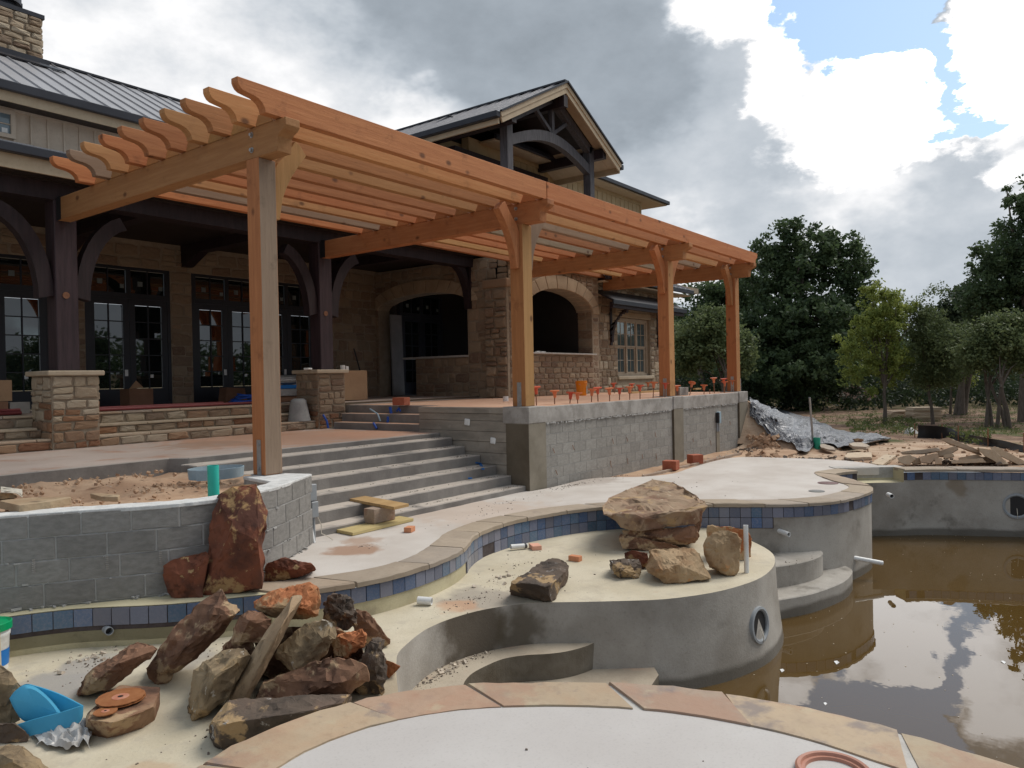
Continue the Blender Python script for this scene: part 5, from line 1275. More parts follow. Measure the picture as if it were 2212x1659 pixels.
# gable roof
GX, GPZ, GY0, GY1 = 18.83, 10.52, 12.0, 19.0; EX0, EX1, EZ = 15.62, 22.05, 8.82
def gable_side(xe, s):
    up = Vector((-(EZ - GPZ), 0, xe - GX)) if s < 0 else Vector(((EZ - GPZ), 0, -(xe - GX)))
    up = up.normalized(); up = up if up.z > 0 else -up; th = .05
    a, b = Vector((xe, GY0, EZ)), Vector((GX, GY0, GPZ)); c, d = Vector((GX, GY1, GPZ)), Vector((xe, GY1, EZ))
    g = G(); P = [a, b, c, d]; g.add(P + [p - up * th for p in P], [(0, 1, 2, 3), (7, 6, 5, 4), (0, 4, 5, 1), (1, 5, 6, 2), (2, 6, 7, 3), (3, 7, 4, 0)]); r = g.build('roof', 'roof_metal', wing)
    y = GY0 + .35
    while y < GY1:
        g = G(); g.beam(Vector((xe, y, EZ)) + up * .016, Vector((GX, y, GPZ)) + up * .016, .022, .034, up=up); g.build('seam', 'roof_metal', r); y += .42
    # soffit board, rake boards, eave gutter
    def ply(xa, xb, y0_, y1_, nm, mt, d0=.1):
        za = EZ + (GPZ - EZ) * abs(xa - xe) / abs(GX - xe); zb = EZ + (GPZ - EZ) * abs(xb - xe) / abs(GX - xe)
        P = [Vector((xa, y0_, za)) - up * d0, Vector((xb, y0_, zb)) - up * d0, Vector((xb, y1_, zb)) - up * d0, Vector((xa, y1_, za)) - up * d0]
        g = G(); g.add(P + [p - up * .03 for p in P], [(0, 1, 2, 3), (7, 6, 5, 4), (0, 4, 5, 1), (1, 5, 6, 2), (2, 6, 7, 3), (3, 7, 4, 0)]); g.build(nm, mt, wing)
    xm = PL_ + .13 if s < 0 else PR + .13
    ply(xe, GX, GY0, 12.44, 'soffit', 'tan_trim'); ply(xe, xm, 12.45, GY1, 'soffit', 'tan_trim'); ply(xm, GX, 12.45, 15.0, 'balcony_ceiling', 'ceiling_wood')
    dz = Vector((0, 0, 1)); dirv = (b - a).normalized()
    for (o, h0, h1, y0_) in ((.0, .03, .15, -.03), (0, .15, .29, -.0)):
        q = [a - up * h0, b - dz * h0 / abs(up.z), b - dz * h1 / abs(up.z), a - up * h1]
        g = G(); v = [p + Vector((0, y0_, 0)) for p in q] + [p + Vector((0, .05, 0)) for p in q]
        g.add(v, [(0, 1, 2, 3), (7, 6, 5, 4), (0, 4, 5, 1), (1, 5, 6, 2), (2, 6, 7, 3), (3, 7, 4, 0)]); g.build('rake_board', 'tan_trim', wing)
    g = G(); g.beam(a + up * .0 + Vector((0, -.05, 0)), b + Vector((0, -.05, .0)), .06, .05); g.build('drip_edge', 'dark_metal', wing)
    g = G(); g.box((xe + s * .1 - .06 if s < 0 else xe - .02, GY0 - .02, EZ - .17), (xe + .02 if s < 0 else xe + .1 + .04, GY1, EZ - .01)); g.build('gutter', 'dark_metal', wing, bevel=.015)
    g = G(); g.box((min(xe, xe - s * .06), GY0 + .05, EZ - .3), (max(xe, xe - s * .06), GY1, EZ - .1)); g.build('fascia', 'tan_trim', wing)
PL_, PR = 16.62, 20.92
gable_side(EX0, -1); gable_side(EX1, 1)
g = G(); g.beam((GX, GY0 - .03, GPZ + .02), (GX, GY1, GPZ + .02), .2, .05); g.build('ridge_cap', 'dark_metal', wing)
# timber frame of the gable
PY = 12.42; pw = .26; PL_, PR = 16.62, 20.92
def gz(x): return EZ + (GPZ - EZ) * (1 - abs(x - GX) / (GX - EX0))
for xp in (PL_, PR):
    g = G(); g.box((xp - pw / 2, PY, 6.0), (xp + pw / 2, PY + pw, gz(xp) - .22)); g.build('balcony_post', 'gable_timber', wing, bevel=.01)
    g = G(); g.box((xp - .13, GY0 + .04, gz(xp) - .62), (xp + .13, 15.0, gz(xp) - .3)) if False else g.box((xp - pw / 2 - (.2 if xp < GX else -pw), GY0 + .1, gz(xp) - .6), (xp - pw / 2 + (0 if xp < GX else pw + .2), 15.0, gz(xp) - .3)); g.build('eave_beam', 'dark_timber', wing)
for s, xp in ((-1, PL_), (1, PR)):
    a = Vector((xp, PY + .1, gz(xp) - .36)); b = Vector((GX, PY + .1, GPZ - .36)); g = G(); g.beam(a, b, .2, .24); g.build('top_chord', 'gable_timber', wing)
n = 12; za, rise = gz(PL_) - .62, .5; arc = []
for k in range(n + 1):
    t = k / n; x = PL_ + pw / 2 + (PR - PL_ - pw) * t; arc.append((x, za - .12 + rise * math.sin(math.pi * t)))
g = G()
for k in range(n): g.extrude([(arc[k][0], arc[k][1]), (arc[k + 1][0], arc[k + 1][1]), (arc[k + 1][0], arc[k + 1][1] - .3), (arc[k][0], arc[k][1] - .3)], (0, PY + .02, 0), (1, 0, 0), (0, 0, 1), (0, 1, 0), .2)
g.build('arched_tie', 'gable_timber', wing)
mz = za - .12 + rise
g = G(); g.beam((GX, PY + .12, mz), (GX, PY + .12, GPZ - .45), .13, .13, up=(0, 1, 0)); g.build('king_post', 'gable_timber', wing)
for s in (-1, 1):
    g = G(); g.beam((GX + s * .06, PY + .12, mz + .04), (GX + s * .85, PY + .12, gz(GX + .85) - .42), .1, .11, up=(0, 1, 0)); g.build('web_strut', 'gable_timber', wing)
g = G(); g.box((GX - .1, GY0 + .02, GPZ - .72), (GX + .1, 15.0, GPZ - .38)); g.build('ridge_beam', 'dark_timber', wing)
g = G(); g.box((16.3, 14.95, 5.6), (21.3, 15.2, 9.0)); g.build('balcony_back_wall', 'siding_gold', wing)
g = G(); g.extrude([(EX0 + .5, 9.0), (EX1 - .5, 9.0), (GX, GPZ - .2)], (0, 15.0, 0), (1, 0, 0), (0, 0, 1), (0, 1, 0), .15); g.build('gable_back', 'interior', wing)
g = G(); g.box((18.9, 14.4, 6.0), (19.25, 14.7, 8.55)); g.build('balcony_pier', 'siding_gold', wing)
for z0_, z1_, xa, xb in ((8.25, 8.6, 16.5, 18.85), (8.25, 8.6, 19.3, 21.2)):
    g = G(); g.box((xa, 14.3, z0_), (xb, 14.6, z1_)); g.build('balcony_beam', 'dark_timber', wing)
g = G(); g.box((16.0, 14.9, 8.2), (16.35, 19.0, 9.0)); g.box((16.3, 12.3, 5.6), (21.4, 15.0, 5.75)); g.build('balcony_floor', 'dark_timber', wing)

# ------------------------------------------------------------------ pergola
per = thing('pergola', 'new cedar pergola with scrolled rafter tails on four square posts', 'pergola', (13, 9.5, 1.4))
POSTS = [(5.455, .245, .845), (10.73, .28, 1.445), (16.49, .28, 1.445), (20.75, .28, 1.445)]
PYF = 7.80; BB, BT = 4.62, 4.98
bn = ['cedar_gold', 'cedar', 'cedar', 'cedar']
def scroll(x0, x1, z0, z1, d=.42, s=-1):
    """ outline of a board with an ogee tail: in (along, z); tail at the x0 end """
    h = z1 - z0
    t = [(0, z1), (0, z1 - .055), (.01, z1 - .085), (.03, z1 - .118), (.06, z1 - .138), (.12, z1 - .15), (.18, z1 - .16), (.225, z1 - .18), (.26, z1 - .215), (.28, z1 - .255), (.287, z0 + .01), (.287, z0)]
    return t
for i, (x, w, zb) in enumerate(POSTS):
    g = G(); g.box((x, PYF, zb), (x + w, PYF + w, BB)); mats = ['cedar_z', 'cedar_grey_z' if i == 0 else 'cedar_gold_z']
    o = g.build('post', mats, per, bevel=.008)
    for p in o.data.polygons:
        if p.normal.y < -.9: p.material_index = 1
    g = G(); g.box((x - .006, PYF + w * .3, zb - .05), (x - .0005, PYF + w * .62, zb + .42)); g.box((x - .02, PYF - .015, zb - .012), (x + w + .015, PYF + w + .015, zb - .001)); g.build('post_base', 'steel', o)
    for zz in (.08, .36):
        g = G(); g.cyl((x - .022, PYF + w * .46, zb + zz), (x - .006, PYF + w * .46, zb + zz), .018, n=6); g.build('bolt', 'steel', o)
# beams: two courses of timber on each post line, running back to the house
ends = [13.18, 13.18, 11.98, 12.03]
for i, (x, w, zb) in enumerate(POSTS):
    y0, y1 = 7.27, ends[i]; bw = .2; xa = x + w / 2 - bw / 2 - .02
    tail = [(0, BT), (0, BT - .09), (.04, BT - .13), (.1, BT - .15), (.15, BT - .19), (.17, BB + .0)]
    out = [(y0 + a, z) for a, z in tail] + [(y1, BB), (y1, BT)]
    g = G(); g.extrude(out, (xa, 0, 0), (0, 1, 0), (0, 0, 1), (1, 0, 0), bw)
    b = g.build('beam', bn[i] + '_y', per, bevel=.006)
    for zz in (BB + .1, BT - .08):
        g = G(); g.cyl((xa - .03, PYF + w * .5, zz), (xa + .01, PYF + w * .5, zz), .022, n=6); g.cyl((xa - .006, PYF + w * .5, zz), (xa, PYF + w * .5, zz), .034, n=12); g.build('bolt', 'steel', b)
    # knee braces
    for s in ((1,) if i == 0 else ((-1, 1) if i < 3 else (-1,))):
        px = x + w if s > 0 else x; k_ = 1.0 if i == 0 else 1.12
        prof = [(0, 3.93), (.085, 3.93), (.105, 4.06), (.13, 4.18), (.165, 4.28), (.21, 4.38), (.285, 4.51), (.37, 4.63), (.5, 4.80), (.42, 4.9), (.34, 4.95), (.265, 4.84), (.19, 4.74), (.07, 4.62), (0, 4.50)]
        poly = [(s * a * k_, BB + (z - BB) * k_ if z < BB else z) for a, z in prof]
        g = G(); g.extrude(poly, (px, PYF + w * .22, 0), (1, 0, 0), (0, 0, 1), (0, 1, 0), .14)
        g.build('knee_brace', 'cedar_grey_z' if (i == 1 and s > 0) else bn[i] + '_z', per, bevel=.006)
    if i < 2:
        g = G(); g.box((xa - .006, y1 - .12, BB - .0), (xa - .001, y1 + .04, BT + .02)); g.build('beam_hanger', 'black_plastic', b)
# rafters (two lengths, lapped over the second beam)
RZ1, RZ0 = 5.295, 4.99; NR = 10
RY = [7.36 + .507 * k for k in range(NR)]
rm = ['cedar_x', 'cedar_gold_x', 'cedar_x', 'cedar_gold_x', 'cedar_x', 'cedar_x', 'cedar_x', 'cedar_gold_x', 'cedar_grey_x', 'cedar_x']
rr = random.Random(44)
for k, y in enumerate(RY):
    th = .118; xs = 10.87 + (.0 if k % 2 == 0 else .03) + rr.uniform(-.04, .04); dy = rr.uniform(-.006, .006); x0 = 4.89 + rr.uniform(-.02, .02)
    tail = scroll(0, 0, RZ0, RZ1)
    out = [(x0 + a * 1.22, z) for a, z in tail] + [(xs, RZ0), (xs, RZ1)]
    g = G(); g.extrude(out, (0, y + dy, 0), (1, 0, 0), (0, 0, 1), (0, 1, 0), th); g.build('rafter', rm[k], per, bevel=.006)
    x1 = 21.33 + rr.uniform(-.03, .03)
    out = [(xs + .006, RZ0), (xs + .006, RZ1)] + [(x1 - a * .55, z) for a, z in tail]
    g = G(); g.extrude(out, (0, y + dy + rr.uniform(-.012, .012), 0), (1, 0, 0), (0, 0, 1), (0, 1, 0), th)
    g.build('rafter', ['cedar_x', 'cedar_x', 'cedar_gold_x', 'cedar_grey_x', 'cedar_x', 'cedar_grey_x', 'cedar_x', 'cedar_x', 'cedar_gold_x', 'cedar_x'][k], per, bevel=.006)
    for i, (x, w, zb) in enumerate(POSTS):                   # packing blocks between the rafters over each beam
        if k < NR - 1:
            xa = x + w / 2 - .1 - .02
            bk = (RY[k] + th + .03, RY[k + 1] - .03); h = BT + .125
            out = [(bk[0], BT + .001), (bk[1], BT + .001), (bk[1] - .06, h), (bk[0] + .06, h)]
            g = G(); g.extrude(out, (xa - .008, 0, 0), (0, 1, 0), (0, 0, 1), (1, 0, 0), .212); g.build('rafter_block', bn[i] + '_y', per, bevel=.005)
# ------------------------------------------------------------------ boulders
gp = 'boulders heaped on the pool ledge at left'
D = depth_at(B4, 1600, 1165, 0.0)
outline_rock('boulder', 'tall upright rust red slab with ochre patches leaning against the low block wall', 'rock_red', B4,
    [(1485, 455), (1560, 420), (1660, 385), (1780, 375), (1812, 450), (1855, 570), (1850, 760), (1820, 1130), (1700, 1152), (1500, 1160), (1360, 1200), (1365, 1150), (1440, 790), (1450, 650)], D, .16, ridge=[(1600, 700, -.03), (1790, 800, -.04), (1550, 1000, -.03)], back=.93, lean=.28, seed=1, rough=.014, chips=2)
outline_rock('boulder', 'shorter brown slab with a tan rim beside the tall red slab', 'rock_red', B4,
    [(1115, 960), (1200, 910), (1430, 855), (1450, 900), (1400, 1205), (1200, 1220), (1150, 1150), (1120, 1030)], D - .06, .09, ridge=[(1280, 1050, -.03)], lean=.06, seed=2, rough=.014, chips=2)
D = depth_at(B4, 1950, 1070, .0)
outline_rock('boulder', 'flat dark red rock lying on the white deck behind the heap', 'rock_red', B4,
    [(1825, 965), (1850, 940), (1960, 905), (2060, 925), (2170, 945), (2190, 990), (2060, 1050), (1900, 1075), (1825, 1080)], D, .5, back=.9, ridge=[(2000, 985, -.06)], seed=3, rough=.02)
Db = depth_at(C2, 620, 1530, ZL); Dm = depth_at(C2, 1000, 1230, ZL)
outline_rock('boulder', 'long brown slab with a tan scar tilted up to the right in the heap', 'rock_brown', C2,
    [(640, 197), (700, 270), (830, 388), (760, 470), (680, 560), (420, 760), (200, 990), (120, 1010), (0, 900), (20, 850), (170, 660), (270, 560), (345, 430), (400, 380), (560, 260)], depth_at(C2, 100, 1005, ZL) + .05, .3,
    ridge=[(560, 420, -.1), (760, 400, -.08), (330, 700, -.12), (150, 900, -.1)], lean=.12, seed=4, back=.8, group=gp)
outline_rock('boulder', 'squat dark brown block wedged behind the thin tan slab', 'rock_brown', C2,
    [(770, 430), (850, 385), (970, 390), (1050, 465), (1040, 560), (950, 660), (800, 680), (710, 660), (730, 510)], Dm + .35, .35, ridge=[(860, 470, -.1), (780, 640, -.06)], seed=5, group=gp)
outline_rock('boulder', 'bright orange topped rock on the crest of the heap', 'rock_orange', C2,
    [(890, 320), (1000, 250), (1180, 190), (1370, 150), (1420, 190), (1445, 330), (1430, 440), (1290, 480), (1050, 465), (950, 430), (890, 370)], Dm + .55, .35, ridge=[(1050, 370, -.16), (1290, 370, -.16), (920, 360, -.08)], seed=6, back=.85, shift=(0, 0, .02), group=gp)
outline_rock('boulder', 'thin tan slab standing diagonally across the front of the heap', 'rock_slab', C2,
    [(1215, 250), (1300, 275), (1280, 340), (1190, 500), (1130, 620), (980, 900), (880, 1080), (800, 1170), (760, 1235), (700, 1200), (660, 1160), (700, 1080), (760, 960), (870, 740), (1000, 590), (1090, 430), (1150, 330)], Dm + .0, .16,
    ridge=[(1150, 470, -.03), (930, 860, -.03)], lean=.3, back=.9, seed=7, rough=.009, group=gp)
outline_rock('boulder', 'rounded olive tan boulder speckled with lichen left of the thin slab', 'rock_lichen', C2,
    [(480, 790), (620, 710), (760, 675), (860, 680), (890, 740), (820, 900), (700, 1090), (560, 1210), (540, 1250), (400, 1290), (365, 1260), (350, 1180), (400, 1000), (410, 870)], depth_at(C2, 430, 1285, ZL), .4,
    ridge=[(600, 900, -.12), (500, 1150, -.1), (720, 800, -.06)], lean=.2, seed=8, group=gp)
outline_rock('boulder', 'grey lichen crusted rock hanging point down in the middle of the heap', 'rock_lichen', C2,
    [(1250, 530), (1300, 480), (1480, 460), (1560, 480), (1575, 560), (1530, 650), (1480, 760), (1240, 970), (1190, 920), (1070, 770), (1060, 730), (1100, 690)], Dm + .22, .35,
    ridge=[(1200, 760, -.1), (1450, 620, -.1), (1230, 930, -.1)], seed=9, group=gp)
outline_rock('boulder', 'black crumbly rock with pale crust at the back right of the heap', 'rock_dark', C2,
    [(1450, 320), (1520, 260), (1620, 250), (1690, 290), (1700, 380), (1760, 450), (1740, 540), (1600, 590), (1570, 520), (1450, 460)], Dm + .75, .3, ridge=[(1600, 400, -.1)], seed=10, rough=.045, group=gp)
outline_rock('boulder', 'brown slab sloping down at the far right of the heap', 'rock_brown', C2,
    [(1700, 365), (1830, 410), (1930, 520), (2005, 630), (2000, 670), (1950, 690), (1800, 680), (1700, 560)], depth_at(C2, 1960, 695, ZL), .4, ridge=[(1850, 540, -.05)], seed=11, group=gp)
outline_rock('boulder', 'small rust orange block between lichen rock and dark right rock', 'rock_orange', C2,
    [(1560, 590), (1650, 560), (1770, 540), (1805, 590), (1800, 650), (1780, 690), (1660, 780), (1550, 760), (1520, 650)], Dm + .38, .3, ridge=[(1680, 640, -.08)], seed=12, rough=.035, group=gp)
outline_rock('boulder', 'dark grey crusted rock at the right foot of the heap', 'rock_dark', C2,
    [(1800, 650), (1860, 600), (1940, 600), (1955, 700), (1960, 830), (1980, 970), (1960, 1050), (1850, 1090), (1750, 1090), (1690, 1030), (1690, 900), (1770, 750)], depth_at(C2, 1860, 1085, ZL), .4, ridge=[(1850, 880, -.1)], seed=13, rough=.035, group=gp)
outline_rock('boulder', 'wide red brown slab low in the heap under the lichen rock', 'rock_brown', C2,
    [(890, 1130), (960, 960), (1250, 900), (1400, 810), (1500, 760), (1640, 770), (1800, 800), (1830, 960), (1680, 1060), (1500, 1110), (1330, 1185), (1050, 1195), (920, 1170)], depth_at(C2, 1200, 1215, ZL) - .0, .5, ridge=[(1600, 960, -.12), (1250, 1100, -.1), (1000, 1120, -.05)], seed=14, group=gp)
outline_rock('boulder', 'long dark slab lying lowest in front of the heap against the near coping', 'rock_dark', C2,
    [(525, 1270), (640, 1160), (700, 1100), (800, 1170), (1000, 1180), (1330, 1190), (1700, 1060), (1750, 1090), (1740, 1120), (1500, 1240), (1050, 1400), (640, 1530), (570, 1490), (540, 1420), (520, 1330)], Db, .45,
    ridge=[(620, 1310, -.06), (1000, 1260, -.02), (1400, 1190, .02)], lean=.22, back=.92, seed=15, rough=.012, group=gp)
outline_rock('boulder', 'small red wedge poking out right of the heap beside the ledge edge', 'rock_orange', C2,
    [(1955, 780), (2075, 840), (2050, 880), (1985, 945), (1950, 900)], depth_at(C2, 1985, 990, ZL) + .12, .16, seed=16, bev=.006, group=gp)
for lb_, ol_, dd_ in (('added boulder for shade in the heap behind the lichen boulder', [(560, 780), (720, 600), (900, 640), (950, 800), (860, 1000), (640, 1080), (540, 960)], .38),
        ('added boulder for shade in the heap behind the hanging rock', [(900, 600), (1120, 520), (1330, 520), (1450, 700), (1400, 900), (1100, 980), (920, 900)], .6),
        ('added boulder for shade at the right of the heap', [(1380, 560), (1560, 520), (1740, 600), (1800, 760), (1740, 1000), (1480, 960), (1400, 800)], .62)):
    outline_rock('boulder', lb_, 'rock_brown', C2, ol_, Dm + dd_, .5, seed=int(dd_ * 100) + len(lb_), group=gp)  # filler boulders, added to darken the gaps in the heap
outline_rock('boulder', 'rounded red stone propped on the flat rock left of the heap', 'rock_brown', C1,
    [(600, 1080), (620, 960), (720, 900), (780, 840), (880, 760), (1050, 650), (1120, 630), (1230, 660), (1280, 700), (1240, 760), (1100, 860), (1000, 960), (850, 1050), (700, 1090), (610, 1095)], depth_at(C1, 640, 1115, ZL), .22, ridge=[(950, 820, -.1), (740, 980, -.08)], lean=.1, seed=17)
zt = ZL + .15
rock('boulder', 'flat brown rock carrying the saw blades', 'rock_brown', [atz(*C1(*p), zt) for p in [(690, 1215), (800, 1110), (960, 990), (1290, 1005), (1290, 1085), (1240, 1160), (1080, 1230), (900, 1295), (700, 1270)]]
     + [atz(*C1(*p), ZL) for p in [(680, 1380), (860, 1425), (1000, 1390), (1150, 1340), (1250, 1270), (1290, 1170)]] + [atz(*C1(x, y), ZL) for x, y in ((760, 1200), (1000, 1090))], seed=18, rough=.008)
outline_rock('boulder', 'brown boulder cut by the left picture edge behind the blue foam', 'rock_lichen', C1,
    [(-260, 800), (0, 820), (60, 860), (185, 990), (110, 1100), (165, 1280), (0, 1340), (-260, 1380)], depth_at(C1, 60, 1345, ZL), .4, ridge=[(-60, 1000, -.1)], seed=19)
outline_rock('boulder', 'brown lichen boulder in the bottom left corner', 'rock_lichen', C1,
    [(-250, 1480), (0, 1500), (80, 1450), (200, 1470), (300, 1550), (440, 1680), (430, 1780), (0, 1820), (-250, 1800)], depth_at(C1, 250, 1790, ZL), .4, ridge=[(100, 1600, -.1), (0, 1540, -.02)], lean=.2, seed=20)
outline_rock('boulder', 'dark flat rock half hidden under the blue foam strip', 'rock_dark', C1,
    [(-100, 1290), (120, 1290), (250, 1390), (230, 1450), (60, 1470), (-100, 1470)], depth_at(C1, 120, 1465, ZL), .3, seed=21)
gc = 'boulders set out on the rounded ledge'
Dc = depth_at(C4, 1150, 745, ZL)
Df = Dc - .12
zr = atd(*C4(1150, 490), Df).z
cap = [atz(*C4(x, y), zr + dz) for x, y, dz in ((812, 395, .03), (860, 332, .06), (1060, 255, .12), (1200, 192, .15), (1400, 212, .15), (1540, 282, .11), (1632, 335, .08))]
cap += [atd(*C4(x, y), Df + d) for x, y, d in ((818, 455, .25), (1000, 478, .05), (1150, 490, 0), (1330, 442, .02), (1500, 432, .1), (1626, 400, .3))]
cap += [atd(*C4(x, y), Df + d) for x, y, d in ((870, 505, .3), (960, 560, .12), (1100, 597, .06), (1330, 582, .08), (1540, 545, .2), (1100, 560, .7), (1400, 540, .8), (1250, 480, 1.0))]
rock('boulder', 'huge flat topped capstone balanced on two slabs on the rounded ledge', 'rock_capstone', cap, seed=22, rough=.016, group=gc, chips=5)
outline_rock('boulder', 'upper of the two brown slabs under the capstone', 'rock_brown', C4,
    [(960, 590), (1250, 560), (1540, 545), (1585, 640), (1540, 690), (1350, 705), (1100, 665), (950, 615)], Dc + .05, .55, ridge=[(1330, 650, -.08)], seed=23, group=gc)
outline_rock('boulder', 'lower of the two brown slabs under the capstone', 'rock_brown', C4,
    [(942, 610), (1080, 650), (1400, 700), (1460, 740), (1180, 752), (970, 722), (945, 660)], Dc - .02, .6, seed=24, group=gc)
outline_rock('boulder', 'narrow brown rock wedged under the right end of the capstone', 'rock_brown', C4,
    [(1545, 455), (1600, 420), (1585, 560), (1550, 640), (1525, 560)], Dc + .1, .2, seed=25, bev=.008, group=gc)
outline_rock('boulder', 'broad tan boulder with an orange left side in front of the stacked slabs', 'rock_tan', C4,
    [(1140, 860), (1170, 735), (1280, 722), (1420, 712), (1530, 722), (1580, 780), (1640, 900), (1670, 962), (1520, 980), (1310, 1005), (1270, 985), (1160, 915)], depth_at(C4, 1310, 1003, ZL), .45, ridge=[(1275, 900, -.06), (1400, 850, -.03), (1330, 990, -.03)], lean=.25, seed=26, group=gc)
outline_rock('boulder', 'small rough dark stone left of the broad tan boulder', 'rock_dark', C4,
    [(865, 810), (960, 797), (1100, 802), (1120, 860), (1125, 920), (1100, 960), (950, 966), (880, 920), (865, 850)], depth_at(C4, 1000, 965, ZL), .3, ridge=[(950, 890, -.07)], lean=.18, seed=27, rough=.03, group=gc)
outline_rock('boulder', 'tan boulder standing beside the white upright pipe', 'rock_tan', C4,
    [(1620, 640), (1680, 590), (1760, 580), (1900, 600), (1890, 780), (1880, 900), (1850, 947), (1780, 935), (1650, 890), (1600, 780), (1590, 700)], depth_at(C4, 1800, 945, ZL), .35, ridge=[(1700, 720, -.08), (1780, 880, -.06)], seed=28, group=gc)
outline_rock('boulder', 'orange faced rock behind the boulder at the white upright pipe', 'rock_orange', C4,
    [(1630, 548), (1780, 552), (1960, 585), (1985, 650), (1970, 790), (1900, 820), (1660, 800), (1625, 640)], depth_at(C4, 1900, 822, ZL), .35, seed=29, group=gc)
outline_rock('boulder', 'low rust red rock between dark stone and broad tan boulder', 'rock_red', C4,
    [(980, 760), (1050, 738), (1170, 760), (1180, 860), (1110, 885), (985, 810)], depth_at(C4, 1120, 890, ZL), .3, seed=30, group=gc)
rock('boulder', 'long dark brown block lying alone near the ledge edge', 'rock_dark', [atz(*C4(*p), ZL + .22) for p in [(90, 985), (160, 945), (300, 875), (385, 800), (445, 787), (530, 820), (562, 870), (400, 1015)]]
     + [atz(*C4(*p), ZL) for p in [(95, 1085), (250, 1130), (395, 1160), (430, 1150), (545, 985)]] + [atz(*C4(*p), ZL) for p in [(300, 1000), (520, 900)]], seed=31, rough=.014, group=gc)

# ------------------------------------------------------------------ flagstone pile and loose slabs at right
gf = 'flagstones heaped beyond the pool'
Df = depth_at(C5, 1700, 400, -.05)
fl = [('flat slab lying level on the left of the flagstone heap', [(1250, 305), (1350, 288), (1550, 273), (1562, 300), (1420, 322), (1258, 322)], -.1, .6),
      ('long slab tilted up against the top of the flagstone heap', [(1558, 205), (1620, 193), (1760, 245), (1860, 290), (1890, 335), (1800, 312), (1620, 242)], .1, .5),
      ('narrow slab sloping right below the tilted top slab', [(1840, 272), (1980, 290), (2095, 402), (2030, 404), (1900, 335)], -.1, .4),
      ('rightmost long slab sloping to the ground in the heap', [(1945, 268), (2010, 268), (2260, 400), (2170, 408), (1975, 312)], .15, .4),
      ('broken wedge at the left foot of the flagstone heap', [(1225, 350), (1330, 325), (1375, 362), (1310, 412), (1238, 385)], -.3, .3),
      ('pale angular slab second from the left foot of the heap', [(1395, 345), (1540, 312), (1552, 350), (1480, 398), (1408, 385)], -.2, .3),
      ('wide grey slab propped in the centre of the heap', [(1535, 305), (1680, 258), (1705, 285), (1600, 342), (1530, 345)], .1, .4),
      ('thin slab lying at the bottom centre of the heap', [(1640, 375), (1900, 352), (1925, 390), (1650, 398)], -.1, .4),
      ('brown slab stacked on the bottom centre slab', [(1700, 352), (1850, 325), (1905, 355), (1710, 378)], .05, .4),
      ('small upright chip near the left foot of the heap', [(1518, 360), (1572, 352), (1575, 398), (1520, 402)], -.25, .2),
      ('small tan chip under the wide grey slab', [(1580, 332), (1660, 315), (1672, 340), (1600, 362)], -.05, .25),
      ('slab at the back right of the heap under the tilted one', [(1860, 340), (1990, 350), (2000, 392), (1880, 396)], .2, .4),
      ('rounded chunk hidden low at the left of the heap', [(1330, 360), (1400, 350), (1415, 395), (1345, 402)], -.05, .3)]
for i, (lb, ol, dd, th) in enumerate(fl):
    outline_rock('flagstone', lb, 'flagstone', C5, ol, Df + dd, th, back=.94, shift=(0, 0, -.02), seed=40 + i, rough=.008, group=gf, cat='flagstone', bev=.008)
slab('flagstone', 'pinkish flagstone lying on the dirt behind the deck', 'flagstone', [atz(*C5(*p), -.02) for p in [(812, 340), (845, 308), (1030, 308), (1032, 345), (835, 350)]], .07, 60, 'flagstone')
slab('flagstone', 'grey flagstone lying on the dirt next to the deck edge', 'flagstone', [atz(*C5(*p), -.02) for p in [(1015, 392), (1130, 322), (1222, 330), (1216, 350), (1110, 408)]], .06, 61, 'flagstone')
slab('flagstone', 'thin tan flagstone lying on the tarp end by the green pipe', 'flagstone', [atz(*C5(*p), .0) for p in [(620, 245), (640, 235), (735, 268), (748, 290), (690, 285), (630, 268)]], .05, 62, 'flagstone')
slab('flagstone', 'oval tan flagstone holding down the flat tarp end', 'flagstone', [atz(*C5(*p), .07) for p in [(848, 240), (890, 230), (950, 232), (1012, 255), (985, 268), (880, 262)]], .07, 63, 'flagstone')
outline_rock('flagstone', 'brown stone weighing the tarp behind the oval flagstone', 'rock_brown', C5, [(875, 208), (920, 200), (962, 206), (968, 226), (900, 232)], depth_at(C5, 920, 232, 0), .3, seed=64, cat='stone')
slab('flagstone', 'big tan flagstone slab lying on the low block wall top at left', 'rock_slab', [atz(*D7(*p), .90) for p in [(-60, 940), (560, 880), (1440, 858), (1480, 880), (1050, 960), (500, 1030), (400, 1040), (0, 950)]], .07, 65, 'slab', rough=.003)
slab('flagstone', 'small thin tan slab lying on the planting bed edge', 'rock_slab', [atz(*B4(*p), .87) for p in [(615, 460), (700, 458), (830, 470), (815, 485), (700, 482)]], .05, 66, 'slab', rough=.004)
outline_rock('boulder', 'brown rock half covered by cream cloth in the planting bed', 'rock_lichen', D7, [(-80, 800), (40, 760), (260, 780), (380, 840), (360, 890), (-80, 930)], depth_at(D7, 200, 900, .80), .35, seed=67)
g = G()                                                     # cloth
n = 14; vs = []
for i in range(n + 1):
    for j in range(7):
        u, v = i / n, j / 6; x = 20 + 440 * u; y = 660 + 60 * u + 120 * v * (1 - .3 * u) + 110 * max(0, u - .75) * 3 * v
        p = atd(*D7(x, y), depth_at(D7, 200, 900, .80) - .04 + .1 * (1 - v) + .03 * mnoise.noise(Vector((u * 6, v * 4, 1)))); vs.append(p)
g.add(vs, [(i * 7 + j, i * 7 + j + 1, (i + 1) * 7 + j + 1, (i + 1) * 7 + j) for i in range(n) for j in range(6)])
tag(g.build('cloth', 'cloth', smooth=70), 'crumpled cream cloth draped over a brown rock at the left picture edge', 'cloth')
bm_ = bpy.data.objects['cloth'].modifiers.new('solid', 'SOLIDIFY'); bm_.thickness = .006

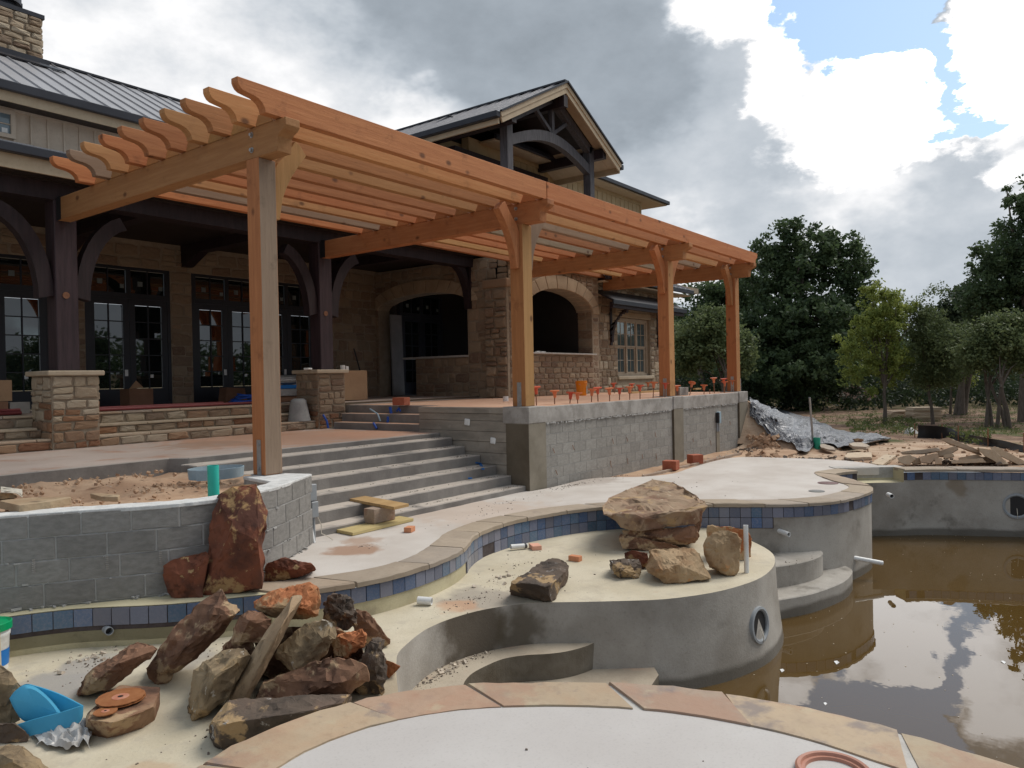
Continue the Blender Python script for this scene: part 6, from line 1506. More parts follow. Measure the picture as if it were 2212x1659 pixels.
# ------------------------------------------------------------------ stair clutter
def plank(lab, c4, z, th, mat):
    P = [atz(*C3(*p), z) for p in c4]; P[2] = P[1] + (P[3] - P[0])
    g = G(); n = Vector((0, 0, 1)); Q = [p - n * th for p in P]
    g.add(P + Q, [(0, 1, 2, 3), (7, 6, 5, 4), (0, 4, 5, 1), (1, 5, 6, 2), (2, 6, 7, 3), (3, 7, 4, 0)]); o = g.build('plank', mat, bevel=.003); return tag(o, lab, 'plank')
plank('yellowish plank lying on the deck under the stained block', [(395, 908), (530, 935), (1008, 818), (870, 800)], .045, .04, 'plank_yellow')
plank('brown plank resting on top of the stained block by the steps', [(428, 655), (850, 735), (1005, 705), (545, 633)], .285, .04, 'plank')
a, b, c = atz(*C3(700, 870), .048), atz(*C3(935, 815), .048), atz(*C3(615, 845), .048)
g = G(); t = (b - a).normalized(); n_ = Vector((-t.y, t.x, 0)); g.obox(a + t * .2 + n_ * .1 + Vector((0, 0, .098)), .4, .195, .193, frame((0, 0, 0), t, n_, (0, 0, 1)).to_3x3())
tag(g.build('concrete_block', 'dirty_block', bevel=.006), 'dirt stained concrete block sandwiched between two planks', 'block')
def brick(lab, w_, corner, right, z, mat, size=(.19, .09, .06)):
    a = atz(*w_(*corner), z); b = atz(*w_(*right), z); t = (b - a); t.z = 0; t.normalize(); n_ = Vector((-t.y, t.x, 0))
    g = G(); g.obox(a + t * size[0] / 2 + n_ * size[1] / 2 + Vector((0, 0, size[2] / 2)), *size, frame((0, 0, 0), t, n_, (0, 0, 1)).to_3x3()); return tag(g.build('brick', mat, bevel=.004), lab, 'brick')
brick('orange brick lying on the deck right of the planks', C3, (985, 937), (1038, 910), .002, 'orange_brick', (.14, .1, .065))
brick('pale pink brick on the ledge beside the white pipe stub', C3, (1928, 1076), (1985, 1072), ZL, 'pink_brick', (.13, .19, .06))
brick('small brown brick on the ledge behind the dark block', C4, (548, 822), (620, 832), ZL, 'orange_brick', (.15, .09, .065))
brick('red brick cube at the foot of the patio wall beside the pilaster', Z2, (720, 1245), (885, 1252), -.07, 'brick', (.3, .25, .19))
brick('red brick cube on the dirt a little right of the other brick cube', Z2, (1025, 1162), (1120, 1178), -.07, 'brick', (.24, .28, .2))
brick('red brick block standing on the patio edge above the side steps', D2, (1790, 885), (1950, 885), ZP + .004, 'brick', (.3, .2, .16))
def rag(lab, w_, pts, z, r=.012, mat='blue_cloth'):
    g = G()
    for i in range(len(pts) - 1):
        P = [atz(*w_(*pts[i]), z(i) if callable(z) else z), atz(*w_(*pts[i + 1]), z(i + 1) if callable(z) else z)]
        g.beam(P[0] + Vector((0, 0, r)), P[1] + Vector((0, 0, r)), r * 2.4, r)
    return tag(g.build('rag', mat), lab, 'rag')
rag('torn blue strap trailing over the middle steps', C3, [(880, 408), (930, 425), (950, 480), (1000, 488), (1110, 482)], lambda i: .42 if i < 2 else .42 - .16 * min(1, i - 1.5), .012)
rag('blue rag hanging over the fourth step near the patio wall', C3, [(1495, 400), (1520, 405), (1545, 450)], lambda i: .43 - .03 * i, .02)
rag('blue scrap on the second step', C3, [(1430, 522), (1458, 522)], .26, .022)
rag('blue scrap on the deck at the foot of the steps', C3, [(1335, 720), (1352, 722)], .002, .02)
def stub(lab, pts, r=.022, mat='blue_plastic', cat='conduit'):
    g = G(); g.tube(pts, r, 8); o = g.build('conduit', mat, smooth=50); return tag(o, lab, cat)
stub('bent blue conduit rising beside the stone pier', [atx(*D2(790, 1240), 10.5), atx(*D2(770, 1130), 10.48), atx(*D2(710, 1030), 10.44)], .022)
stub('pale conduit arcing out of the middle patio side step', [atx(*D2(1600, 1130), 10.8), atx(*D2(1560, 1020), 10.8), atx(*D2(1440, 940), 10.8)], .016, 'slate_strap')
stub('short dark blue conduit standing on the lower patio side step', [atx(*D2(1715, 1150), 10.8), atx(*D2(1720, 1060), 10.8)], .024)
stub('stubby blue conduit on the upper patio side step', [atx(*D2(1770, 1015), 11.1), atx(*D2(1752, 910), 11.1)], .03)
stub('hooked blue conduit on the upper patio side step', [atx(*D2(1860, 975), 11.1), atx(*D2(1890, 930), 11.1), atx(*D2(1915, 980), 11.1)], .022)
stub('blue conduit end lying by the lowest patio side step', [atx(*D2(1495, 1160), 10.6), atx(*D2(1545, 1245), 10.58)], .024)

# ------------------------------------------------------------------ pipes, fittings
def pipe(name, lab, p0, p1, r, mat='white_plastic', cat='pipe', painted_hollow=True, band=None):
    g = G(); p0, p1 = Vector(p0), Vector(p1); g.cyl(p0, p1, r, n=14, caps=False)
    t = (p1 - p0).normalized()
    g.cyl(p1, p1 - t * .05, r * .84, n=14, caps=False); g.cyl(p1 - t * .05, p1 - t * .052, r * .85, n=14, mi=1); a = t.orthogonal().normalized(); b_ = t.cross(a); o = len(g.v)  # black cap stands in for the dark inside the pipe
    g.add([p1 + (a * math.cos(6.28319 * i / 14) + b_ * math.sin(6.28319 * i / 14)) * rr_ for rr_ in (r, r * .84) for i in range(14)], [(i, (i + 1) % 14, 14 + (i + 1) % 14, 14 + i) for i in range(14)])
    o = g.build(name, [mat, 'black_plastic'], smooth=45); tag(o, lab, cat)
    if band:
        q = G(); m = p0 + (p1 - p0) * band; q.cyl(m - t * .012, m + t * .012, r * 1.15, n=14); q.build('band', 'black_plastic', o)
    return o
P0 = atz(*C4(1935, 915), ZL); pipe('upright_pipe', 'white upright pipe standing in the rounded ledge', P0 + Vector((0, 0, -.05)), aty(*C4(1928, 545), P0.y), .028)
P0 = atz(*C3(1760, 1045), ZL + .05); P1 = atz(*C3(1885, 1035), ZL + .045); pipe('pipe_stub', 'white pipe stub with a black ring poking out of the tiled wall', P0, P1, .032, band=.9)
P0 = atz(*C3(1065, 1460), ZL + .05); P1 = atz(*C3(1146, 1468), ZL + .045); pipe('pipe_stub', 'short white pipe stub on the ledge near the heap of boulders', P0 + Vector((-.02, .03, 0)), P1, .04)
P1 = atz(*C1(880, 560), -.2); pipe('pipe_stub', 'grey pipe stub below the tiles of the block wall', P1 + Vector((.03, .18, .0)), P1, .036, 'grey_plastic')
P1 = atz(*C5(385, 950), -.42); pipe('pipe_stub', 'white pipe stub in the promontory wall above the entry steps', P1 + Vector((.12, .2, .02)), P1, .036)
P1 = atz(*C5(1185, 652), -.3); pipe('pipe_stub', 'small white pipe stub in the far wall under the spillway', P1 + Vector((.2, .1, .0)), P1, .04)
P0 = atz(*C5(965, 1145), -.98); P1 = atz(*C5(1110, 1172), -1.03); pipe('pipe_stub', 'long white pipe sticking out over the water from the promontory', P0 + (P0 - P1) * .6, P1 + (P1 - P0) * .02, .036)
def niche(lab, c, n, r, deep=.16):
    n = Vector(n).normalized(); c = Vector(c); o = thing('light_niche', lab, 'pipe', c)
    g = G(); N_ = 24; a = n.orthogonal().normalized(); b_ = n.cross(a); prof = [(1.16, -.01), (1.14, .03), (1.0, .035), (.9, .02), (.86, -deep)]
    v = [c + n * d + (a * math.cos(6.28319 * i / N_) + b_ * math.sin(6.28319 * i / N_)) * (r * s) for s, d in prof for i in range(N_)]
    g.add(v, [(k * N_ + i, k * N_ + (i + 1) % N_, (k + 1) * N_ + (i + 1) % N_, (k + 1) * N_ + i) for k in range(len(prof) - 1) for i in range(N_)]); g.build('collar', 'grey_plastic', o, smooth=40)
    g = G(); g.cyl(c + n * .004, c + n * .005, r * .88, n=N_); g.build('painted_hollow', 'black_plastic', o)  # black disc across the mouth paints in the dark inside
    g = G(); g.tube([c + n * .02 + Vector((0, 0, -.2 * r)), c + n * .06 + Vector((0, 0, -.7 * r)), c + n * .05 + Vector((.02, 0, -1.1 * r))], .006, 5); g.build('cord', 'rope', o)
    return o
pn = atz(*C4(2028, 1320), -.78); eL = offset(EV, .035)
j = min(range(len(eL)), key=lambda i: abs(eL[i].x * ray(*C4(2028, 1320)).y - eL[i].y * ray(*C4(2028, 1320)).x) + (0 if eL[i].x > 7.5 and eL[i].y < 3.3 else 9))
e0 = eL[j]; dr = ray(*C4(2028, 1320)); D_ = Vector((e0.x, e0.y)).length / Vector((dr.x, dr.y)).length; pn = EYE + dr * D_
tt = (eL[j + 1] - eL[j - 1]).normalized(); niche('grey round pipe mouth in the wall of the rounded ledge', pn, (-tt.y, tt.x, .08), .175)
def on_far(px):
    dr = ray(*px); best = min(SCo, key=lambda p: abs(p.x * dr.y - p.y * dr.x)); D_ = Vector((best.x, best.y)).length / Vector((dr.x, dr.y)).length; return EYE + dr * D_
pn = on_far(C5(2155, 728)); niche('dark round pipe mouth in the far pool wall', pn, (-.97, -.25, 0), .21)
# deck lids
def disc(name, lab, c, r, mat, h=.01, cat='drain cover'):
    g = G(); g.lathe([(r, 0), (r, h * .7), (r * .93, h), (.001, h)], tuple(c), 24); return tag(g.build(name, mat, smooth=35), lab, cat)
disc('drain_cover', 'round brown drain cover in the white deck of the promontory', atz(*C5(688, 550), .001), .17, 'drain_lid')
disc('drain_cover', 'round grey drain cover near the tip of the promontory deck', atz(*C5(600, 613), .001), .125, 'grey_lid')
c = atz(*C7(865, 1290), .0); g = G(); g.lathe([(.17, -.02), (.175, .02), (.165, .028), (.15, .026), (.145, .012), (.13, .012), (.125, -.015), (.001, -.015)], tuple(c), 40)
tag(g.build('drain_ring', 'clay', smooth=40), 'terracotta coloured ring of a drain in the near white deck', 'drain')
# conduits at the end of the low wall
eb = thing('electrical_box', 'grey electrical box on conduits at the end of the low block wall', 'electrical box', (5.92, 7.62, 0))
g = G(); g.box((5.885, 7.52, .5), (5.985, 7.6, .70)); g.build('box', 'grey_plastic', eb, bevel=.006)
g = G(); g.box((5.89, 7.5, .3), (5.99, 7.58, .49)); g.build('lower_box', 'grey_plastic', eb, bevel=.006)
for x in (5.91, 5.95):
    g = G(); g.cyl((x, 7.55, -.02), (x, 7.55, .3), .018, n=8); g.build('conduit', 'grey_plastic', eb, smooth=50)
g = G(); g.tube([(5.97, 7.5, .3), (6.0, 7.47, .2), (5.99, 7.46, .1), (6.05, 7.42, .06), (6.1, 7.38, .01)], .006, 5); g.build('cable', 'rope', eb)
P0 = atz(*C3(232, 1015), 0); pipe('pipe_stub', 'thin white pipe leaning on the end of the low block wall', P0, aty(*C3(197, 830), P0.y + .1), .016)
p = aty(*Z2(1412, 600), 7.66); eb = thing('electrical_box', 'small grey outlet box on the patio block wall', 'electrical box', p)
g = G(); g.box((p.x - .02, 7.62, p.z - .14), (p.x + .13, 7.70, p.z + .16)); g.build('box', 'slate_strap', eb, bevel=.006)
g = G(); g.box((p.x - .09, 7.6, p.z - .12), (p.x - .03, 7.69, p.z + .14)); g.build('cover', 'black_plastic', eb, bevel=.004)
for dx in (-.04, .06):
    g = G(); g.cyl((p.x + dx, 7.665, p.z - .35), (p.x + dx, 7.665, p.z - .14), .02, n=8); g.build('conduit', 'grey_plastic', eb)
g = G(); g.box((p.x - .08, 7.67, -.1), (p.x + .12, 7.686, p.z - .34)); g.build('patch', 'plaster_new', eb)

# ------------------------------------------------------------------ planting bed: teal pipe and strap roll
c = atz(*Z3(225, 785), .82); c = Vector((c.x, c.y, .72)); top = aty(*Z3(222, 380), c.y)
pipe('riser_pipe', 'teal plastic pipe standing in the planting bed', c, (c.x, c.y, top.z), .058, 'teal_pipe')
g = G(); cc = atz(*Z3(360, 560), .8) + Vector((.05, .5, 0)); cc = atz(*Z3(380, 590), .80) + Vector((.03, .22, 0)); vs = []; n = 40
for i in range(n + 1):
    t = i / n; a = 3.6 + t * 6.283 * 1.25; r = .29 - .05 * t
    x, y = cc.x + math.cos(a) * r * 1.25, cc.y + math.sin(a) * r
    vs += [(x, y, .80 + .0), (x + .01 * math.cos(a), y + .01 * math.sin(a), .92)]
g.add(vs, [(2 * i, 2 * i + 2, 2 * i + 3, 2 * i + 1) for i in range(n)]); o = g.build('strap_roll', 'slate_strap', smooth=60); m = o.modifiers.new('s', 'SOLIDIFY'); m.thickness = .012
tag(o, 'loop of grey blue foam strip behind the teal pipe', 'foam strip')

# ------------------------------------------------------------------ foreground clutter
zt = ZL + .165
def blade(lab, px, r, z):
    c = atz(*C1(*px), z); o = thing('saw_blade', lab, 'saw blade', c)
    g = G(); N_ = 48; ring = []
    for i in range(N_):
        a = 6.28319 * i / N_; rr_ = r * (.96 if i % 6 == 0 else 1); ring.append((c.x + rr_ * math.cos(a), c.y + rr_ * math.sin(a)))
    g.prism(ring, c.z, c.z + .006); g.build('disc', 'rust_disc', o)
    g = G(); g.lathe([(r * .36, .006), (r * .36, .0075), (r * .25, .0082), (.001, .0082)], tuple(c), 24); g.build('hub_label', 'disc_hub', o)
    g = G(); g.lathe([(r * .12, .0082), (r * .12, .009), (.001, .009)], tuple(c), 12); g.build('arbor_hole', 'black_plastic', o); return o
blade('lower of two large rusty saw blades stacked on the flat rock', (975, 1105), .152, zt)
blade('upper of two large rusty saw blades with red hub on the flat rock', (970, 1092), .152, zt + .012)
blade('small rusty saw blade beside the two large ones', (848, 1208), .072, zt)
bk = thing('bucket', 'white bucket with a green lid at the left picture edge', 'bucket', atz(*C1(-85, 870), ZL)); c = WL[bk]
g = G(); g.lathe([(.13, 0), (.145, .27), (.152, .28), (.152, .30), (.145, .305), (.148, .33), (.001, .33)], tuple(c), 28); g.build('shell', 'white_plastic', bk, smooth=35)
g = G(); g.lathe([(.158, .325), (.166, .33), (.166, .385), (.158, .39), (.14, .375), (.001, .375)], tuple(c), 28); g.build('lid', 'green_plastic', bk, smooth=35)
g = G(); g.lathe([(.134, .04), (.141, .17)], tuple(c), 28); g.f = [f for f in g.f if len(f) == 4]; g.m = g.m[:len(g.f)]
g.v = [(c.x + (v[0] - c.x) * 1.012, c.y + (v[1] - c.y) * 1.012, v[2]) for v in g.v]; g.build('label_band', 'blue_film', bk, smooth=35)
# blue foam roll with a loose tail
fo = thing('foam_roll', 'bright blue foam strip, part rolled, lying on the rocks at bottom left', 'foam', atz(*C1(300, 1250), ZL))
Dq = depth_at(C1, 420, 1400, ZL)
def fp(x, y, d=0): return atd(*C1(x, y), Dq + d)
def ribbon(name, A, B, mat, th=.008):
    g = G(); n = len(A); g.add(A + B, [(i, i + 1, n + i + 1, n + i) for i in range(n - 1)]); o = g.build(name, mat, fo, smooth=70); m = o.modifiers.new('s', 'SOLIDIFY'); m.thickness = th; return o
def c3(P, n=5):
    out = []
    for i in range(len(P) - 1):
        a, b, c, d = P[max(i - 1, 0)], P[i], P[i + 1], P[min(i + 2, len(P) - 1)]
        for k in range(n): t = k / n; out.append(.5 * ((2 * b) + (c - a) * t + (2 * a - 5 * b + 4 * c - d) * t * t + (3 * b - a - 3 * c + d) * t ** 3))
    return out + [P[-1]]
A = [fp(-300, 1430, -.1), fp(0, 1355, -.08), fp(250, 1275, -.06), fp(480, 1215, -.03), fp(640, 1165, .0), fp(672, 1160, .06), fp(640, 1140, .12), fp(480, 1060, .18), fp(300, 1000, .22), fp(200, 985, .22), fp(110, 1050, .18)]
B = [fp(-300, 1560, -.1), fp(0, 1472, -.08), fp(250, 1400, -.06), fp(480, 1355, -.03), fp(630, 1300, .0), fp(668, 1240, .06), fp(640, 1235, .12), fp(540, 1240, .18), fp(400, 1245, .22), fp(330, 1260, .22), fp(280, 1280, .18)]
ribbon('loose_tail', c3(A), c3(B), 'cyan_foam')
rim = [(75, 1100), (120, 1040), (195, 992), (290, 1010), (400, 1100), (490, 1215), (470, 1245), (350, 1265), (200, 1285), (120, 1195)]
rim = [tuple(q) for q in c3([Vector(q) for q in rim + rim[:1]], 4)[:-1]]
g = G(); F_ = [fp(x, y, .06) for x, y in rim]; Bk = [fp(195 + (x - 195) * .8 + 30, 1120 + (y - 1120) * .8 - 6, .2) for x, y in rim]; n = len(rim)
inn = [fp(270 + (x - 270) * .82, 1140 + (y - 1140) * .8, .03) for x, y in rim]; cen = fp(280, 1140, .02)
g.add(F_ + Bk + inn + [cen], [(i, (i + 1) % n, n + (i + 1) % n, n + i) for i in range(n)] + [(i, (i + 1) % n, 2 * n + (i + 1) % n, 2 * n + i) for i in range(n)] + [(2 * n + i, 2 * n + (i + 1) % n, 3 * n) for i in range(n)] + [tuple(range(2 * n - 1, n - 1, -1))])
g.build('roll', 'cyan_foam', fo, smooth=50)
g = G(); n = 26; vs = []; base = atz(*C1(560, 1470), ZL)             # crumpled film
for i in range(n + 1):
    for j in range(15):
        u, v = i / n, j / 14; x, y = 290 + 440 * u + 60 * mnoise.noise(Vector((v * 3, 1, u))), 1290 + 190 * v + 40 * u * v + 60 * mnoise.noise(Vector((u * 4, v * 2, 8)))
        q = atz(*C1(x, y), ZL + .02); h = .045 * (1 - abs(2 * v - 1)) * (1 - abs(2 * u - 1) ** 3) + .09 * abs(mnoise.noise(Vector((u * 5, v * 5, 2)))) + .035 * abs(mnoise.noise(Vector((u * 12, v * 11, 5))))
        vs.append(q + Vector((0, 0, h * (.4 + .6 * u))))
g.add(vs, [(i * 15 + j, i * 15 + j + 1, (i + 1) * 15 + j + 1, (i + 1) * 15 + j) for i in range(n) for j in range(14)])
tag(g.build('plastic_film', 'plastic_film', smooth=25), 'crumpled clear plastic film under the blue foam strip', 'plastic')

# ------------------------------------------------------------------ patio clutter: capped rebar, bucket, block
def stake(px_base, px_cap, lab):
    y0 = 7.9; b_ = atz(*B2(*px_base), ZP)
    if b_.y < 7.82: b_ = aty(*B2(*px_base), 7.82)
    if b_.y > 11.2: b_ = aty(*B2(*px_base), 11.2)
    b_.z = ZP; t_ = aty(*B2(*px_cap), b_.y)
    o = thing('rebar_stake', lab, 'rebar stake', (b_.x, b_.y, ZP), 'capped rebar stakes along the patio'); h = max(.1, t_.z - ZP); lx = t_.x - b_.x
    g = G(); g.cyl((b_.x, b_.y, ZP - .03), (b_.x + lx, b_.y, ZP + h), .011, n=6); g.build('rod', 'rusty', o)
    g = G(); q = Quaternion((0, 1, 0), max(-.4, min(.4, lx / h * .8)) + random.uniform(-.12, .12)); c_ = Vector((b_.x + lx, b_.y, ZP + h)); prof = [(.026, -.11), (.032, -.05), (.045, 0), (.09, .012), (.092, .03), (.001, .034)]; n = 12; v = []
    for r_, z in prof:
        for k in range(n): v.append(c_ + q @ Vector((r_ * math.cos(6.28319 * k / n), r_ * math.sin(6.28319 * k / n), z)))
    g.add(v, [(i * n + k, i * n + (k + 1) % n, (i + 1) * n + (k + 1) % n, (i + 1) * n + k) for i in range(len(prof) - 1) for k in range(n)]); g.build('cap', 'rebar_cap', o, smooth=40)
ST = [((155, 1455), (148, 1302), 'first orange capped rebar stake right of the second pergola post'), ((316, 1444), (316, 1335), 'red capped rebar stake second from the second pergola post'),
      ((450, 1437), (458, 1350), 'left stake of a close pair of orange capped rebar before the orange bucket'), ((520, 1437), (520, 1352), 'right stake of a close pair of orange capped rebar before the orange bucket'),
      ((642, 1424), (648, 1322), 'rebar stake with a tilted orange cap just right of the orange bucket'), ((702, 1420), (696, 1308), 'red capped rebar stake beside the tilted cap near the bucket'),
      ((806, 1418), (801, 1312), 'orange capped rebar stake in front of the stone wall corner'), ((848, 1345), (839, 1265), 'small red capped rebar stake far back left of the window'),
      ((892, 1406), (893, 1310), 'crooked orange capped rebar stake below the left window edge'), ((983, 1404), (983, 1298), 'red capped rebar stake below the window'),
      ((1006, 1338), (1002, 1270), 'far red capped rebar stake behind the one below the window'), ((1075, 1398), (1074, 1285), 'bright red capped rebar stake below the middle of the window'),
      ((1142, 1330), (1146, 1258), 'far red capped rebar stake below the right window edge'), ((1190, 1390), (1197, 1258), 'tall orange capped rebar stake left of the third pergola post'),
      ((1296, 1382), (1299, 1265), 'orange capped rebar stake in front of the third pergola post'), ((1408, 1368), (1403, 1288), 'orange capped rebar stake between third pergola post and grey block'),
      ((1513, 1365), (1536, 1260), 'red capped rebar stake at the grey block'), ((1644, 1357), (1643, 1282), 'low orange capped rebar stake right of the grey block'),
      ((1735, 1347), (1729, 1218), 'tallest red capped rebar stake left of the fourth pergola post'), ((1820, 1342), (1819, 1224), 'upper cap of two orange capped rebar stakes at the fourth post'),
      ((1827, 1341), (1826, 1250), 'lower cap of two orange capped rebar stakes at the fourth post'), ((1897, 1336), (1898, 1238), 'red capped rebar stake in front of the fourth pergola post')]
for b_, c_, lb in ST: stake(b_, c_, lb)
g = G(); p = atz(*B2(1695, 1352), ZP); g.cyl(p, p + Vector((.0, 0, .12)), .011, n=6); tag(g.build('rebar', 'rusty'), 'short bare rebar end right of the grey block', 'rebar')
g = G(); p = atz(*B2(1970, 1335), ZP); p = aty(*B2(1970, 1335), 9.5); g.cyl((p.x, 9.5, 1.2), (p.x - .02, 9.5, 1.78), .02, n=8); tag(g.build('pipe_post', 'steel'), 'bare grey rod beyond the right end of the patio', 'rod')
p = atz(*B2(1430, 1368), ZP); p = aty(*B2(1428, 1372), 8.0); g = G(); q = aty(*B2(1562, 1365), 8.0); g.box((p.x, 8.0, ZP), (p.x + .52, 8.3, ZP + .2)); 
tag(g.build('concrete_block', 'block_pale', bevel=.006), 'grey concrete block standing on the patio between the third and fourth posts', 'block')
yb = 11.0; p = aty(*B2(555, 1360), yb); bk = thing('bucket', 'orange bucket with a paper label standing by the stone wall on the patio', 'bucket', (p.x, yb, ZP)); c = WL[bk]
g = G(); g.lathe([(.135, 0), (.155, .33), (.165, .335), (.165, .35), (.158, .355), (.16, .40), (.15, .405), (.14, .37), (.001, .36)], tuple(c), 26); g.build('shell', 'orange_plastic', bk, smooth=35)
g = G(); n = 7; vs = [(c.x + .155 * math.cos(-1.55 + .16 * i), c.y + .155 * math.sin(-1.55 + .16 * i), c.z + z) for z in (.06, .26) for i in range(n)]; g.add(vs, [(i, i + 1, n + i + 1, n + i) for i in range(n - 1)]); g.build('paper_label', 'plastic_film', bk, smooth=60)
g = G(); g.tube([(c.x + .166 * math.cos(a), c.y - .02 + .166 * math.sin(a) * .4, c.z + .33 + .0 * a - .07 * abs(math.sin(a))) for a in [3.14 + 3.14 * i / 10 for i in range(11)]], .005, 5); g.build('handle', 'steel', bk)
for (lb, pts) in (('long red board lying on the patio under the window', [(985, 1352), (1245, 1340)]), ('short dark board lying on the patio before the fourth post', [(1560, 1362), (1605, 1352)])):
    a = aty(*B2(*pts[0]), 10.5); b_ = aty(*B2(*pts[1]), 10.5); g = G(); g.beam((a.x, 10.5, ZP + .03), (b_.x, 10.5, ZP + .03), .12, .05); tag(g.build('board', 'plank'), lb, 'board')

# ------------------------------------------------------------------ porch clutter
p = atz(*A4(880, 1240), FZ); bx = Vector((8.35, 15.9, FZ))
p = aty(*A4(825, 1240), 15.9); cbx = thing('cardboard_box', 'open cardboard box on the porch in front of the second french door', 'box', (p.x, 15.9, FZ))
g = G(); g.box((p.x, 15.8, FZ), (p.x + .5, 16.2, FZ + .38)); g.build('carton', 'kraft_dark', cbx)
g = G(); g.add([(p.x, 15.8, FZ + .38), (p.x + .3, 15.8, FZ + .40), (p.x + .12, 15.75, FZ + .55)], [(0, 1, 2)]); o = g.build('flap', 'cardboard', cbx); m = o.modifiers.new('s', 'SOLIDIFY'); m.thickness = .006
p = aty(*A4(1460, 1210), 16.2); cbx = thing('cardboard_box', 'flattened cardboard box near the coiled blue hose on the porch', 'box', (p.x, 16.2, FZ))
g = G(); g.extrude([(0, 0), (.6, 0), (.52, .33), (.05, .36)], (p.x, 16.2, FZ), (1, 0, 0), (0, 0, 1), (0, 1, 0), .3); g.build('carton', 'kraft_dark', cbx)
p = aty(*A4(1555, 1215), 14.6); g = G(); pts = []
for i in range(90):
    a = i * .35; r = .42 - .0022 * i; pts.append((p.x + .35 + r * 1.3 * math.cos(a), 14.7 + r * .8 * math.sin(a), FZ + .02 + .0022 * i + .02 * math.sin(a * 2.3)))
g.tube(pts, .016, 6); tag(g.build('hose_coil', 'blue_plastic', smooth=60), 'coil of blue hose lying on the porch behind the first pergola post', 'hose')
for i, (x0_, x1_, yy, dz) in enumerate(((5.96, 8.6, 13.85, 0), (5.96, 9.6, 13.95, .0), (5.96, 9.0, 14.06, .02), (2.4, 5.2, 13.9, 0), (2.4, 5.2, 14.0, .0), (2.4, 5.2, 13.95, .045))):
    g = G(); g.cyl((x0_, yy, FZ + .03 + dz), (x1_, yy + .2, FZ + .03 + dz), .03, n=8)
    tag(g.build('red_pipe', 'red_pipe', smooth=50), ['front dark red pipe on the porch right of the left pier', 'longest dark red pipe on the porch right of the left pier', 'rear dark red pipe on the porch right of the left pier', 'front dark red pipe on the porch left of the left pier', 'rear dark red pipe on the porch left of the left pier', 'upper dark red pipe on the porch left of the left pier'][i], 'pipe', 'dark red pipes lying on the porch')
# stacked goods at left edge of the porch
p = aty(*D1(110, 850), 14.5); g = G(); g.box((p.x - 1.3, 14.5, FZ), (p.x + .02, 14.9, FZ + .0 + .22)); tag(g.build('carton', 'kraft_dark', bevel=.004), 'low dark carton at the left end of the porch', 'box')
g = G(); g.box((p.x - 1.3, 14.55, FZ + .225), (p.x + .1, 14.9, FZ + .58)); tag(g.build('carton', 'cardboard', bevel=.004), 'tan carton stacked on the low dark carton at the left end of the porch', 'box')
g = G(); g.box((p.x + .05, 14.52, FZ), (p.x + .36, 14.85, FZ + .2)); tag(g.build('concrete_block', 'block', bevel=.006), 'grey block beside the cartons at the left end of the porch', 'block')
# grill
yg = 15.0; p = aty(*D2(110, 700), yg); q = aty(*D2(400, 420), yg); gr = thing('grill', 'boxed in outdoor grill with blue film strip and two knobs left of the stone pier', 'grill', (p.x, yg, FZ)); xa, xb = p.x - .3, p.x + 1.0
g = G(); g.box((xa, yg, FZ), (xb, yg + .5, FZ + .12)); g.build('base', 'kraft_dark', gr)
g = G(); g.box((xa, yg - .03, FZ + .13), (xb, yg + .5, FZ + .30)); g.build('control_panel', 'steel', gr, bevel=.01)
g = G(); g.box((xa, yg - .035, FZ + .305), (xb, yg + .5, FZ + .39)); g.build('film_strip', 'blue_film', gr)
g = G(); g.lathe([(.0, 0)], (0, 0, 0), 3) if False else g.box((xa, yg, FZ + .395), (xb, yg + .5, FZ + .62)); g.build('hood', 'steel', gr, bevel=.05)
g = G(); g.cyl((xa + .1, yg - .05, FZ + .5), (xb - .1, yg - .05, FZ + .5), .014, n=8); g.build('handle', 'steel', gr)
for x in (p.x + .36, p.x + .58):
    g = G(); g.cyl((x, yg - .07, FZ + .22), (x, yg - .03, FZ + .22), .035, n=12); g.build('knob', 'steel', gr, smooth=40)
# grey sack, cone shaped
c = atz(*D2(340, 1190), ZT + .01); c = Vector((c.x, 13.25, 1.13)); c.x = aty(*D2(340, 1190), 13.25).x
g = G(); g.lathe([(.24, 0), (.235, .04), (.17, .36), (.155, .44), (.10, .47), (.001, .475)], tuple(c), 18)
g.v = [(v[0] + .02 * mnoise.noise(Vector(v) * 5), v[1] + .02 * mnoise.noise(Vector(v) * 6), v[2] + .015 * mnoise.noise(Vector(v) * 7)) for v in g.v]
tag(g.build('bucket', 'sack', smooth=60), 'grey upturned bucket caked with cement on the stone steps left of the pier', 'bucket')
# cups and scraps on the pier cap
for lb, px, w, h in (('white cup on the right of the stone pier cap', (1015, 320), .11, .1), ):
    p = aty(*D2(*px), 13.2); g = G(); g.lathe([(.045, 0), (.055, .1), (.05, .1), (.04, .02), (.001, .02)], (p.x, 13.2, 2.206), 14); tag(g.build('cup', 'white_plastic', smooth=40), lb, 'cup')
p = aty(*D2(1180, 330), 13.6); g = G(); g.box((p.x - .06, 13.9, FZ), (p.x + .7, 14.5, FZ + .70)); tag(g.build('carton', 'cardboard', bevel=.004), 'tall brown carton standing behind the stone pier on the porch', 'box')
g = G(); g.obox((p.x + .12, 14.0, FZ + .755), .13, .1, .1, Quaternion((0, 0, 1), .4)); tag(g.build('small_box', 'white_plastic', bevel=.004), 'small white box on top of the tall brown carton', 'box')
p = aty(*D2(500, 330), 13.1); g = G(); g.obox((p.x, 13.15, 2.225), .16, .12, .04, Quaternion((0, 0, 1), .3)); tag(g.build('scrap', 'white_plastic', bevel=.012), 'crumpled white scrap on the left of the stone pier cap', 'scrap')
p = aty(*D2(1400, 700), 15.6); t_ = aty(*D2(1190, 0), 15.6); g = G(); g.cyl((p.x, 15.6, FZ), (t_.x, 15.6, t_.z), .02, n=8); tag(g.build('pole', 'black_plastic'), 'thin black pole leaning behind the tall brown carton', 'pole')
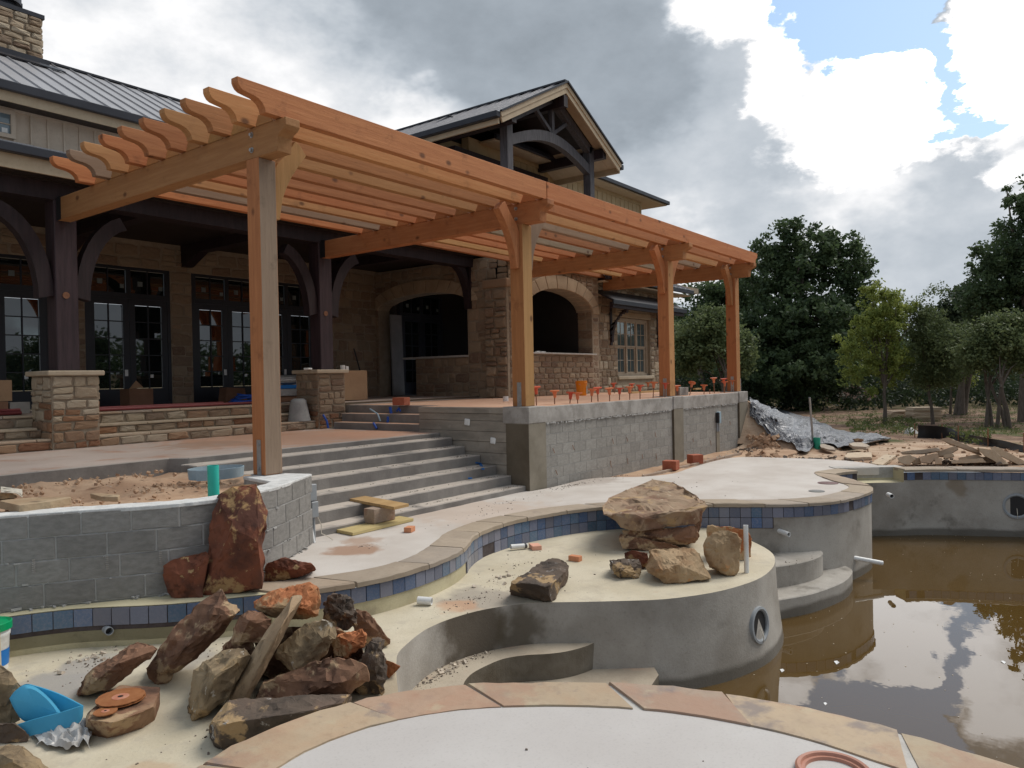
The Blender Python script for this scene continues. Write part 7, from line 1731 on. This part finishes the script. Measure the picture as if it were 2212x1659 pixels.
g = G(); g.obox((16.16, 16.45, FZ + 1.2), .46, .05, 2.4, Quaternion((1, 0, 0), -.03)); tag(g.build('board', 'shaded_drywall'), 'tall white board, coloured in shade, leaning inside the wide porch arch', 'board')
p = atz(*Z1(1250, 198), ZP); p = aty(*Z1(1250, 198), 10.4); g = G(); g.lathe([(.06, 0), (.06, .11), (.001, .11)], (p.x, 10.4, ZP), 14); tag(g.build('roll', 'white_plastic', smooth=40), 'small white roll on the patio left of the second pergola post', 'roll')
g = G(); p = aty(*E1(1125, 1285), KY - .05)
for i in range(5): g.obox((p.x + i * .09 - .05, KY - .03, H0 + 1.222), .08, .06, .03 + .02 * (i == 1), Quaternion((0, 0, 1), i))
tag(g.build('paper_scraps', 'white_plastic'), 'white paper scraps on the serving hatch counter', 'scraps')['kind'] = 'stuff'
def gnd(px):
    z = -.1
    for _ in range(14):
        p = atz(px[0], px[1], z); z = .5 * z + .5 * ground_z(p.x, p.y)
    return Vector((p.x, p.y, ground_z(p.x, p.y)))
# ------------------------------------------------------------------ tarp and things on the dirt
import numpy as np
def hit_ground(px):
    d = ray(*px); best = None; t = 12.0
    while t < 60:
        p = EYE + d * t; dz = p.z - ground_z(p.x, p.y)
        if dz < .03: return p
        if best is None or dz < best[0]: best = (dz, p)
        t += .06
    return Vector((best[1].x, best[1].y, ground_z(best[1].x, best[1].y)))
topE = [(268, 1052), (320, 1052), (390, 1075), (480, 1130), (580, 1172), (700, 1205), (810, 1260), (930, 1300), (1060, 1312), (1180, 1330), (1258, 1350)]
botE = [(272, 1190), (330, 1265), (400, 1330), (470, 1375), (560, 1392), (625, 1448), (690, 1440), (720, 1392), (860, 1400), (960, 1420), (1262, 1362)]
g = G(); nv = 22; cols = []
T_ = catmull(topE, 5); B_ = catmull(botE, 5); n = len(T_)
for i in range(n):
    for j in range(nv + 1):
        v = j / nv; px = T_[i] * (1 - v) + B_[i] * v
        p = hit_ground(B3(px.x, px.y)); w = i / n
        k = .2 * abs(mnoise.noise(Vector((w * 11 + v * 2, v * 1.0, 1)))) + .1 * abs(mnoise.noise(Vector((w * 5, v * 3 + w * 4, 7)))) + .05 * abs(mnoise.noise(Vector((w * 24 + v * 3, v * 3, 3))))
        g.v.append(tuple(p + Vector((-.25, -.35, .9)) * (k + .03)))
for i in range(n - 1):
    for j in range(nv): g.f.append((i * (nv + 1) + j, i * (nv + 1) + j + 1, (i + 1) * (nv + 1) + j + 1, (i + 1) * (nv + 1) + j)); g.m.append(0)
tp = tag(g.build('tarp', 'tarp', smooth=180, up=True), 'black plastic tarp spread wrinkled over the dirt heap beside the patio', 'tarp'); m = tp.modifiers.new('s', 'SOLIDIFY'); m.thickness = .01; m.offset = -1
P0 = hit_ground(B3(722, 1390)); t = aty(*B3(697, 1052), P0.y); pipe('metal_pole', 'thin grey metal pole standing at the lower tarp edge', P0, t, .028, 'steel')
P0 = hit_ground(B3(748, 1405)); t = aty(*B3(745, 1335), P0.y); pipe('riser_pipe', 'short green plastic pipe stub beside the metal pole', P0 + Vector((0, 0, -.05)), (P0.x, P0.y, t.z), .09, 'green_pipe')
# silt fence
ft = catmull([(1452, 1247), (1560, 1250), (1680, 1265), (1760, 1298), (1900, 1325), (2050, 1352), (2230, 1395), (2500, 1440)], 4)
fb = catmull([(1450, 1335), (1600, 1340), (1680, 1345), (1760, 1362), (1900, 1385), (2050, 1408), (2230, 1442), (2500, 1500)], 4)
sf = thing('silt_fence', 'low sagging black silt fence running across the dirt at right', 'fence', gnd(B3(1800, 1370)))
g = G(); rows = []
for a, b in zip(ft, fb):
    p = gnd(B3(b.x, b.y)); p.z -= .03; d = ray(*B3(a.x, a.y)); D_ = (p - EYE).dot(FWD); q = EYE + d * D_
    for k in range(5):
        v = k / 4; g.v.append(tuple(p * (1 - v) + q * v + Vector((.06, -.1, 0)) * mnoise.noise(Vector((p.x * 2, p.y * 2, v * 2)))))
for i in range(len(ft) - 1):
    for k in range(4): g.f.append((i * 5 + k, (i + 1) * 5 + k, (i + 1) * 5 + k + 1, i * 5 + k + 1)); g.m.append(0)
g.build('fabric', 'silt_cloth', sf, smooth=60)
for i in range(0, len(ft), 6):
    p = gnd(B3(fb[i].x, fb[i].y)); g = G(); g.cyl(p + Vector((.04, .05, 0)), p + Vector((.04, .05, .5)), .018, n=6); g.build('stake', 'rusty', sf)
# mulch heap
D = (gnd(B3(985, 1088)) - EYE).dot(FWD)
outline_rock('mulch_heap', 'brown mulch heap in front of the big dark trees', 'mulch', B3, [(790, 1085), (850, 1010), (900, 972), (985, 946), (1060, 962), (1115, 1005), (1215, 1070), (1215, 1092), (900, 1095)], D, 3.5, ridge=[(960, 1060, -1.2), (900, 1085, -1.5)], seed=71, rough=.02, cat='mulch heap')
# stacks of flat stone
def stack(lab, x0, x1, ytop, ybot, n, seed):
    rr = random.Random(seed); D_ = (gnd(B3((x0 + x1) / 2, ybot)) - EYE).dot(FWD); o = thing('stone_stack', lab, 'stone stack', atd(*B3((x0 + x1) / 2, ybot), D_))
    for i in range(n):
        y1_ = ybot + (ytop - ybot) * (i + 1) / n; y0_ = ybot + (ytop - ybot) * i / n
        a = atd(*B3(x0 + rr.uniform(-6, 14), y0_), D_); b = atd(*B3(x1 + rr.uniform(-14, 6), y0_), D_); h = (atd(*B3(x0, y1_), D_) - atd(*B3(x0, y0_), D_)).z
        g = G(); u = b - a; u.z = 0; L_ = u.length; u.normalize(); dd = Vector((-u.y, u.x, 0)); 
        poly = [(rr.uniform(0, .1), rr.uniform(-.08, .1)), (L_ * .4, rr.uniform(-.1, .08)), (L_ - rr.uniform(0, .1), rr.uniform(-.08, .1)), (L_ - rr.uniform(0, .1), 1.0), (L_ * .5, 1.1), (.05, 1.0)]
        g.extrude(poly, a, u, dd, (0, 0, 1), h * .92); g.build('flat_stone', 'flagstone', o, bevel=.01)
stack('left low stack of flat brown stones behind the young tree', 1268, 1475, 1148, 1212, 6, 1)
stack('right taller stack of flat brown stones behind the young tree', 1425, 1640, 1122, 1218, 8, 2)
p = gnd(B3(1415, 1305)); g = G(); g.lathe([(.26, 0), (.2, .1), (.08, .2), (.001, .22)], tuple(p), 10); g.v = [(v[0] + .08 * mnoise.noise(Vector(v) * 3), v[1], v[2] + .05 * mnoise.noise(Vector(v) * 4)) for v in g.v]
tag(g.build('plastic_bag', 'plastic_film', smooth=50), 'white plastic bag lying by the end of the silt fence', 'bag')

# ------------------------------------------------------------------ trees
def leaves(name, mat, cl, per, leaf, spread, parent, seed, droop=.0, aspect=.55, up=.3):
    """ cl: list of (x, y, z, scale); per leaves in each clump """
    rg = np.random.default_rng(seed); off = WL.get(parent, Vector()); C_ = np.array([c[:3] for c in cl]); sc = np.array([c[3] for c in cl]); n = len(cl) * per
    ce = np.repeat(C_, per, 0); s = np.repeat(sc, per); jit = rg.normal(0, 1, (n, 3)); jit /= np.maximum(.6, np.linalg.norm(jit, axis=1, keepdims=True)); jit *= (rg.random((n, 1)) ** .5) * spread
    jit[:, 2] *= .75; ce = ce + jit * s[:, None]; ce[:, 2] -= droop * rg.random(n) * s
    nn = rg.normal(0, 1, (n, 3)); nn[:, 2] += up * 2; nn /= np.linalg.norm(nn, axis=1, keepdims=True)
    t = np.cross(nn, rg.normal(0, 1, (n, 3))); t /= np.linalg.norm(t, axis=1, keepdims=True); b = np.cross(nn, t)
    L_ = leaf * rg.uniform(.6, 1.35, n)[:, None]; W_ = L_ * aspect
    v = np.stack([ce - t * L_ * .5, ce + b * W_ * .5, ce + t * L_ * .5, ce - b * W_ * .5], 1).reshape(-1, 3) - np.array(off)
    me = bpy.data.meshes.new(name); me.vertices.add(4 * n); me.vertices.foreach_set('co', v.ravel().astype(np.float32))
    me.loops.add(4 * n); me.loops.foreach_set('vertex_index', np.arange(4 * n, dtype=np.int32)); me.polygons.add(n)
    me.polygons.foreach_set('loop_start', np.arange(0, 4 * n, 4, dtype=np.int32)); me.update(calc_edges=True)
    a = me.attributes.new('clump', 'FLOAT', 'POINT'); a.data.foreach_set('value', np.repeat(np.repeat(rg.random(len(cl)), per), 4).astype(np.float32))
    me.materials.append(MATS[mat]); return put(name, me, parent)
def tree(lab, base, lobes, nclump, per, leaf, spread, mat, seed, trunk_r=.2, fork=None, group=None, limbs=8, droop=0, fill=.5, name='tree', aspect=.55, stems=1):
    rr = random.Random(seed); base = Vector(base); o = thing(name, lab, 'tree', base, group)
    cl = []; vol = [l[3] * l[4] * l[5] for l in lobes]; tot = sum(vol)
    for l, v in zip(lobes, vol):
        for _ in range(max(3, int(nclump * v / tot))):
            d = Vector((rr.gauss(0, 1), rr.gauss(0, 1), rr.gauss(0, 1))).normalized(); r = rr.uniform(fill, 1.02) * (1 + .18 * mnoise.noise(d * 2.5 + Vector((seed, 0, 0))))
            cl.append((base.x + l[0] + d.x * l[3] * r, base.y + l[1] + d.y * l[4] * r, base.z + l[2] + d.z * l[5] * r, rr.uniform(.65, 1.35)))
    cl = [c for c in cl if c[2] > base.z + .25]
    leaves('crown', mat, cl, per, leaf, spread, o, seed, droop, aspect)
    fk = fork or (lobes[0][2] * .6)
    for s_ in range(stems):
        g = G(); ox = Vector((rr.uniform(-.5, .5), rr.uniform(-.5, .5), 0)) * (stems > 1); lean = Vector((rr.uniform(-.12, .12), rr.uniform(-.1, .1), 0)) * (3 if stems > 1 else 1)
        P = [base + ox + Vector((0, 0, -.2)), base + ox + lean * .3 * fk + Vector((.02, 0, fk * .35)), base + ox + lean * .7 * fk + Vector((-.02, .03, fk * .7)), base + ox + lean * fk + Vector((0, 0, fk))]
        g.tube(P, [trunk_r * 1.35, trunk_r, trunk_r * .88, trunk_r * .75], 9)
        for _ in range(max(2, limbs // stems)):
            c = rr.choice(cl); e = Vector(c[:3]); a = P[-1] - Vector((0, 0, rr.uniform(0, fk * .25))); m1 = a + (e - a) * .35 + Vector((0, 0, .12 * (e - a).length)); m2 = a + (e - a) * .7 + Vector((rr.uniform(-.15, .15), rr.uniform(-.15, .15), .08)) * (e - a).length * .6
            g.tube([a, m1, m2, e], [trunk_r * .5, trunk_r * .33, trunk_r * .2, trunk_r * .07], 6)
        g.build('trunk', 'bark', o, smooth=70)
    return o
def at_px(w_, x, y, D_): p = atd(*w_(x, y), D_); return p
def lobes_px(w_, D_, base, L_):                             # lobes from picture positions: x, y, half width, half height, depth shift
    out = []; k = D_ / FOC
    s_ = (w_(1, 0)[0] - w_(0, 0)[0])
    for (x, y, rx, ry, dd) in L_:
        p = atd(*w_(x, y), D_ + dd) - Vector(base); out.append((p.x, p.y, p.z, rx * s_ * k, rx * s_ * k, ry * s_ * k))
    return out
I1 = lambda x, y: (x, y)
def base_at(w_, x, y): return gnd(w_(x, y))
tg = 'trees beyond the building site'
# big dark oaks
D = 58; b_ = atd(1735, 845, D); b_.z = ground_z(b_.x, b_.y)
tree('tallest dark evergreen oak rising behind the right end of the pergola', b_, lobes_px(I1, D, b_, [(1735, 560, 75, 80, 0), (1665, 600, 70, 80, 1), (1815, 575, 62, 75, 0), (1850, 640, 50, 90, -1), (1740, 700, 120, 100, -1), (1650, 740, 90, 85, 0), (1830, 740, 80, 85, 0), (1712, 505, 30, 32, 0), (1650, 540, 30, 35, 0), (1790, 525, 35, 34, 0), (1845, 540, 30, 34, 0), (1690, 500, 18, 36, 0), (1725, 492, 16, 30, 0), (1765, 505, 18, 34, .3), (1810, 515, 16, 32, 0), (1635, 545, 20, 40, 0), (1870, 575, 18, 36, 0), (1700, 800, 150, 60, -1)]), 1250, 52, .33, .62, 'oak_leaf', 11, trunk_r=.4, group=tg, limbs=14, fill=.35)
D = 48; b_ = atd(1560, 842, D); b_.z = ground_z(b_.x, b_.y)
tree('mid green broad tree seen between the last two pergola posts', b_, lobes_px(I1, D, b_, [(1530, 735, 62, 55, 0), (1590, 760, 45, 55, 1), (1480, 760, 40, 60, 1), (1545, 690, 45, 30, 0)]), 330, 46, .24, .6, 'soft_leaf', 12, trunk_r=.14, group=tg, limbs=10, fill=.3, stems=3)
D = 66; b_ = atd(1520, 842, D); b_.z = ground_z(b_.x, b_.y)
tree('dark tree at the far left showing above the window awning', b_, lobes_px(I1, D, b_, [(1540, 640, 60, 50, 0), (1600, 640, 60, 70, 0), (1500, 690, 50, 50, 0), (1560, 740, 90, 70, 1)]), 380, 46, .34, .8, 'oak_leaf', 13, trunk_r=.3, group=tg, fill=.3)
# tall trees at right edge
D = 40; b_ = atd(2215, 870, D); b_.z = ground_z(b_.x, b_.y)
tree('tall dark feathery tree cut by the right picture edge', b_, lobes_px(I1, D, b_, [(2225, 520, 75, 110, 0), (2160, 600, 70, 80, 0), (2250, 650, 90, 110, 0), (2120, 650, 55, 60, .5), (2205, 430, 35, 50, 0), (2260, 420, 50, 70, 0), (2130, 560, 40, 40, 0), (2330, 560, 90, 150, 0)]), 950, 46, .22, .44, 'oak_leaf', 14, trunk_r=.3, group=tg, limbs=14, fill=.3)
D = 46; b_ = atd(2080, 855, D); b_.z = ground_z(b_.x, b_.y)
tree('dark green tree left of the tall feathery tree', b_, lobes_px(I1, D, b_, [(2070, 690, 55, 60, 0), (2030, 720, 45, 60, 0), (2110, 730, 60, 70, 0), (2060, 640, 25, 22, 0), (2100, 625, 28, 28, 0)]), 420, 46, .22, .52, 'far_leaf', 15, trunk_r=.16, group=tg, fill=.3, stems=3)
D = 34; b_ = atd(2155, 880, D); b_.z = ground_z(b_.x, b_.y)
tree('pale green bushy tree with several thin leaning stems at right', b_, lobes_px(I1, D, b_, [(2150, 740, 70, 50, 0), (2210, 760, 60, 55, 0), (2110, 770, 45, 40, 0), (2180, 700, 50, 30, 0)]), 420, 50, .15, .45, 'soft_leaf', 16, trunk_r=.07, group=tg, fill=.2, stems=6, limbs=18)
# young trees in front
b_ = base_at(B3, 1230, 1240); D = (b_ - EYE).dot(FWD)
tree('young light green tree with a single bare trunk on the dirt', b_, lobes_px(B3, D, b_, [(1180, 560, 190, 130, 0), (1250, 420, 190, 140, 0), (1180, 290, 110, 70, 0), (980, 740, 110, 80, -.3), (1020, 870, 120, 70, 0), (1230, 760, 180, 130, .3), (960, 640, 80, 60, 0), (1300, 900, 110, 60, .3), (1100, 480, 80, 50, -.2), (1150, 990, 60, 40, -.2)]), 300, 56, .15, .3, 'elm_leaf', 17, trunk_r=.085, fork=2.1, group=tg, limbs=22, fill=.35, droop=.2)
b_ = base_at(B3, 1570, 1240); D = (b_ - EYE).dot(FWD)
tree('slender tree with a thin trunk beside the stone stacks', b_, lobes_px(B3, D, b_, [(1590, 700, 220, 170, 0), (1520, 560, 170, 140, 0), (1640, 860, 200, 110, 0), (1440, 430, 110, 90, .5), (1560, 900, 180, 80, 0), (1590, 290, 40, 50, .3), (1700, 640, 130, 130, .3)]), 420, 50, .135, .42, 'soft_leaf', 18, trunk_r=.075, fork=2.2, group=tg, limbs=20, fill=.3)
b_ = base_at(B3, 1690, 1165); D = (b_ - EYE).dot(FWD)
tree('thin tree behind the slender one with yellow tinged leaves', b_, lobes_px(B3, D, b_, [(1700, 850, 150, 130, 0), (1720, 660, 120, 110, 0), (1790, 900, 110, 80, 0)]), 120, 40, .15, .45, 'elm_leaf', 19, trunk_r=.07, fork=2.0, group=tg, limbs=12, fill=.3)
# trees across the pool, out of the frame, that the french doors mirror
for i, (x, y, h) in enumerate(((15, -24, 8.5), (24, -24, 6.5), (31, -36, 8), (6, -30, 6))):
    tree(['tree across the pool nearest the doors', 'second tree across the pool', 'tall tree far across the pool', 'tree across the pool behind the viewer'][i], (x, y, -.1), [(0, 0, h * .6, h * .32, h * .32, h * .34), (h * .15, .5, h * .4, h * .3, h * .3, h * .25), (-h * .15, 0, h * .5, h * .25, h * .25, h * .25)], 130, 40, .32, .75, 'oak_leaf', 30 + i, trunk_r=.2, group=tg)
# far wood behind everything
rr = random.Random(77); cl = []
for i in range(1500):
    x = rr.uniform(1380, 2420); D_ = rr.uniform(72, 88); top = 690 + 50 * mnoise.noise(Vector((x * .012, 0, 3))) + (25 if 1880 < x < 1990 else 0); y = top + (860 - top) * rr.random() ** .9
    p = atd(x, y, D_); cl.append((p.x, p.y, max(p.z, ground_z(p.x, p.y) + .3), rr.uniform(.8, 1.3)))
fw = leaves('far_wood', 'oak_leaf', cl, 26, .55, 1.3, None, 99); fw['kind'] = 'stuff'
cl = []; rr2 = random.Random(78)                              # the same wood goes on round the other side of the pool
for i in range(1700):
    a = R(rr2.uniform(-125, -22)); D_ = rr2.uniform(48, 64); top = 6.5 + 2.5 * mnoise.noise(Vector((a * 6, 0, 3))); cl.append((D_ * math.cos(a) + 6, D_ * math.sin(a), -1 + top * rr2.random() ** .85, rr2.uniform(.8, 1.4)))
leaves('far_wood', 'oak_leaf', cl, 24, .6, 1.3, None, 97)['kind'] = 'stuff'
cl = []                                                     # undergrowth along the edge of the wood, tree shade in its leaf colour
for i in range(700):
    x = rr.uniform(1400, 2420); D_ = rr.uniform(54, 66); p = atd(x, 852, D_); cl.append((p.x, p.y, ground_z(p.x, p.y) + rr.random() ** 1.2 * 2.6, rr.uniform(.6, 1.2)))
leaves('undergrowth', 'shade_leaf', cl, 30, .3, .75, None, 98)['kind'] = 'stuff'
# weeds and grass
def weed_patch(name, w_, boxes, n, hgt, seed, mat='weed_leaf', leaf=.1):
    rr = random.Random(seed); cl = []
    for (x0, x1, y0, y1, k) in boxes:
        for i in range(int(n * k)):
            px = w_(rr.uniform(x0, x1), rr.uniform(y0, y1)); p = gnd(px); z = p.z; h = hgt * rr.random() ** 1.5
            cl.append((p.x, p.y, z + .04 + h, rr.uniform(.5, 1.2)))
    return leaves(name, mat, cl, 16, leaf, .16, None, seed, up=.1, aspect=.35)
weed_patch('weeds', B3, [(960, 1440, 1235, 1330, 1), (1080, 1330, 1195, 1260, .5), (1480, 1700, 1290, 1340, .3), (1700, 2000, 1310, 1395, .45), (1330, 1460, 1200, 1290, .3)], 130, .3, 1)['kind'] = 'stuff'
weed_patch('weeds', B3, [(300, 800, 1045, 1085, 1), (600, 780, 1090, 1160, .5), (1250, 1560, 1045, 1100, .8), (800, 1240, 1090, 1130, .4), (480, 800, 1100, 1130, .3)], 260, .25, 2)['kind'] = 'stuff'
weed_patch('weeds', B3, [(1600, 2212, 1100, 1180, 1), (1250, 1650, 1180, 1230, .5), (1650, 2212, 1180, 1330, .7), (700, 1200, 1130, 1250, .5)], 260, .12, 3, leaf=.07)['kind'] = 'stuff'
# ------------------------------------------------------------------ grit and crumbs
def grit(name, mat, spots, seed, smin=.003, smax=.012):
    rr = random.Random(seed); g = G()
    for (x, y, z, rx, ry, n) in spots:
        for _ in range(n):
            a, r = rr.uniform(0, 6.283), abs(rr.gauss(0, .55)); s = smin + (smax - smin) * rr.random() ** 3
            g.obox((x + rx * r * math.cos(a), y + ry * r * math.sin(a), z + s * .3), s * rr.uniform(.8, 2.2), s * rr.uniform(.7, 1.3), s * .8, Quaternion(Vector((rr.gauss(0, .3), rr.gauss(0, .3), 1)).normalized(), rr.uniform(0, 3.1)))
    o = g.build(name, mat); o['kind'] = 'stuff'; return o
pm('grit_dark', [(.12, .095, .075), (.22, .18, .15)], scale=30, rough=.95, island=True, vary=.3)
pm('grit_pale', [(.4, .33, .26), (.55, .48, .4)], scale=30, rough=.95, island=True, vary=.2)
grit('grit', 'grit_dark', [(2.9, 6.6, ZL, .7, .5, 75), (3.5, 6.0, ZL, .8, .5, 40), (6.1, 5.1, ZL, .8, .3, 110), (7.5, 5.6, ZL, 1.6, .4, 70), (8.0, 4.5, ZL, 1.5, .8, 60), (4.0, 5.2, ZL, 1.2, .6, 30), (2.7, 4.6, ZL, 1.0, .8, 45),
    (5.0, 4.75, ZB, .5, .15, 160), (5.7, 4.78, ZB, .6, .1, 100), (4.5, 4.45, ZB, .3, .2, 70), (11.5, 7.4, 0, 1.2, .25, 210), (13, 7.3, 0, .6, .2, 80), (9.5, 7.3, 0, 1.6, .3, 70), (6.1, 6.8, 0, .35, .25, 30), (8.5, 6.9, 0, 1.8, .5, 45), (12.5, 5.5, 0, 2.2, 1.2, 30), (10.9, 3.3, -.72, .5, .2, 20), (3.0, 1.5, -.004, 1.0, 1.2, 22)], 5)
grit('crumbs', 'grit_pale', [(5.4, 4.8, ZB, .7, .12, 80), (15, 7.1, -.09, 2.5, .2, 150), (18, 7.2, -.09, 1.8, .25, 100), (6.9, 5.4, ZL, .5, .2, 40), (3.0, 6.75, ZL, .5, .3, 60)], 6, .006, .03)
rr = random.Random(4)
for i, (y0_, zt_) in enumerate(tops): pass
grit('step_dirt', 'grit_dark', [(8.6, y_ + .16, z_, 2.6, .12, 70) for y_, z_ in tops] + [(10.2, y_ + .14, z_, .4, .12, 60) for y_, z_ in tops], 9)
grit('deck_gravel', 'grit_dark', [(20.5, 7.2, -.08, 1.6, .5, 260), (18, 5.0, -.06, .8, 1.5, 200), (19, 2.5, -.07, 1, 1.5, 200)], 10, .01, .06)
g = G(); rr = random.Random(14)                             # lumps of soil on the heap and the bare dirt
for i in range(260):
    q_ = hit_ground(B3(rr.uniform(265, 470), rr.uniform(1330, 1490))); x, y = q_.x, q_.y; s = rr.choice((.03, .04, .06, .11)) * rr.uniform(.6, 1.2); g.obox((x, y, ground_z(x, y) + s * .2), s * 1.4, s, s * .8, Quaternion(Vector((rr.random(), rr.random(), rr.random() + .1)).normalized(), rr.uniform(0, 3)))
for i in range(420):
    x, y = rr.uniform(17.6, 29), rr.uniform(-2, 6.5); s = rr.choice((.02, .03, .05)) * rr.uniform(.6, 1.5); g.obox((x, y, ground_z(x, y) + s * .2), s * 1.5, s, s * .7, Quaternion(Vector((rr.random(), rr.random(), rr.random() + .1)).normalized(), rr.uniform(0, 3)))
g.build('soil_lumps', 'dirt')['kind'] = 'stuff'
g = G(); a, b_ = atz(*Z2(480, 1345), -.09), atz(*Z2(1700, 1050), -.09); g.beam(a + Vector((0, 0, .02)), b_ + Vector((0, 0, .02)), .06, .06); tag(g.build('form_board', 'dirty_block', bevel=.004), 'weathered form board lying in the dirt along the patio wall', 'board')
for lb, px, s_ in (('white scrap floating on the murky water near the rounded ledge', (885, 512), .06), ('small white scrap floating close to the near coping', (806, 803), .035), ('pale leaf floating at the waterline of the rounded ledge', (500, 568), .05), ('pale scrap floating in the reflected cloud at right', (2065, 510), .05)):
    p = atz(*C7(*px), ZW); g = G(); g.add([p + Vector(q) * s_ for q in ((-1, -.3, .06), (.2, -.5, .1), (1, .1, .06), (.1, .45, .16))], [(0, 1, 2, 3)]); o = g.build('scrap', 'white_plastic', up=True); tag(o, lb, 'scrap'); m_ = o.modifiers.new('s', 'SOLIDIFY'); m_.thickness = .003
rr = random.Random(88); g = G()
for i in range(260):
    x, y = rr.uniform(7, 17), rr.uniform(-4, 3.5); a = rr.uniform(0, 6.28); s_ = rr.uniform(.004, .012); g.add([(x + s_ * math.cos(a + k) * 1.5, y + s_ * math.sin(a + k), ZW + .003) for k in (0, 2.1, 4.2)], [(0, 1, 2)])
g.build('floating_specks', 'grit_pale', up=True)['kind'] = 'stuff'
